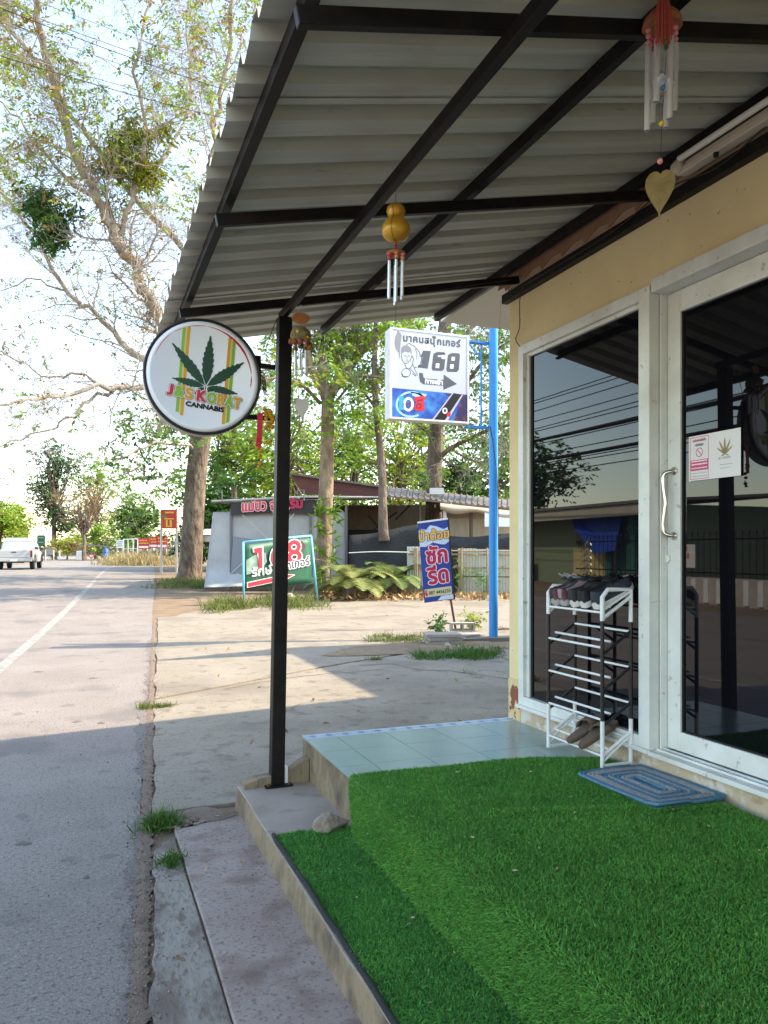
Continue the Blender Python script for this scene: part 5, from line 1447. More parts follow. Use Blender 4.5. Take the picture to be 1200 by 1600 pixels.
# black net along the side
g = []
for i in range(6):
    v = i/5
    g.append([SD(545+u*260, 836 - 14*math.sin(u*3.0)*(u < .45) + 3*math.sin(u*11) - 6*u*0 + v*(86-10*u), -1.25-.12*math.sin(u*31)*v) for u in [k/40 for k in range(41)]])
net = MB().sheet(g).build('shade_net', NETM, None, smooth=True)
tag(net, 'black shade net strung low in front of the shack', 'net'); s_ = net.modifiers.new('solid', 'SOLIDIFY'); s_.thickness = .01

# ================================================================== TIN AND BAMBOO FENCE
fb = on_ter(690, 931); fd = fb.x*sY+fb.y*cY
FD = lambda px, py, k=0.0: pix(px, py, fd+k)
fen = thing('patched_fence', 'makeshift fence of pale painted sheets and bamboo rails beside the shack', 'fence', fb)
SHT = [mat('faded mint sheet', (.36, .42, .38), .7, col2=(.46, .44, .36), scale=3, speck=[(9, .7, (.25, .17, .09), .62, .68)]), mat('faded cream sheet', (.44, .43, .36), .7, col2=(.40, .40, .34), scale=3, speck=[(10, .7, (.28, .2, .1), .60, .68)])]
for k, (x0, x1, ya, yb, yt) in enumerate([(636, 662, 921, 925, 854), (662, 688, 924, 926, 856), (688, 706, 924, 926, 858), (716, 744, 926, 926, 857), (744, 764, 926, 926, 858), (764, 800, 926, 926, 859), (800, 830, 926, 926, 860)]):
    for (t0, t1) in (((0, .62), (.64, 1.0)) if k > 2 else ((0, 1.0),)):
        mb = MB()
        w = int((x1-x0)/2.2)
        rows = []
        for tt in (t0, t1):
            rows.append([FD(x0+(x1-x0)*j/w, yt+(yb-yt)*tt, .014*(j % 2)+.02*k) for j in range(w+1)])
        o = mb.sheet(rows).build('sheet', SHT[k % 2], fen); s_ = o.modifiers.new('solid', 'SOLIDIFY'); s_.thickness = .008
BAM = mat('dry bamboo', (.33, .245, .15), .7, col2=(.25, .175, .10), scale=9)
for y in (861, 866, 887, 902):
    mb = MB(); mb.tube([FD(638 if y != 902 else 700, y, -.12), FD(720, y+random.uniform(-1, 1), -.12), FD(835, y+random.uniform(0, 2), -.12)], .028 if y != 902 else .012, 6); mb.build('rail', BAM, fen)
for px in (649, 652, 721, 762, 806):
    mb = MB(); mb.tube([FD(px, 930, -.2), FD(px+random.uniform(-1, 1), 856, -.2)], .04, 6); mb.build('post', BAM, fen)
mb = MB(); mb.tube([FD(712, 930, -.05), FD(711, 858, -.05)], .07, 6); mb.build('post', DARKI, fen)
cable('wire', [FD(545, 864, -.6), FD(590, 862, -.6), FD(640, 863, -.5)], .014, m=mat('white cord', (.6, .6, .58), .8), parent=fen)

# ================================================================== BLOCKS, STONES
BLOCK = mat('grey concrete block', (.36, .33, .29), .9, col2=(.27, .24, .21), scale=6, bump=.4, bscale=60)
bp_ = on_z(668, 1003, .0); bdp = bp_.x*sY+bp_.y*cY
def rotbox(mb, c, hx, hy, hz, a):
    mb.obox(c, (math.cos(a)*hx, math.sin(a)*hx, 0), (-math.sin(a)*hy, math.cos(a)*hy, 0), (0, 0, hz))
for i, (dz, da, dx) in enumerate(((.03, 0, 0), (.085, .08, .02), (.14, -.05, -.01))):
    mb = MB(); c_ = on_z(692, 1006, 0) + Vector((dx, 0, dz)); rotbox(mb, c_, .27, .18, .025, -.25+da)
    tag(mb.build('paving_slab', BLOCK, bevel=.006), ['bottom grey paving slab of the small stack by the blue pole', 'middle grey paving slab of the small stack by the blue pole', 'top grey paving slab of the small stack by the blue pole'][i], 'slab', 'slabs stacked by the blue pole')
hb = thing('hollow_block', 'grey hollow concrete block lying behind the slab stack at the stake', 'block', on_z(722, 996, 0))
c_ = on_z(722, 994, 0)+Vector((0, 0, .16)); a = -.3
ux, uy = Vector((math.cos(a), math.sin(a), 0)), Vector((-math.sin(a), math.cos(a), 0))
mb = MB()
for (ox, hx, oz, hz) in ((0, .2, .055, .014), (0, .2, -.055, .014), (-.185, .015, 0, .041), (.185, .015, 0, .041), (0, .015, 0, .041)):
    mb.obox(c_+ux*ox+Vector((0, 0, oz)), ux*hx, uy*.095, Vector((0, 0, hz)))
mb.build('block_body', BLOCK, hb)
mb = MB(); rotbox(mb, on_z(735, 999, 0)+Vector((0, 0, .045)), .22, .12, .045, .3); tag(mb.build('concrete_chunk', BLOCK, bevel=.012), 'broken concrete chunk under the hollow block', 'concrete')
for k, (px, py, s) in enumerate(((757, 994, .10), (700, 1010, .07), (715, 1013, .06), (785, 985, .12))):
    o = rock(on_z(px, py, 0)+Vector((0, 0, s*.3)), s*1.4, s, s*.6, 20+k, k); tag(o, ['flat grey stone just behind the blue pole foot', 'small brown stone in front of the slab stack', 'small pale stone nearest the hollow block', 'low brown stone beside the wall corner'][k], 'stone')
o = rock(on_ter(455, 942)+Vector((0, 0, .12)), .2, .15, .16, 41, .4); tag(o, 'white stone at the foot of the green banner', 'stone')
# ================================================================== VEGETATION
def bark(name, c, c2): return mat(name, c, .95, col2=c2, scale=4, lo=.40, hi=.60, stretch=(1, 1, .45), bump=1.0, bscale=6, bdist=.12, speck=[(9, .6, (c[0]*.4, c[1]*.4, c[2]*.4), .58, .68)])
BARK_D = bark('rain tree bark', (.105, .075, .055), (.20, .155, .12))
BARK_L = bark('pale trunk bark', (.30, .22, .15), (.17, .115, .075))
BARK_G = bark('grey trunk bark', (.20, .15, .12), (.115, .085, .065))
BARK_M = bark('grey limb bark', (.27, .225, .185), (.37, .32, .27))
TWIG = mat('pale twig', (.36, .32, .28), .9, col2=(.25, .215, .185), scale=2)
def leafmat(name, c, isl=.35, tr=.4): return mat(name, c, .6, island=isl, trans=tr, spec=.25)
LF_Y = leafmat('yellow green leaves', (.27, .34, .045)); LF_G = leafmat('fresh green leaves', (.14, .26, .05)); LF_D = leafmat('deep green leaves', (.05, .125, .03))
LF_B = leafmat('bright green leaves', (.23, .37, .05)); LF_O = leafmat('russet dry leaves', (.27, .17, .055)); LF_GR = leafmat('grey green leaves', (.085, .10, .07)); LF_T = leafmat('tan dry leaves', (.33, .24, .12))
LF_M = leafmat('mistletoe leaves', (.19, .22, .02))

def leaves_np(centers, per, spread, size, aspect=2.0, droop=0.0, flat=1.0):
    """diamond leaves scattered round centres; returns V, quads"""
    Cn = np.repeat(np.asarray(centers, float), per, axis=0)
    n = len(Cn)
    P = Cn + rng.normal(size=(n, 3))*spread*np.array([1, 1, flat])
    d = rng.normal(size=(n, 3)); d[:, 2] -= droop
    d /= np.linalg.norm(d, axis=1)[:, None]
    s = np.cross(d, rng.normal(size=(n, 3))); s /= np.linalg.norm(s, axis=1)[:, None]
    L = size*rng.uniform(.6, 1.35, n)[:, None]
    V = np.empty((n, 4, 3))
    V[:, 0] = P; V[:, 1] = P + d*L*.5 + s*L/aspect*.5; V[:, 2] = P + d*L; V[:, 3] = P + d*L*.5 - s*L/aspect*.5
    q = np.arange(n*4).reshape(n, 4)
    return V.reshape(-1, 3), q
def sprays_np(centers, per, spread, size, aspect=2.0, droop=0.0, flat=1.0, n_in=8):
    """leaves in pairs along short drooping stalks, several stalks to a centre: reads as twigs in leaf"""
    ns = max(1, int(round(per/n_in)))
    Cn = np.repeat(np.asarray(centers, float), ns, axis=0); m_ = len(Cn)
    S = Cn + rng.normal(size=(m_, 3))*spread*.75*np.array([1, 1, flat])
    D = rng.normal(size=(m_, 3)); D[:, 2] = D[:, 2]*.5 - droop; D /= np.linalg.norm(D, axis=1)[:, None]
    Sd = np.cross(D, np.array([0, 0, 1.0]) + rng.normal(size=(m_, 3))*.35); Sd /= np.linalg.norm(Sd, axis=1)[:, None]
    Ls = size*2.4*rng.uniform(.7, 1.3, m_)
    tt = (np.arange(n_in)//2)/(n_in/2) + .1; sg = np.where(np.arange(n_in) % 2 == 0, 1.0, -1.0)
    P = (S[:, None] + D[:, None]*(tt[None, :, None]*Ls[:, None, None])).reshape(-1, 3)
    d = (D[:, None]*.55 + Sd[:, None]*sg[None, :, None] + rng.normal(size=(m_, n_in, 3))*.28).reshape(-1, 3); d[:, 2] -= droop*.5
    d /= np.linalg.norm(d, axis=1)[:, None]; n = len(P)
    s = np.cross(d, rng.normal(size=(n, 3))*.5 + np.array([0, 0, 1.0])); s = np.cross(s, d)*.35 + s; s /= np.linalg.norm(s, axis=1)[:, None]
    L = size*rng.uniform(.65, 1.25, n)[:, None]
    V = np.empty((n, 4, 3)); V[:, 0] = P; V[:, 1] = P + d*L*.45 + s*L/aspect*.5; V[:, 2] = P + d*L; V[:, 3] = P + d*L*.45 - s*L/aspect*.5
    return V.reshape(-1, 3), np.arange(n*4).reshape(n, 4)
def add_leaves(parent, name, centers, per, spread, size, m, **k):
    if len(centers) == 0: return
    V, q = sprays_np([tuple(c) for c in centers], per, spread, size, **k)
    return np_mesh(name, V, q, np.zeros((0, 3), int), m, parent)

def wander(p, d, L, n, curl, grav=0.0, rr=random):
    pts = [Vector(p)]; d = Vector(d).normalized()
    for i in range(n):
        d = (d + Vector((rr.gauss(0, curl), rr.gauss(0, curl), rr.gauss(0, curl)+grav))).normalized()
        pts.append(pts[-1] + d*L/n)
    return pts, d
def twigs(mb, limb, r0, r1, nchild, Lc, level, tips, rr, maxlevel=3, up=.25, curl=.22, start=.15, sides=4, shrink=.5):
    """side branches along a polyline limb, recursively; collects tip points"""
    pts = [Vector(p) for p in limb]
    seg = [(pts[i+1]-pts[i]).length for i in range(len(pts)-1)]; tot = sum(seg)
    for c in range(nchild):
        t = start + (1-start)*(c+rr.random())/nchild
        s = t*tot; i = 0
        while i < len(seg)-1 and s > seg[i]: s -= seg[i]; i += 1
        f = min(1, s/max(seg[i], 1e-6)); p = pts[i].lerp(pts[i+1], f)
        dr = (pts[i+1]-pts[i]).normalized()
        rnd = Vector((rr.gauss(0, 1), rr.gauss(0, 1), rr.gauss(0, 1))); rnd = (rnd - dr*rnd.dot(dr)).normalized()
        d = dr*rr.uniform(.35, .9) + rnd*rr.uniform(.6, 1.0) + Vector((0, 0, up))
        L = Lc*rr.uniform(.55, 1.25)*(1.1-.45*t)
        k = 5 if level < maxlevel else 4
        r = max(.007, (r0+(r1-r0)*t)*.45)
        q, de = wander(p, d, L, k, curl, .02, rr)
        mb.tube(q, [max(.005, r*(1-.75*j/k)) for j in range(k+1)], 4 if level == 1 else 3, caps=False)
        if level < maxlevel:
            twigs(mb, q, r, r*.35, max(2, int(nchild*shrink)) if level == 1 else 4, Lc*.5, level+1, tips, rr, maxlevel, up*.6, curl*1.2, .2)
        else:
            tips.append(q[-1]); tips.append(q[len(q)//2])

# ---- the big half-bare rain tree by the road
t1b = on_ter(297, 905); d1 = t1b.x*sY+t1b.y*cY
A1 = lambda px, py, k=0.0: pix(px, py, d1+k)
rt = thing('rain_tree', 'huge half-bare roadside tree with thick dark trunk behind the round sign', 'tree', t1b, 'trees')
mb = MB()
tr = [A1(294, 912), A1(297, 895), A1(300, 850), A1(303, 790), A1(308, 730), A1(313, 690), A1(317, 655), A1(318, 630)]
mb.tube(smooth_path(tr, 3), [.80, .62, .53, .49, .47, .46, .45, .44, .43, .43, .42, .42, .41, .41, .41, .42, .43, .43, .40, .37, .34, .30][:len(smooth_path(tr, 3))], 16)
mb.build('trunk', BARK_D, rt, smooth=True)
limbs = [
    ([(318, 660, 0), (285, 560, -.5), (250, 500, -1), (215, 430, -2), (180, 370, -3), (150, 310, -3.5), (112, 230, -4), (86, 140, -5), (60, 30, -6), (45, -60, -7)], .42, .10, 40),
    ([(312, 645, 0), (245, 585, 0), (200, 545, .5), (150, 490, 1), (112, 462, 1), (60, 380, 1.5), (18, 318, 2), (-40, 270, 2)], .24, .05, 34),
    ([(312, 655, -.5), (235, 606, -2), (190, 608, -3), (158, 602, -4), (100, 618, -5), (40, 624, -6), (-20, 632, -7)], .22, .03, 26),
    ([(190, 606, -3), (140, 622, -4), (105, 655, -4.5), (70, 676, -5), (0, 692, -6), (-30, 700, -6)], .10, .02, 18),
    ([(318, 640, .5), (332, 500, 2), (285, 390, 2), (206, 306, 1), (144, 219, 0), (79, 131, -1), (0, 22, -2), (-50, -50, -2)], .28, .06, 36),
    ([(250, 500, -1), (300, 420, -1), (335, 330, -1), (330, 220, -2), (352, 120, -2), (360, 0, -3), (365, -80, -3)], .22, .06, 30),
    ([(322, 640, 1), (365, 480, 3), (385, 320, 4), (395, 150, 5), (400, 0, 6)], .30, .08, 26),
    ([(180, 370, -3), (215, 290, -3), (225, 200, -4), (215, 90, -5), (235, -20, -5)], .16, .04, 26),
    ([(150, 310, -3.5), (80, 260, -3), (30, 190, -3), (-20, 140, -3)], .13, .03, 18),
    ([(206, 306, 1), (260, 240, 1), (300, 150, 2), (290, 40, 2), (300, -40, 2)], .14, .03, 24),
    ([(158, 602, -4), (120, 585, -4), (80, 592, -4), (30, 560, -5), (-20, 540, -5)], .08, .02, 18),
    ([(112, 462, 1), (60, 440, 1), (0, 455, 1)], .08, .02, 14),
    ([(300, 700, -.5), (250, 690, -2), (205, 712, -3), (180, 720, -3.5), (160, 730, -4)], .09, .02, 14),
    ([(190, 710, -3), (200, 735, -3), (225, 760, -3), (240, 775, -3)], .03, .01, 6),
    ([(305, 690, .5), (340, 640, 1), (390, 610, 1), (430, 560, 2)], .12, .03, 14),
]
rr = random.Random(11)
limb_tips = []
for li, (pts, r0, r1, nc) in enumerate(limbs):
    P = smooth_path([A1(x, y, k) for x, y, k in pts], 4)
    n = len(P)
    P = [p + Vector((rr.gauss(0, .07), rr.gauss(0, .07), rr.gauss(0, .07))) if 0 < i < n-1 else p for i, p in enumerate(P)]
    r0 *= .76; r1 *= .8
    mb = MB(); mb.tube(P, [r0+(r1-r0)*(i/(n-1))**.8 for i in range(n)], 8 if r0 > .12 else 6)
    lo = mb.build('limb', BARK_M, rt, smooth=True)
    tips = []; tw = MB()
    twigs(tw, P, r0*.55, r1*.8, int(nc*.95), 3.0 if r0 > .1 else 2.2, 1, tips, rr, 3, up=.12, curl=.25, start=.12)
    tw.build('twigs', TWIG, lo)
    limb_tips.append(tips)
def in_px(p):     # photo pixel of a world point
    d = p.x*sY+p.y*cY; l = p.x*cY-p.y*sY
    return 600+FPX*l/d, HOR-FPX*(p.z-CAM_H)/d
allt = [p for tps in limb_tips for p in tps]
ly, lg, lo_, lb = [], [], [], []
for p in allt:
    x, y = in_px(p); k = rr.random()
    if y < 330 and x < 420:
        if k < .085: ly.append(p)
        elif k < .115: lg.append(p)
        elif k < .140: lo_.append(p)
    elif y < 480:
        if k < .015: ly.append(p)
        elif k < .025: lo_.append(p)
    elif y > 640:
        if k < (.10 if x > 175 else .012): lb.append(p)
    else:
        if k < .012: lg.append(p)
        elif k < .02: lo_.append(p)
add_leaves(rt, 'leaves', ly, 8, .16, .17, LF_Y, aspect=2.2, droop=.3)
add_leaves(rt, 'leaves', lg, 8, .16, .17, LF_G, aspect=2.2, droop=.3)
add_leaves(rt, 'leaves', lo_, 7, .15, .18, LF_O, aspect=2.2, droop=.5)
add_leaves(rt, 'leaves', lb, 10, .2, .22, LF_G, aspect=2.2, droop=.4)
# low sprays of greenery behind and below the sign
cs = []
for (x, y, s, n) in ((230, 700, 26, 26), (270, 740, 18, 18), (212, 655, 14, 9), (255, 660, 22, 20), (190, 712, 12, 7), (240, 780, 16, 10), (280, 700, 16, 12), (225, 735, 14, 9), (200, 620, 14, 7)):
    for i in range(n): cs.append(A1(rr.gauss(x, s), rr.gauss(y, s*.7), rr.uniform(-3, 3)))
cs = [c for c in cs if rr.random() < .62]
add_leaves(rt, 'leaves', cs, 20, .30, .24, LF_D, aspect=2.0, droop=.5, flat=.55)
add_leaves(rt, 'leaves', cs[::3], 14, .30, .24, LF_G, aspect=2.0, droop=.5, flat=.55)
# mistletoe clumps up in the tree
for (x, y, sx_, sy_, n, m, lab) in ((205, 215, 26, 28, 120, LF_M, 'yellow green'), (225, 262, 12, 10, 30, LF_M, ''), (80, 310, 22, 22, 90, LF_D, ''), (85, 362, 10, 12, 30, LF_D, '')):
    subs = [(rr.gauss(x, sx_*.55), rr.gauss(y, sy_*.6), rr.uniform(.12, .34)) for _ in range(max(4, n//11))]
    cs = [A1(rr.gauss(u, sx_*w), rr.gauss(v, sy_*w), rr.gauss(-3, .4)) for u, v, w in subs for _ in range(8)]
    add_leaves(rt, 'mistletoe_leaves', cs, 22, .22, .24, m, aspect=2.4, droop=.7)
# dried vine tangle on the main limb
mb = MB()
P = smooth_path([A1(x, y, k) for x, y, k in limbs[0][0]], 6)
for i in range(170):
    p = P[rr.randrange(4, 34)]
    q, _ = wander(p, (rr.gauss(0, 1), rr.gauss(0, 1), rr.gauss(-.1, .7)), rr.uniform(.7, 2.2), 6, .55, -.02, rr)
    mb.tube(q, [.018]*7, 3, caps=False)
mb.build('dry_vine', mat('dry vine', (.30, .22, .16), .9), rt)

# ---- generic leafy tree
def leafy_tree(name, label, base, height, crown, trunk_r, lm, nclump, per, leaf, spread, seed, trunk_m=BARK_G, group='trees', trunk_frac=.45, lm2=None, lean=(0, 0), flat=.8, aspect=2.0, bare=0):
    rr = random.Random(seed)
    t = thing(name, label, 'tree', base, group)
    base = Vector(base)
    top = base + Vector((lean[0], lean[1], height*trunk_frac))
    pts = [base + (top-base)*(i/5) + (Vector((rr.gauss(0, .12), rr.gauss(0, .12), 0))*trunk_r*2 if 0 < i < 5 else Vector()) for i in range(6)]
    mb = MB(); mb.tube([pts[0]-Vector((0, 0, .3))] + smooth_path(pts, 2), [trunk_r*1.35] + [trunk_r*(1.15-.5*i/10) for i in range(11)], 10)
    mb.build('trunk', trunk_m, t, smooth=True)
    centers = []; br = MB()
    for (ox, oy, oz, rx, ry, rz, w) in crown:
        for i in range(int(nclump*w)):
            v = Vector((rr.gauss(0, 1), rr.gauss(0, 1), rr.gauss(0, 1))).normalized()*(rr.random()**.45)
            c = base + Vector((ox+v.x*rx, oy+v.y*ry, oz+v.z*rz))
            centers.append(c)
            if i % 2 == 0:
                s = pts[-1] if rr.random() < .6 else pts[-2]
                mid = s.lerp(c, .5) + Vector((rr.gauss(0, .3), rr.gauss(0, .3), -.15*rz*rr.random()))
                br.tube([s, mid, c], [trunk_r*.32, trunk_r*.18, .02], 4, caps=False)
                if bare:
                    for k in range(bare):
                        q, _ = wander(c, (v.x+rr.gauss(0, .6), v.y+rr.gauss(0, .6), v.z+rr.gauss(.2, .6)), rr.uniform(.8, 2.0), 4, .3, 0, rr)
                        br.tube(q, [.025, .02, .016, .012, .008], 3, caps=False)
    br.build('branches', trunk_m, t)
    if lm2:
        add_leaves(t, 'crown', centers[::2], per, spread, leaf, lm, flat=flat, aspect=aspect, droop=.3); add_leaves(t, 'crown', centers[1::2], per, spread, leaf, lm2, flat=flat, aspect=aspect, droop=.3)
    else: add_leaves(t, 'crown', centers, per, spread, leaf, lm, flat=flat, aspect=aspect, droop=.3)
    return t

# ---- middle trees with bare pale trunks standing among the shack
t2b = on_ter(508, 921); d2 = 24.2
A2 = lambda px, py, k=0.0, d=d2: pix(px, py, d+k)
def trunk_tree(name, label, d, trunk, radii, limbs, m, seed, leafspec, nlow=0, twl=2.0):
    base = pix(trunk[0][0], trunk[0][1], d)
    t = thing(name, label, 'tree', base, 'trees'); rr = random.Random(seed)
    P = smooth_path([pix(x, y, d) for x, y in trunk], 3)
    mb = MB(); n = len(P); mb.tube(P, [radii[0]+(radii[1]-radii[0])*i/(n-1) + (radii[0]*.25 if i == 0 else 0) for i in range(n)], 12); mb.build('trunk', m, t, smooth=True)
    tips = []
    for (pts, r0, r1, nc) in limbs:
        Q = smooth_path([pix(x, y, d+k) for x, y, k in pts], 3); k_n = len(Q)
        mb = MB(); mb.tube(Q, [r0+(r1-r0)*i/(k_n-1) for i in range(k_n)], 8); lo = mb.build('limb', m, t, smooth=True)
        tw = MB(); twigs(tw, Q, r0*.5, r1*.8, nc, twl, 1, tips, rr, 3, up=.1, curl=.28); tw.build('twigs', TWIG, lo)
    for (lm, frac, per, spread, size) in leafspec:
        cs = [p for p in tips if rr.random() < frac]
        add_leaves(t, 'leaves', cs, per, spread, size, lm, droop=.4)
    return t
trunk_tree('forked_tree', 'pale forked trunk tree in front of the shack beside the cycads', d2, [(503, 925), (505, 880), (508, 800), (511, 720), (512, 660), (512, 615)], (.27, .20), [
    ([(512, 622, 0), (490, 585, -.3), (478, 540, -.6), (470, 490, -1), (455, 420, -1.5)], .15, .05, 16),
    ([(510, 622, 0), (503, 580, 0), (506, 535, .3), (503, 480, .5), (498, 400, 1)], .20, .10, 16),
    ([(515, 618, 0), (545, 575, .3), (572, 540, .6), (600, 505, 1), (640, 440, 1.5)], .17, .07, 18),
    ([(516, 616, 0), (533, 570, .8), (535, 525, 1), (545, 450, 2)], .13, .06, 14),
    ([(500, 630, 0), (470, 600, -1), (430, 590, -2), (395, 600, -2.5)], .07, .02, 12),
    ([(515, 640, 0), (560, 590, -.5), (600, 590, -1), (640, 575, -1)], .05, .015, 12)], BARK_L, 3, [(LF_G, .12, 6, .15, .18), (LF_Y, .10, 6, .15, .18)], twl=1.6)
trunk_tree('slender_tree', 'slender leaning trunk tree left of the 168 sign', 24.0, [(600, 845), (598, 790), (597, 740), (593, 690), (588, 640), (585, 580), (587, 520), (592, 440)], (.15, .07), [
    ([(588, 640, 0), (560, 600, .5), (530, 560, 1)], .05, .015, 10), ([(586, 590, 0), (610, 550, .5), (640, 520, 1)], .05, .015, 10), ([(590, 680, 0), (570, 660, -.3), (545, 655, -.6)], .03, .01, 8)], BARK_G, 4, [(LF_B, .35, 8, .18, .2)], twl=1.3)
trunk_tree('grey_trunk_tree', 'grey trunk tree rising through the shack roof behind the 168 sign', 29.0, [(676, 900), (677, 830), (678, 760), (680, 700), (684, 640), (690, 560), (698, 480), (705, 400)], (.33, .23), [
    ([(681, 720, 0), (705, 700, -.5), (735, 685, -1), (775, 668, -2), (830, 660, -2)], .11, .03, 18),
    ([(684, 650, 0), (720, 610, -1), (760, 560, -2), (800, 530, -2)], .12, .03, 22), ([(690, 580, 0), (730, 520, 0), (770, 480, 1), (800, 450, 1)], .12, .04, 22),
    ([(682, 690, 0), (660, 670, -1), (640, 655, -2)], .06, .02, 10), ([(688, 600, 0), (650, 540, 0), (620, 480, 0)], .1, .03, 14), ([(700, 700, -.5), (740, 720, -1), (790, 735, -2)], .05, .015, 12)], BARK_G, 5, [(LF_G, .10, 6, .18, .2)], twl=2.2)

# vines and fern leaves on the forked trunk
mb = MB(); rr = random.Random(9)
for i in range(40):
    p = A2(rr.choice([rr.gauss(497, 3), rr.gauss(522, 2)]), rr.uniform(770, 915), -.35)
    for k in range(3):
        q, _ = wander(p, (rr.gauss(0, 1), -abs(rr.gauss(.6, .4)), rr.gauss(.3, .5)), .35, 3, .3, -.15, rr)
        mb.tube(q, [.03, .035, .02, .004], 3, caps=False)
vine = mb.build('climbing_vine', LF_B); tag(vine, 'green vine climbing the pale forked trunk', 'vine')

# ---- cycads
def cycad(label, base, nfr, L, seed, m):
    rr = random.Random(seed); t = thing('cycad', label, 'cycad', base, 'cycads in front of the shack')
    base = Vector(base)
    mb = MB(); mb.lathe(base, [(.16, -.1), (.2, .1), (.19, .3), (.1, .38)], 10); mb.build('stem', BARK_G, t, smooth=True)
    for f in range(nfr):
        a = 2*math.pi*f/nfr + rr.uniform(-.2, .2); el = rr.uniform(.25, 1.15)
        d = Vector((math.cos(a)*math.cos(el), math.sin(a)*math.cos(el), math.sin(el)))
        LL = L*rr.uniform(.8, 1.15); n = 12
        pts = [base+Vector((0, 0, .34))]
        for i in range(n):
            d = (d + Vector((0, 0, -.10-.02*i*.5))).normalized(); pts.append(pts[-1]+d*LL/n)
        mb = MB(); mb.tube(pts, [.014*(1-.7*i/n) for i in range(n+1)], 4, caps=False)
        side = d.cross(Vector((0, 0, 1)))
        if side.length < .1: side = Vector((1, 0, 0))
        side.normalize()
        for i in range(1, n+1):
            for h in (0, .5):
                p = pts[i-1].lerp(pts[i], h) if i else pts[0]
                t_ = (i-1+h)/n; w = .26*L*math.sin(math.pi*min(1, .12+t_*.88))**.6
                dr = (pts[i]-pts[i-1]).normalized()
                for sg in (-1, 1):
                    e = p + side*sg*w + dr*w*.55 + Vector((0, 0, -.10*w+.06))
                    s2 = dr*.030
                    mb._add([p-s2, p+s2, e], [(0, 1, 2)])
        mb.build('frond', m, t)
    return t
CYC = leafmat('cycad fronds', (.24, .27, .09), .25, .3); CYC2 = leafmat('cycad fronds green', (.15, .21, .07), .25, .3)
cycad('large pale cycad with spreading fronds right of the green banner', on_ter(545, 936), 26, 1.45, 1, CYC)
cycad('darker cycad nearest the bamboo fence', on_ter(612, 931), 24, 1.25, 2, CYC2)
cycad('small cycad tucked behind the leaf heap between the other two', on_ter(578, 926), 22, 1.0, 3, CYC2)
# dry leaf litter
V, q = leaves_np([tuple(on_ter(rr.uniform(500, 830), rr.uniform(922, 940))+Vector((0, 0, .04))) for i in range(900)], 2, .08, .16, flat=.3)
o = np_mesh('fallen_leaves', V, q, np.zeros((0, 3), int), mat('dry fallen leaves', (.34, .2, .09), .8, island=.4)); o['kind'] = 'stuff'; o['label'] = 'dry brown leaves fallen along the fence'

V, q = leaves_np([tuple(on_z(rr.uniform(250, 780), 950+rr.random()**1.5*240, .014)) for i in range(70)], 1, .02, .055, flat=.05)
V2, q2 = leaves_np([tuple(on_z(rr.uniform(235, 400), rr.uniform(1290, 1590), .018)) for i in range(14)], 1, .01, .026, flat=.05)
q = np.concatenate([q, q2+len(V)]); V = np.concatenate([V, V2])
o = np_mesh('fallen_leaves', V, q, np.zeros((0, 3), int), mat('dry fallen leaves', (.34, .2, .09), .8, island=.4)); o['kind'] = 'stuff'; o['label'] = 'stray dry leaves blown over the driveway concrete'
# ---- grass and weeds
GRASS = leafmat('weed grass', (.15, .18, .05), .4, .3); GRASSD = leafmat('dry grass', (.34, .27, .13), .3, .3); GRASSG = leafmat('green weed grass', (.06, .15, .025), .4, .3)
def tuft(label, cs, n, L, m, seed, name='grass_tuft', spread=.05, lean=.5, width=.007, group='weeds growing at the road edge'):
    """cs: list of root centres"""
    P = np.array([tuple(c) for c in cs]); r_ = np.random.default_rng(seed)
    idx = r_.integers(0, len(P), n); Q = P[idx] + r_.normal(size=(n, 3))*np.array([spread, spread, 0])
    Nn = np.tile(np.array([0, 0, 1.0]), (n, 1))
    V, q, t = blades_mesh(Q, Nn, L, width, lean, np.zeros(3))
    o = np_mesh(name, V, q, t, m); tag(o, label, 'grass', group); return o
tuft('bushy green weed tuft between asphalt and pavement beside the rubble', [on_z(247, 1292), on_z(258, 1288), on_z(238, 1298), on_z(265, 1293)], 420, .10, GRASSG, 1, spread=.032, lean=.6, width=.0045)
tuft('small green weed tuft in the pavement crack nearer the camera', [on_z(272, 1355), on_z(262, 1352), on_z(276, 1345)], 200, .07, GRASSG, 2, spread=.022, lean=.7, width=.004)
tuft('low weed patch where the sunlit driveway meets the asphalt', [on_z(220+4*k, 1108-abs(k-5)*.5) for k in range(12)], 420, .07, GRASS, 3, spread=.03, lean=.9, width=.006)
tuft('flat green weed patch on the shaded driveway', [on_z(650+rr.uniform(0, 60), 1026+rr.gauss(0, 3)) for k in range(40)], 900, .10, GRASSG, 4, spread=.05, lean=.9, width=.008)
tuft('dark green weed patch between the slab stack and the wall', [on_z(715+rr.uniform(0, 65), 1024+rr.gauss(0, 4)) for k in range(50)], 1500, .12, GRASSG, 5, spread=.06, lean=.8, width=.008)
tuft('thin strip of weeds along the driveway joint left of the slabs', [on_z(575+rr.uniform(0, 90), 1005-rr.uniform(0, 10)) for k in range(40)], 1200, .11, GRASS, 6, spread=.07, lean=.8, width=.008)
tuft('sparse weed tuft on the driveway joint close to the post', [on_z(580+2*k, 1032) for k in range(8)], 160, .07, GRASS, 7, spread=.04, lean=.8, width=.008)
tuft('tiny weed sprig on the concrete near the tiled porch', [on_z(733, 1053)], 40, .08, GRASS, 8, spread=.05, lean=1, width=.006)
tuft('long grass clump left of the green banner leg', [on_ter(350+rr.uniform(-14, 26), 950+rr.gauss(0, 3)) for k in range(20)], 700, .36, GRASS, 9, spread=.2, lean=.6, width=.018)
tuft('long grass clump under the green banner beside the black post', [on_ter(410+rr.uniform(0, 80), 946+rr.gauss(0, 4)) for k in range(40)], 1100, .32, GRASS, 10, spread=.22, lean=.6, width=.018)
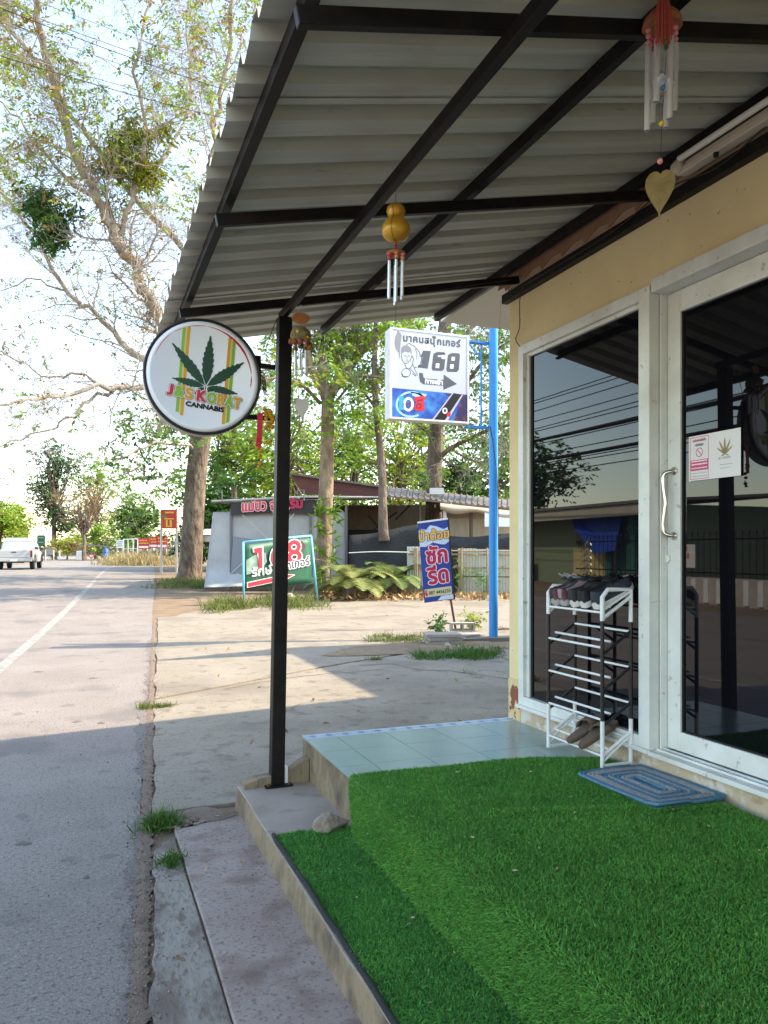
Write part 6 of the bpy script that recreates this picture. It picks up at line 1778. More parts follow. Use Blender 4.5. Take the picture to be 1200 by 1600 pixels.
tuft('grass verge at the foot of the big tree', [on_ter(270+rr.uniform(-20, 60), 912+rr.uniform(-5, 8)) for k in range(60)], 900, .22, GRASS, 11, spread=.3, lean=.7, width=.03)
tuft('dry yellow grass bank along the road bend', [on_ter(195+rr.uniform(-8, 75), 878+rr.uniform(-3, 6)) for k in range(120)], 6000, .9, GRASSD, 12, spread=.8, lean=.5, width=.06)
tuft('weedy grass below the fence sheets', [on_ter(rr.uniform(640, 830), 932+rr.gauss(0, 2)) for k in range(40)], 1200, .22, GRASSD, 13, spread=.2, lean=.6, width=.016)
def sapling(label, base, h, n, m, seed):
    rr = random.Random(seed); t = thing('weed_plant', label, 'plant', base, 'leafy weeds by the stake')
    mb = MB(); tips = []
    for i in range(n):
        q, _ = wander(base, (rr.gauss(0, .35), rr.gauss(0, .35), 1), h*rr.uniform(.6, 1.1), 5, .15, 0, rr); mb.tube(q, [.006, .005, .005, .004, .003, .002], 4, caps=False); tips += q[2:]
    mb.build('stems', LF_G, t); add_leaves(t, 'leaves', tips, 3, .03, .07, m, aspect=1.6)
    return t
sapling('broad leaved weed just left of the leaning stake', on_z(688, 990), .3, 6, LF_D, 1)
sapling('thin yellow weed between the stake and the blue pole', on_z(738, 987), .42, 7, LF_Y, 2)
sapling('leafy vine weed on the fence right of the banner', FD(720, 930, -.3), 1.3, 9, LF_B, 3)
sapling('leafy vine weed on the fence next to the blue pole', FD(756, 930, -.3), 1.3, 9, LF_G, 4)

# ---- woodland behind the shack
def fb_(px, d): p = pix(px, 862, d); return Vector((p.x, p.y, ter(p.y)))
WL = [
    (345, 44, 13, [(0, 0, 7.5, 3.2, 3, 4.2, 1)], .28, LF_G, LF_B, 'light green tree left of the black post behind the shack'),
    (395, 48, 15, [(0, 0, 8.5, 3.4, 3, 5, 1)], .3, LF_B, LF_G, 'bright green tree just left of the black post'),
    (450, 42, 13, [(0, 0, 7, 3, 3, 4.5, 1)], .25, LF_B, LF_Y, 'yellow green tree behind the forked trunk'),
    (555, 46, 14, [(0, 0, 7.5, 3.2, 3, 5, 1)], .28, LF_B, LF_G, 'bright green tree between forked and slender trunks'),
    (625, 40, 11, [(0, 0, 6.2, 2.8, 2.5, 3.8, 1)], .22, LF_Y, LF_B, 'yellow green tree under the 168 sign'),
    (715, 46, 12, [(0, 0, 6.0, 3.2, 3, 3.6, 1)], .28, LF_G, LF_D, 'darker green tree right of the grey trunk'),
    (775, 42, 11, [(0, 0, 5.6, 2.6, 3, 3.8, 1)], .25, LF_D, LF_G, 'deep green tree behind the blue pole'),
    (505, 52, 13, [(0, 0, 7, 4, 3, 4, 1)], .3, LF_G, LF_D, 'shaded green tree deep behind the shack gable'),
    (660, 54, 15, [(0, 0, 7.5, 4, 3, 5, .8)], .3, LF_D, LF_G, 'tall dim green tree farthest behind the 168 sign'),
    (840, 44, 14, [(0, 0, 7, 3.4, 3, 5, 1)], .3, LF_G, LF_B, 'green tree mostly hidden by the shop corner'),
]
for i, (px, d, h, cr, r, lm, lm2, lab) in enumerate(WL):
    leafy_tree('woodland_tree', lab, fb_(px, d), h, [(a, b, c*.88, e, f, g_, w) for a, b, c, e, f, g_, w in cr], r, lm, 92, 56, .26, .42, 30+i, lm2=lm2, group='woodland trees behind the shack', trunk_frac=.5)
# low shrubs closing the gaps under the woodland
for i, (px, d, w, m, lab) in enumerate(((345, 40, 2.4, LF_D, 'dark shrub left of the grey tarp'), (420, 50, 4, LF_G, 'green undergrowth bush behind the sign cloth'), (560, 50, 5, LF_D, 'dark bush behind the maroon gable'), (700, 52, 5, LF_D, 'dark bush behind the long tin roof'), (790, 48, 4, LF_G, 'green bush beyond the blue pole'))):
    leafy_tree('shrub', lab, fb_(px, d), 3.5, [(0, 0, 2.6, w, 2, 2.2, 1)], .12, m, 110, 55, .28, .4, 60+i, group='shrubs behind the shack', trunk_frac=.3)
# palm behind the shack
pl = thing('palm', 'dark green fan palm leaves above the tarp left of the black post', 'palm', fb_(365, 36), 'trees'); rr = random.Random(4)
top = pix(366, 760, 36); mb = MB(); mb.tube([fb_(365, 36), top], [.16, .12], 8); mb.build('trunk', BARK_G, pl)
for f in range(16):
    a = rr.uniform(0, 2*math.pi); el = rr.uniform(.1, 1.2); d = Vector((math.cos(a)*math.cos(el), math.sin(a)*math.cos(el), math.sin(el))); L = rr.uniform(1.1, 1.9)
    pts = [top]; 
    for i in range(8): d = (d+Vector((0, 0, -.1))).normalized(); pts.append(pts[-1]+d*L/8)
    mb = MB(); mb.tube(pts, [.02]*9, 3, caps=False); s = d.cross(Vector((0, 0, 1))).normalized()
    for i in range(2, 9):
        for sg in (-1, 1):
            e = pts[i]+s*sg*.4+(pts[i]-pts[i-1]).normalized()*.35-Vector((0, 0, .12)); v = (pts[i]-pts[i-1])*.2
            mb._add([pts[i]-v, pts[i]+v, e], [(0, 1, 2)])
    mb.build('frond', LF_D, pl)

# ---- far trees at the bend
leafy_tree('eucalyptus', 'tall loose grey green tree at the far bend of the road', fb_(85, 95), 15, [(0, 0, 12, 3.2, 3, 3.2, 1), (-1, 0, 8, 2.6, 2.5, 2.5, .8), (.8, 0, 5, 2.2, 2, 2, .6)], .3, LF_GR, 90, 40, .36, .55, 80, group='far trees at the bend', lm2=LF_D)
leafy_tree('dry_tree', 'tan half-bare tree beside the far road shelter', fb_(132, 82), 9.5, [(0, 0, 6.6, 3.4, 3, 2.7, 1)], .22, LF_T, 110, 26, .22, .5, 81, group='far trees at the bend', bare=3, trunk_frac=.35, lm2=LF_O)
leafy_tree('green_tree', 'bright green tree rising behind the tan tree', fb_(150, 98), 15, [(0, 0, 10.5, 3.6, 3, 3.5, 1), (0, 0, 5, 4, 3, 2.5, .6)], .25, LF_B, 80, 45, .34, .5, 82, group='far trees at the bend', lm2=LF_G)
leafy_tree('round_tree', 'dense dark green round tree left of the red roadside boards', fb_(213, 88), 8.5, [(0, 0, 4.8, 3.0, 3, 3.3, 1)], .25, LF_D, 150, 60, .30, .42, 83, group='far trees at the bend', lm2=LF_G)
leafy_tree('mango_tree', 'yellow green round tree behind the white pickup', fb_(-2, 75), 7, [(0, 0, 3.8, 3.0, 3, 2.4, 1)], .25, LF_Y, 150, 60, .30, .4, 84, group='far trees at the bend', lm2=LF_B)
leafy_tree('conifer', 'small grey conifer on the skyline right of the pickup cab', fb_(34, 140), 7.2, [(0, 0, 2.0, 1.8, 1.8, 1.2, .4), (0, 0, 3.8, 1.2, 1.2, 1.2, .35), (0, 0, 5.6, .6, .6, 1.2, .25)], .18, LF_GR, 110, 40, .35, .35, 85, group='far trees at the bend', trunk_frac=.7)
leafy_tree('roadside_bush', 'bright green bush below the round tree at the bend', fb_(160, 96), 5, [(0, 0, 2.8, 4.2, 3, 2.0, 1)], .12, LF_B, 90, 40, .34, .5, 86, group='far trees at the bend', trunk_frac=.3, lm2=LF_G)
leafy_tree('roadside_bush', 'yellow bush between the far tree trunks', fb_(105, 92), 3, [(0, 0, 1.7, 3.2, 2, 1.0, 1)], .1, LF_T, 60, 40, .3, .4, 87, group='far trees at the bend', trunk_frac=.3, lm2=LF_Y)
# treeline far beyond
cs = []
rr = random.Random(77)
for i in range(2200):
    x = rr.uniform(-190, 60); y = rr.uniform(170, 260); cs.append((x, y, .4+rr.random()**1.3*(3.2+1.5*math.sin(x*.11)+1.2*math.sin(x*.31+2))))
V, q = leaves_np(cs, 16, 1.0, .9)
o = np_mesh('treeline', V, q, np.zeros((0, 3), int), LF_GR); o['kind'] = 'stuff'; o['label'] = 'distant hazy line of trees beyond the bend'
# ================================================================== PICKUP
tk = thing('pickup_truck', 'white double cab pickup driving away on the far road', 'pickup', (0, 0, 0), local=True)
PAINT = mat('white car paint', (.42, .43, .44), .25, spec=.6); CARG = mat('dark car glass', (.01, .012, .014), .05, ior=1.8); TYRE = mat('tyre rubber', (.018, .018, .018), .85); RIMM = mat('alloy rim', (.45, .45, .46), .3, .8); LAMP = mat('red tail lamp', (.22, .01, .012), .25); BUMP = mat('dark bumper', (.03, .03, .032), .6)
def car_loft(secs, m, name, parent, sm=True):
    mb = MB(); mb.sheet(secs); mb._add(secs[0], [tuple(range(len(secs[0])))]); mb._add(secs[-1], [tuple(range(len(secs[-1])-1, -1, -1))])
    return mb.build(name, m, parent, smooth=sm, fixn=True, angle=35)
def ring_sec(y, hw, z0, z1, rd=.06, tuck=.0):
    P = [(-hw+rd, z0), (hw-rd, z0), (hw, z0+rd), (hw, z0+(z1-z0)*.55), (hw-tuck, z1-rd), (hw-tuck-rd, z1), (-hw+tuck+rd, z1), (-hw+tuck, z1-rd), (-hw, z0+(z1-z0)*.55), (-hw, z0+rd), (-hw+rd, z0)]
    return [(x, y, z) for x, z in P]
car_loft([ring_sec(0, .90, .62, 1.06, .05, .02), ring_sec(.04, .92, .45, 1.08, .05, .02), ring_sec(1.5, .92, .42, 1.08, .05, .02), ring_sec(1.55, .92, .38, 1.06, .05, .03), ring_sec(3.6, .92, .38, 1.06, .05, .03), ring_sec(4.7, .90, .40, 1.02, .08, .05), ring_sec(5.15, .80, .45, .88, .08, .05)], PAINT, 'body', tk)
cab = car_loft([ring_sec(1.50, .84, 1.04, 1.10, .02, .0), ring_sec(1.62, .83, 1.04, 1.62, .05, .10), ring_sec(1.85, .82, 1.04, 1.74, .06, .13), ring_sec(2.9, .82, 1.04, 1.76, .06, .13), ring_sec(3.3, .82, 1.04, 1.66, .06, .14), ring_sec(3.95, .84, 1.02, 1.08, .02, .02)], PAINT, 'cab', tk)
mb = MB(); mb._add([(-.70, 1.535, 1.14), (.70, 1.535, 1.14), (.62, 1.605, 1.56), (-.62, 1.605, 1.56)], [(0, 1, 2, 3)]); mb.build('rear_window', CARG, cab)
for s in (-1, 1):
    mb = MB(); mb._add([(s*.838, 1.72, 1.14), (s*.838, 2.42, 1.14), (s*.752, 2.42, 1.60), (s*.760, 1.80, 1.58)], [(0, 1, 2, 3)]); mb._add([(s*.838, 2.48, 1.14), (s*.84, 3.55, 1.12), (s*.755, 3.20, 1.58), (s*.752, 2.48, 1.60)], [(0, 1, 2, 3)]); mb.build('side_window', CARG, cab)
    mb = MB(); mb.obox((s*.985, 3.35, 1.16), (.09, 0, 0), (0, .06, 0), (0, 0, .075)); mb.build('mirror', BUMP, tk, bevel=.02)
    mb = MB(); mb.obox((s*.86, -.012, .86), (.055, 0, 0), (0, .025, 0), (0, 0, .18)); mb.build('tail_lamp', LAMP, tk, bevel=.015)
    for y in (.95, 4.15):
        w = MB(); w.lathe((s*.80, y, .36), [(.20, -.11), (.33, -.11), (.36, -.08), (.36, .08), (.33, .11), (.20, .11)], 24, axis=(s, 0, 0)); wo = w.build('wheel', TYRE, tk, smooth=True, angle=40)
        w = MB(); w.lathe((s*.80, y, .36), [(.05, .08), (.19, .095), (.22, .112), (.225, .10)], 18, axis=(s, 0, 0)); w.build('rim', RIMM, wo, smooth=True, angle=40)
        mb = MB(); mb.tube([(s*.925, y+.42*math.cos(a), .38+.42*math.sin(a)) for a in [math.pi*k/10 for k in range(11)]], .03, 6); mb.build('wheel_arch', BUMP, tk)
mb = MB(); mb.box(-.82, .82, -.022, .02, .66, 1.03); tg = mb.build('tailgate', PAINT, tk, bevel=.02)
mb = MB(); mb.box(-.12, .12, -.035, -.0225, .92, .97); mb.build('tailgate_handle', BUMP, tg)
mb = MB(); mb.box(-.88, .88, -.12, .02, .44, .60); bmp = mb.build('bumper', PAINT, tk, bevel=.03)
mb = MB(); mb.box(-.5, .5, -.11, .1, .36, .44); mb.build('bumper_step', BUMP, bmp)
mb = MB(); mb.box(-.17, .17, -.128, -.1205, .46, .56); mb.build('number_plate', WHITEP, bmp)
tk.location = (-3.62, 45.6, ter(45.6)); tk.rotation_euler = (0, 0, -.055)

# ================================================================== ROADSIDE BOARDS AND SHELTER
def at(px, py, d): return pix(px, py, d)
ORNG = mat('orange red board', (.50, .07, .03), .5, col2=(.42, .05, .03), scale=2); GOLDP = mat('gold print', (.72, .42, .06), .5)
def board(name, label, x0, y0, x1, y1, d, m, post_px, ground_py, post_m, group=None, lines=(), bumps=()):
    rx, fw_ = Vector((cY, -sY, 0)), Vector((sY, cY, 0))
    c = at((x0+x1)/2, (y0+y1)/2, d); hw = (x1-x0)/2/FPX*d; hh = (y1-y0)/2/FPX*d
    t = thing(name, label, 'sign', at((x0+x1)/2, ground_py, d), group)
    mb = MB(); mb.obox(c, rx*hw, fw_*.03, Vector((0, 0, hh))); mb.build('panel', m, t)
    for px in post_px:
        mb = MB(); mb.tube([at(px, y0+2, d+.1), at(px, ground_py+2, d+.1)], .05, 6); mb.build('post', post_m, t)
    for (pm, rects) in lines:
        mb = MB()
        for (a, b, c2, d2_) in rects:
            p = at(x0+(x1-x0)*(a+c2)/2, y0+(y1-y0)*(b+d2_)/2, d-.05); mb.obox(p, rx*hw*(c2-a), fw_*.008, Vector((0, 0, hh*(d2_-b))))
        mb.build('print', pm, t)
    return t
GPOST = mat('galvanised post', (.4, .4, .4), .5, .4)
board('hanging_sign', 'orange red square sign with gold emblem hanging beside the big tree', 252, 796, 276, 826, 36, ORNG, (252, 276), 905, GPOST, None, [(GOLDP, [(.25, .12, .8, .2), (.2, .45, .8, .52), (.3, .55, .42, .85), (.55, .55, .68, .85), (.3, .85, .7, .92)]), (REDP, [(.1, .3, .9, .4)])])
rl = random.Random(12)
def scrib(n, x0=.08, x1=.92, y0=.1, y1=.9):
    out = []
    for i in range(n):
        y = y0+(y1-y0)*(i+.2)/n; x = x0+rl.uniform(0, .1)
        while x < x1-.1:
            w = rl.uniform(.08, .22); out.append((x, y, min(x1, x+w), y+(y1-y0)*.45/n)); x += w+.05
    return out
RB = mat('red vinyl board', (.55, .03, .04), .5)
for k, (x0, y0, x1, y1, lab) in enumerate(((216, 841, 233, 858, 'leftmost red roadside board with yellow lines'), (234, 839, 246, 856, 'middle narrow red roadside board'), (245, 837, 261, 857, 'tallest red roadside board nearest the big tree'))):
    board('roadside_board', lab, x0, y0, x1, y1, 62, RB, (x0+1, x1-1), 877, GPOST, 'red roadside boards', [(GOLDP, scrib(2, y0=.1, y1=.6)), (WHITEP, [(.08, .72, .92, .9)])])
board('white_board_sign', 'small white notice board on posts left of the red boards', 182, 844, 193, 856, 75, WHITE, (183, 192), 874, GPOST, None, [(GREYP, scrib(3))])
board('green_road_sign', 'dark green road sign on a post right of the pickup', 58, 836, 70, 854, 88, mat('dark green sign', (.015, .09, .055), .5), (60, 70), 872, mat('dark post', (.05, .05, .05), .6), None, [(mat('pale green print', (.2, .4, .3), .5), [(.15, .2, .85, .27), (.15, .6, .85, .66)])])
board('grey_sign_frame', 'grey backed sign frame between white posts beyond the pickup', 72, 857, 83, 867, 84, mat('grey sign back', (.3, .3, .31), .6), (71, 84), 873, WHITE)
board('white_gate_post', 'white low panel by the road left of the tan tree', 92, 860, 94, 873, 84, WHITE, (93,), 873, WHITE)
# railing beside the boards
rl_t = thing('guard_rail', 'thin white pipe railing beside the red boards', 'railing', at(205, 875, 68))
for px in (193, 200, 208, 215): 
    mb = MB(); mb.tube([at(px, 842, 68), at(px, 876, 68)], .04, 5); mb.build('upright', WHITE, rl_t)
mb = MB(); mb.tube([at(192, 843, 68), at(216, 842, 68)], .04, 5).tube([at(192, 858, 68), at(216, 857, 68)], .03, 5); mb.build('rail', WHITE, rl_t)
# far shelter with blue drum
rx, fw_ = Vector((cY, -sY, 0)), Vector((sY, cY, 0))
shd = thing('road_shelter', 'low roadside shelter with slanted tin roof beyond the tan tree', 'shelter', at(145, 873, 86))
mb = MB(); a, b = at(117, 850, 84), at(172, 856, 84); mb.hexa([a, b, b+fw_*3, a+fw_*3, a+Vector((0, 0, .08)), b+Vector((0, 0, .08)), b+fw_*3+Vector((0, 0, .08)), a+fw_*3+Vector((0, 0, .08))]); mb.build('roof', TIN, shd)
for px, y in ((120, 851), (168, 856)):
    for k in (84.1, 86.8):
        mb = MB(); mb.tube([at(px, y, k), at(px, 874, k)], .07, 5); mb.build('post', WOOD, shd)
def drum(name, label, px, py0, py1, d, m, wpx):
    base = at(px, py1, d); h = (py1-py0)/FPX*d; r = wpx/2/FPX*d
    t = thing(name, label, 'drum', base)
    mb = MB(); mb.lathe(base, [(r*.96, 0), (r, .05), (r, h*.32), (r*1.05, h*.34), (r, h*.36), (r, h*.66), (r*1.05, h*.68), (r, h*.7), (r, h*.95), (r*.9, h)], 16); mb.build('shell', m, t, smooth=True, angle=40)
    mb = MB(); mb.cyl(base+Vector((0, 0, h)), base+Vector((0, 0, h+.06)), r*.25, 8); mb.build('cap', m, t)
drum('blue_drum', 'blue plastic drum standing under the far shelter', 165, 857, 873, 83, mat('blue plastic', (.02, .12, .35), .5), 8)
mb = MB(); c_ = at(127, 868, 83); mb.obox(c_, rx*.38, fw_*.4, Vector((0, 0, .5))); tag(mb.build('white_box', WHITE, bevel=.05), 'white box beside the tan tree trunk', 'box')
sg = thing('barrier_board', 'red and white striped triangular barrier board by the shelter', 'barrier', at(143, 873, 82))
mb = MB(); A, B_, C_ = at(136, 866, 82), at(149, 866, 82), at(142.5, 874, 82); mb._add([A, B_, C_, A+fw_*.06, B_+fw_*.06, C_+fw_*.06], [(0, 1, 2), (3, 5, 4), (0, 3, 4, 1), (1, 4, 5, 2), (2, 5, 3, 0)]); mb.build('panel', REDP, sg)
mb = MB(); A, B_, C_ = at(139.5, 867.3, 81.95), at(146, 867.3, 81.95), at(142.6, 871.5, 81.95); mb._add([A, B_, C_], [(0, 2, 1)]); mb.build('white_inset', WHITEP, sg)
# grey-white lean sheets and dark wall near the boards
mb = MB(); mb.obox(at(250, 868, 64), rx*1.6, fw_*.1, Vector((0, 0, .35))); tag(mb.build('low_wall', mat('dark red low wall', (.14, .06, .05), .8)), 'low dark red wall under the red boards', 'wall')
mb = MB(); A = at(276, 830, 50); mb.hexa([at(268, 868, 50), at(281, 866, 50), at(281, 866, 50.2), at(268, 868, 50.2), at(277, 830, 50), at(279, 830, 50), at(279, 830, 50.2), at(277, 830, 50.2)]); tag(mb.build('propped_sheet', mat('faded grey sheet', (.42, .40, .37), .8)), 'faded grey sheet propped behind the big trunk', 'sheet')
# little white shrine post left of the tarp
sp_ = thing('spirit_house', 'small white roofed spirit house on a dark post left of the tarp', 'spirit house', at(334, 905, 32))
mb = MB(); mb.tube([at(334, 908, 32), at(334, 850, 32)], .22, 8); mb.build('pedestal', mat('dark green pedestal', (.03, .07, .04), .8), sp_)
mb = MB(); mb.obox(at(332, 842, 32), rx*.38, fw_*.3, Vector((0, 0, .12))); mb.build('house_body', WHITE, sp_)
mb = MB(); a = at(332, 836, 32); mb._add([a-rx*.5-fw_*.4, a+rx*.5-fw_*.4, a+rx*.5+fw_*.4, a-rx*.5+fw_*.4, a-rx*.3+Vector((0, 0, .25)), a+rx*.3+Vector((0, 0, .25))], [(0, 1, 5, 4), (2, 3, 4, 5), (1, 2, 5), (3, 0, 4), (3, 2, 1, 0)]); mb.build('roof', WHITE, sp_)

# ================================================================== OVERHEAD LINES
WIRE = mat('black cable', (.015, .015, .016), .6); WIRE2 = mat('bare cable', (.12, .12, .125), .6)
def line(label, a, b, sag, r, m=WIRE, group='overhead lines'):
    a, b = Vector(a), Vector(b); pts = []
    for i in range(17):
        t = i/16; p = a.lerp(b, t); p.z -= sag*4*t*(1-t); pts.append(p)
    mb = MB(); mb.tube(pts, r, 4, caps=False); o = mb.build('power_line', m); tag(o, label, 'cable', group); return o
for k, (y0, y1, r, m) in enumerate(((-25, 118, .010, WIRE2), (2, 140, .012, WIRE2), (8, 152, .012, WIRE), (32, 160, .010, WIRE2), (80, 178, .010, WIRE2), (88, 190, .012, WIRE))):
    line(['topmost overhead line crossing the sky at the upper edge', 'second overhead line from the top over the road', 'third overhead line down, dark, over the road', 'fourth overhead line down, over the bare crown', 'fifth overhead line down, second lowest over the bare crown', 'lowest dark overhead line crossing in front of the bare crown'][k], pix(-60, y0-20, 16), pix(430, y1+12, 24), .12, r, m, 'overhead lines over the road')
# lines along the far side of the road (seen mirrored in the shop glass)
LX = -9.6
rw = random.Random(5)
for k, z in enumerate((4.35, 4.6, 4.75, 5.0, 5.1, 5.35, 5.5, 5.62, 5.9, 6.0, 6.15, 6.4, 6.9, 7.1)):
    line({3: 'lower thick bundled cable along the far side of the road', 7: 'upper thick bundled cable along the far side of the road'}.get(k, 'one of the many thin cables strung along the far side of the road'), (LX+rw.uniform(-.2, .2), -14, z+rw.uniform(-.05, .05)), (LX+rw.uniform(-.2, .2), 36, z+rw.uniform(-.1, .1)), rw.uniform(.1, .5), .055 if k in (3, 7) else .016, group='cables along the far side of the road')
CONCP = mat('concrete pole', (.40, .38, .35), .9)
def upole(label, y, x=LX):
    t = thing('utility_pole', label, 'pole', (x, y, ter(y)), 'utility poles')
    mb = MB(); mb.hexa([(x-.12, y-.14, ter(y)-.3), (x+.12, y-.14, ter(y)-.3), (x+.12, y+.14, ter(y)-.3), (x-.12, y+.14, ter(y)-.3), (x-.08, y-.09, 9.2), (x+.08, y-.09, 9.2), (x+.08, y+.09, 9.2), (x-.08, y+.09, 9.2)]); mb.build('shaft', CONCP, t)
    for z in (8.8, 7.6):
        mb = MB(); mb.box(x-.9, x+.9, y-.06, y+.06, z-.05, z+.05); ca = mb.build('crossarm', WOOD, t)
        for dx in (-.8, -.3, .3, .8):
            mb = MB(); mb.lathe((x+dx, y, z+.05), [(.03, 0), (.05, .05), (.03, .08), (.05, .12), (.02, .16)], 8); mb.build('insulator', mat('insulator', (.1, .05, .03), .3), ca)
upole('concrete utility pole with crossarms beside the house across the road', 36)
upole('concrete utility pole with crossarms near the gate across the road', -14)
pz = thing('utility_pole', 'distant utility pole whose crossarms show at the left edge above the pickup', 'pole', (at(-4, 868, 100)), 'utility poles')
mb = MB(); mb.tube([at(-4, 872, 100), at(-4, 735, 100)], .16, 8); mb.build('shaft', CONCP, pz)
mb = MB(); mb.bar(at(-12, 749, 100), at(8, 748, 100), .12, .12); mb.bar(at(-12, 760, 100), at(14, 757, 100), .12, .12); mb.build('crossarm', mat('dark crossarm', (.08, .07, .07), .8), pz)
mb = MB()
for px in (6, 1): mb.tube([at(px, 748, 100), at(px, 744, 100)], .06, 6)
mb.build('insulator', mat('insulator', (.1, .05, .03), .3), pz)

# ================================================================== HOUSE ACROSS THE ROAD (seen in the window)
oh = thing('opposite_house', 'yellow and green house with blue tarp across the road, mirrored in the window', 'house', (-13, 24, 0))
YW = mat('pale yellow house paint', (.62, .52, .26), .8, col2=(.55, .45, .22), scale=2); GWp = mat('dark green house paint', (.03, .14, .11), .7); LGW = mat('pale green house paint', (.22, .28, .17), .8)
HX = -12.6
mb = MB(); mb.box(HX-6, HX, 20.4, 34, ter(24)-.1, 3.0); mb.build('wall', LGW, oh)
mb = MB(); mb.box(HX, HX+.06, 22.6, 25.2, ter(24), 1.55); mb.build('front_panel', YW, oh)
mb = MB(); mb.box(HX, HX+.08, 20.4, 22.6, ter(24), 2.98); mb.build('green_bay', GWp, oh)
for y in (21.4, 22.7):
    mb = MB(); mb.lathe((HX+.3, y, ter(24)), [(.2, 0), (.2, .3), (.15, .4), (.14, 1.9), (.2, 2.0), (.24, 2.1), (.16, 2.2), (.16, 2.95)], 14); mb.build('column', GWp, oh, smooth=True, angle=40)
mb = MB(); mb.box(HX+.02, HX+.07, 23.0, 25.0, 1.7, 2.7); wo = mb.build('window', mat('dark window', (.02, .02, .025), .1), oh)
mb = MB()
for k in range(12): mb.box(HX+.08, HX+.1, 23.05+k*.16, 23.07+k*.16, 1.55, 1.75)
mb.box(HX+.08, HX+.1, 23.0, 25.0, 1.74, 1.77); mb.build('window_grille', BLACKP, wo)
mb = MB(); mb._add([(HX+.3, 21.9, 2.95), (HX+.3, 25.1, 2.95), (HX+.65, 24.3, 2.3), (HX+.75, 22.9, 1.35), (HX+.65, 21.9, 1.45)], [(0, 1, 2, 3, 4)])
o = mb.build('blue_tarp', mat('blue tarpaulin', (.012, .06, .40), .45, bump=.4, bscale=3), oh); s_ = o.modifiers.new('solid', 'SOLIDIFY'); s_.thickness = .02
mb = MB(); mb.hexa([(HX+1.1, 19.6, 3.0), (HX+1.1, 34.5, 3.0), (HX-7, 34.5, 3.5), (HX-7, 19.6, 3.5), (HX+1.1, 19.6, 3.1), (HX+1.1, 34.5, 3.1), (HX-7, 34.5, 3.6), (HX-7, 19.6, 3.6)]); mb.build('roof', mat('grey tile roof', (.16, .15, .14), .8), oh, fixn=True)
mb = MB(); mb.box(HX+.95, HX+1.02, 19.7, 34.4, 2.62, 2.98); mb.build('eave_board', mat('cream eave board', (.46, .42, .34), .8), oh)
mb = MB(); mb.box(HX+.6, HX+1.0, 27.6, 28.6, ter(26), 1.5); mb.build('blue_cupboard', mat('dull blue panel', (.02, .06, .20), .6), oh)
# second house roof further right in the door
h2 = thing('gabled_house', 'dark gabled house behind the iron gate, mirrored in the door', 'house', (-19, 17, 0))
mb = MB(); mb.box(-24, -18, 14.5, 19, -.1, 2.6); mb.build('wall', mat('dim plaster', (.22, .2, .18), .9), h2)
mb = MB(); mb._add([(-24, 14.0, 2.5), (-24, 19.5, 2.5), (-24, 16.7, 4.4), (-17.6, 14.0, 2.5), (-17.6, 19.5, 2.5), (-17.6, 16.7, 4.4)], [(0, 1, 2), (3, 5, 4), (0, 2, 5, 3), (1, 4, 5, 2), (0, 3, 4, 1)]); mb.build('roof', mat('dark roof', (.07, .06, .055), .8), h2)
# iron gate with scroll work and the white fence
ig = thing('iron_gate', 'black iron gate with scroll panels and white lower wall across the road', 'gate', (-10.4, 18, 0))
IR = mat('black iron', (.012, .012, .013), .4, .5)
GX = -10.5
mb = MB(); mb.box(GX, GX+.15, 8, 19.6, ter(15)-.1, .72); mb.build('low_wall', mat('whitewashed wall', (.46, .42, .38), .8, col2=(.36, .32, .28), scale=2), ig)
for y in [8+.45*k for k in range(26)]:
    mb = MB(); mb.box(GX+.15, GX+.2, y, y+.16, .05, .68); mb.build('baluster', WHITE, ig)
for y in [8+.22*k for k in range(62)]:
    mb = MB(); mb.tube([(GX+.08, y, .72 if y < 19.6 else .1), (GX+.08, y, 1.9)], .011, 5); mb.lathe((GX+.08, y, 1.88), [(.012, 0), (.03, .03), (.0, .12)], 6); mb.build('bar', IR, ig)
mb = MB()
for z in (.85, 1.75): mb.box(GX+.06, GX+.1, 8, 22, z-.02, z+.02)
mb.build('rail', IR, ig)
mb = MB()
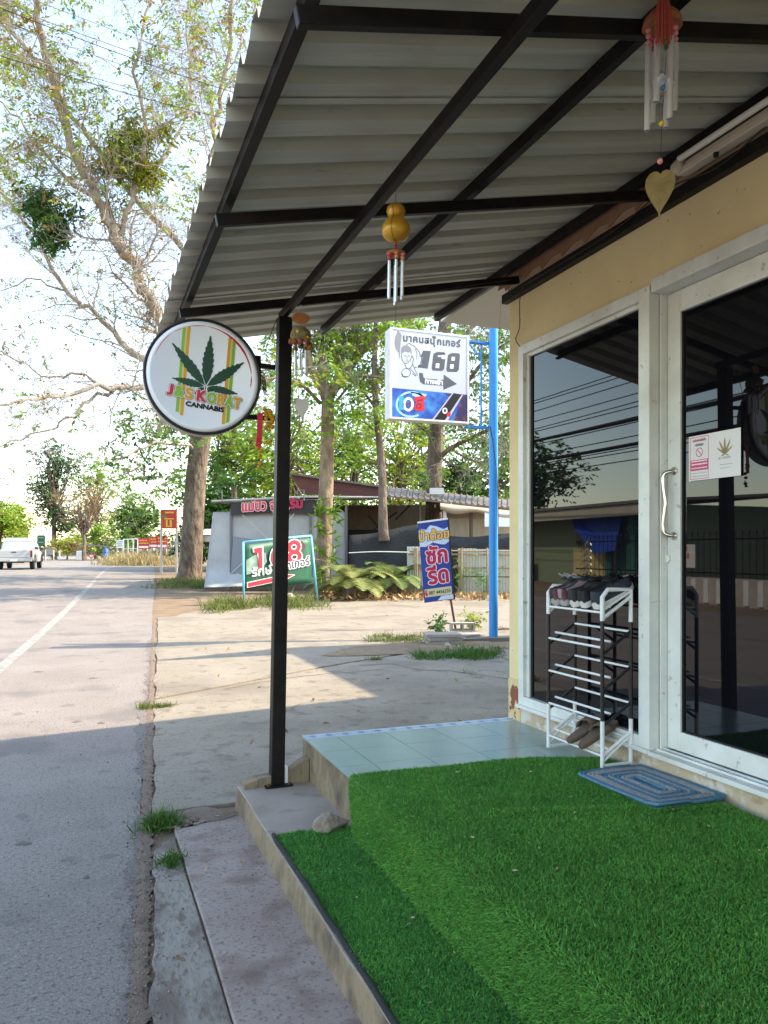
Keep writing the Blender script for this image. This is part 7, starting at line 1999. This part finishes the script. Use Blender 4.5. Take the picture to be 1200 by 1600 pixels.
for yc in (17.6, 21.4):
    for k in range(5):
        for sg in (-1, 1):
            pts = [(GX+.12, yc+sg*(.08+.22*(1-t)*math.cos(t*7)), .75+k*.22+.12*math.sin(t*7)+.1*t) for t in [i/12 for i in range(13)]]
            mb.tube(pts, .012, 4, caps=False)
mb.build('scroll', mat('bright iron', (.3, .29, .28), .3, .8), ig)
gs = thing('gate_notice', 'white notice with red Thai writing hung on the gate across the road', 'notice', (GX+.3, 17.2, 1.2))
mb = MB(); mb.box(GX+.2, GX+.22, 16.55, 17.75, .98, 1.62); mb.build('panel', WHITE, gs)
for i, s in enumerate(('ห้องเช่า', 'รายเดือน', 'โทร')):
    text_mb(s, .22, .008, O=Vector((GX+.221, 17.15, 1.44-.2*i)), U=Vector((0, -1, 0)) * -1, V=Vector((0, 0, 1)), N=Vector((1, 0, 0)), z=.002, align='CENTER').build('lettering', REDP, gs)
leafy_tree('opposite_tree', 'round dark tree behind the house across the road', Vector((-16, 35, .3)), 7.5, [(0, 0, 5.2, 3, 3, 2.6, 1)], .25, LF_D, 120, 50, .3, .45, 95, lm2=LF_G)
leafy_tree('opposite_tree', 'garden tree behind the iron gate across the road', Vector((-15, 12, 0)), 4.2, [(0, 0, 2.8, 2.4, 2.2, 1.6, 1)], .15, LF_D, 80, 45, .26, .4, 96, lm2=LF_G)

# ================================================================== UNSEEN HOUSE (added to throw the second shadow on the driveway)
nh = thing('shadow_house', 'plain unseen house added behind the shop to shade the driveway', 'house', (10.5, 7.8, 0))
mb = MB(); mb.box(7.75, 14.5, 4.5, 9.45, -.05, 4.95); mb.build('wall', mat('grey render', (.42, .39, .35), .9, col2=(.36, .33, .3), scale=2), nh)
mb = MB(); mb.prism([(7.7, 4.45), (14.6, 4.45), (14.6, 9.6), (7.7, 9.6), (5.75, 8.95), (7.7, 8.95)], (0, 0, 4.96), (1, 0, 0), (0, 1, 0), (0, 0, 1), .12); mb.build('roof', ROOFT, nh, fixn=True)  # pointed roof corner is shaped to cast the thin shadow streak
for y in (6.6, 8.1):
    mb = MB(); mb.box(7.70, 7.749, y, y+.8, 3.2, 4.3); w_ = mb.build('window', ALU, nh); mb = MB(); mb.box(7.69, 7.699, y+.06, y+.74, 3.26, 4.24); mb.build('pane', GLASS, w_)
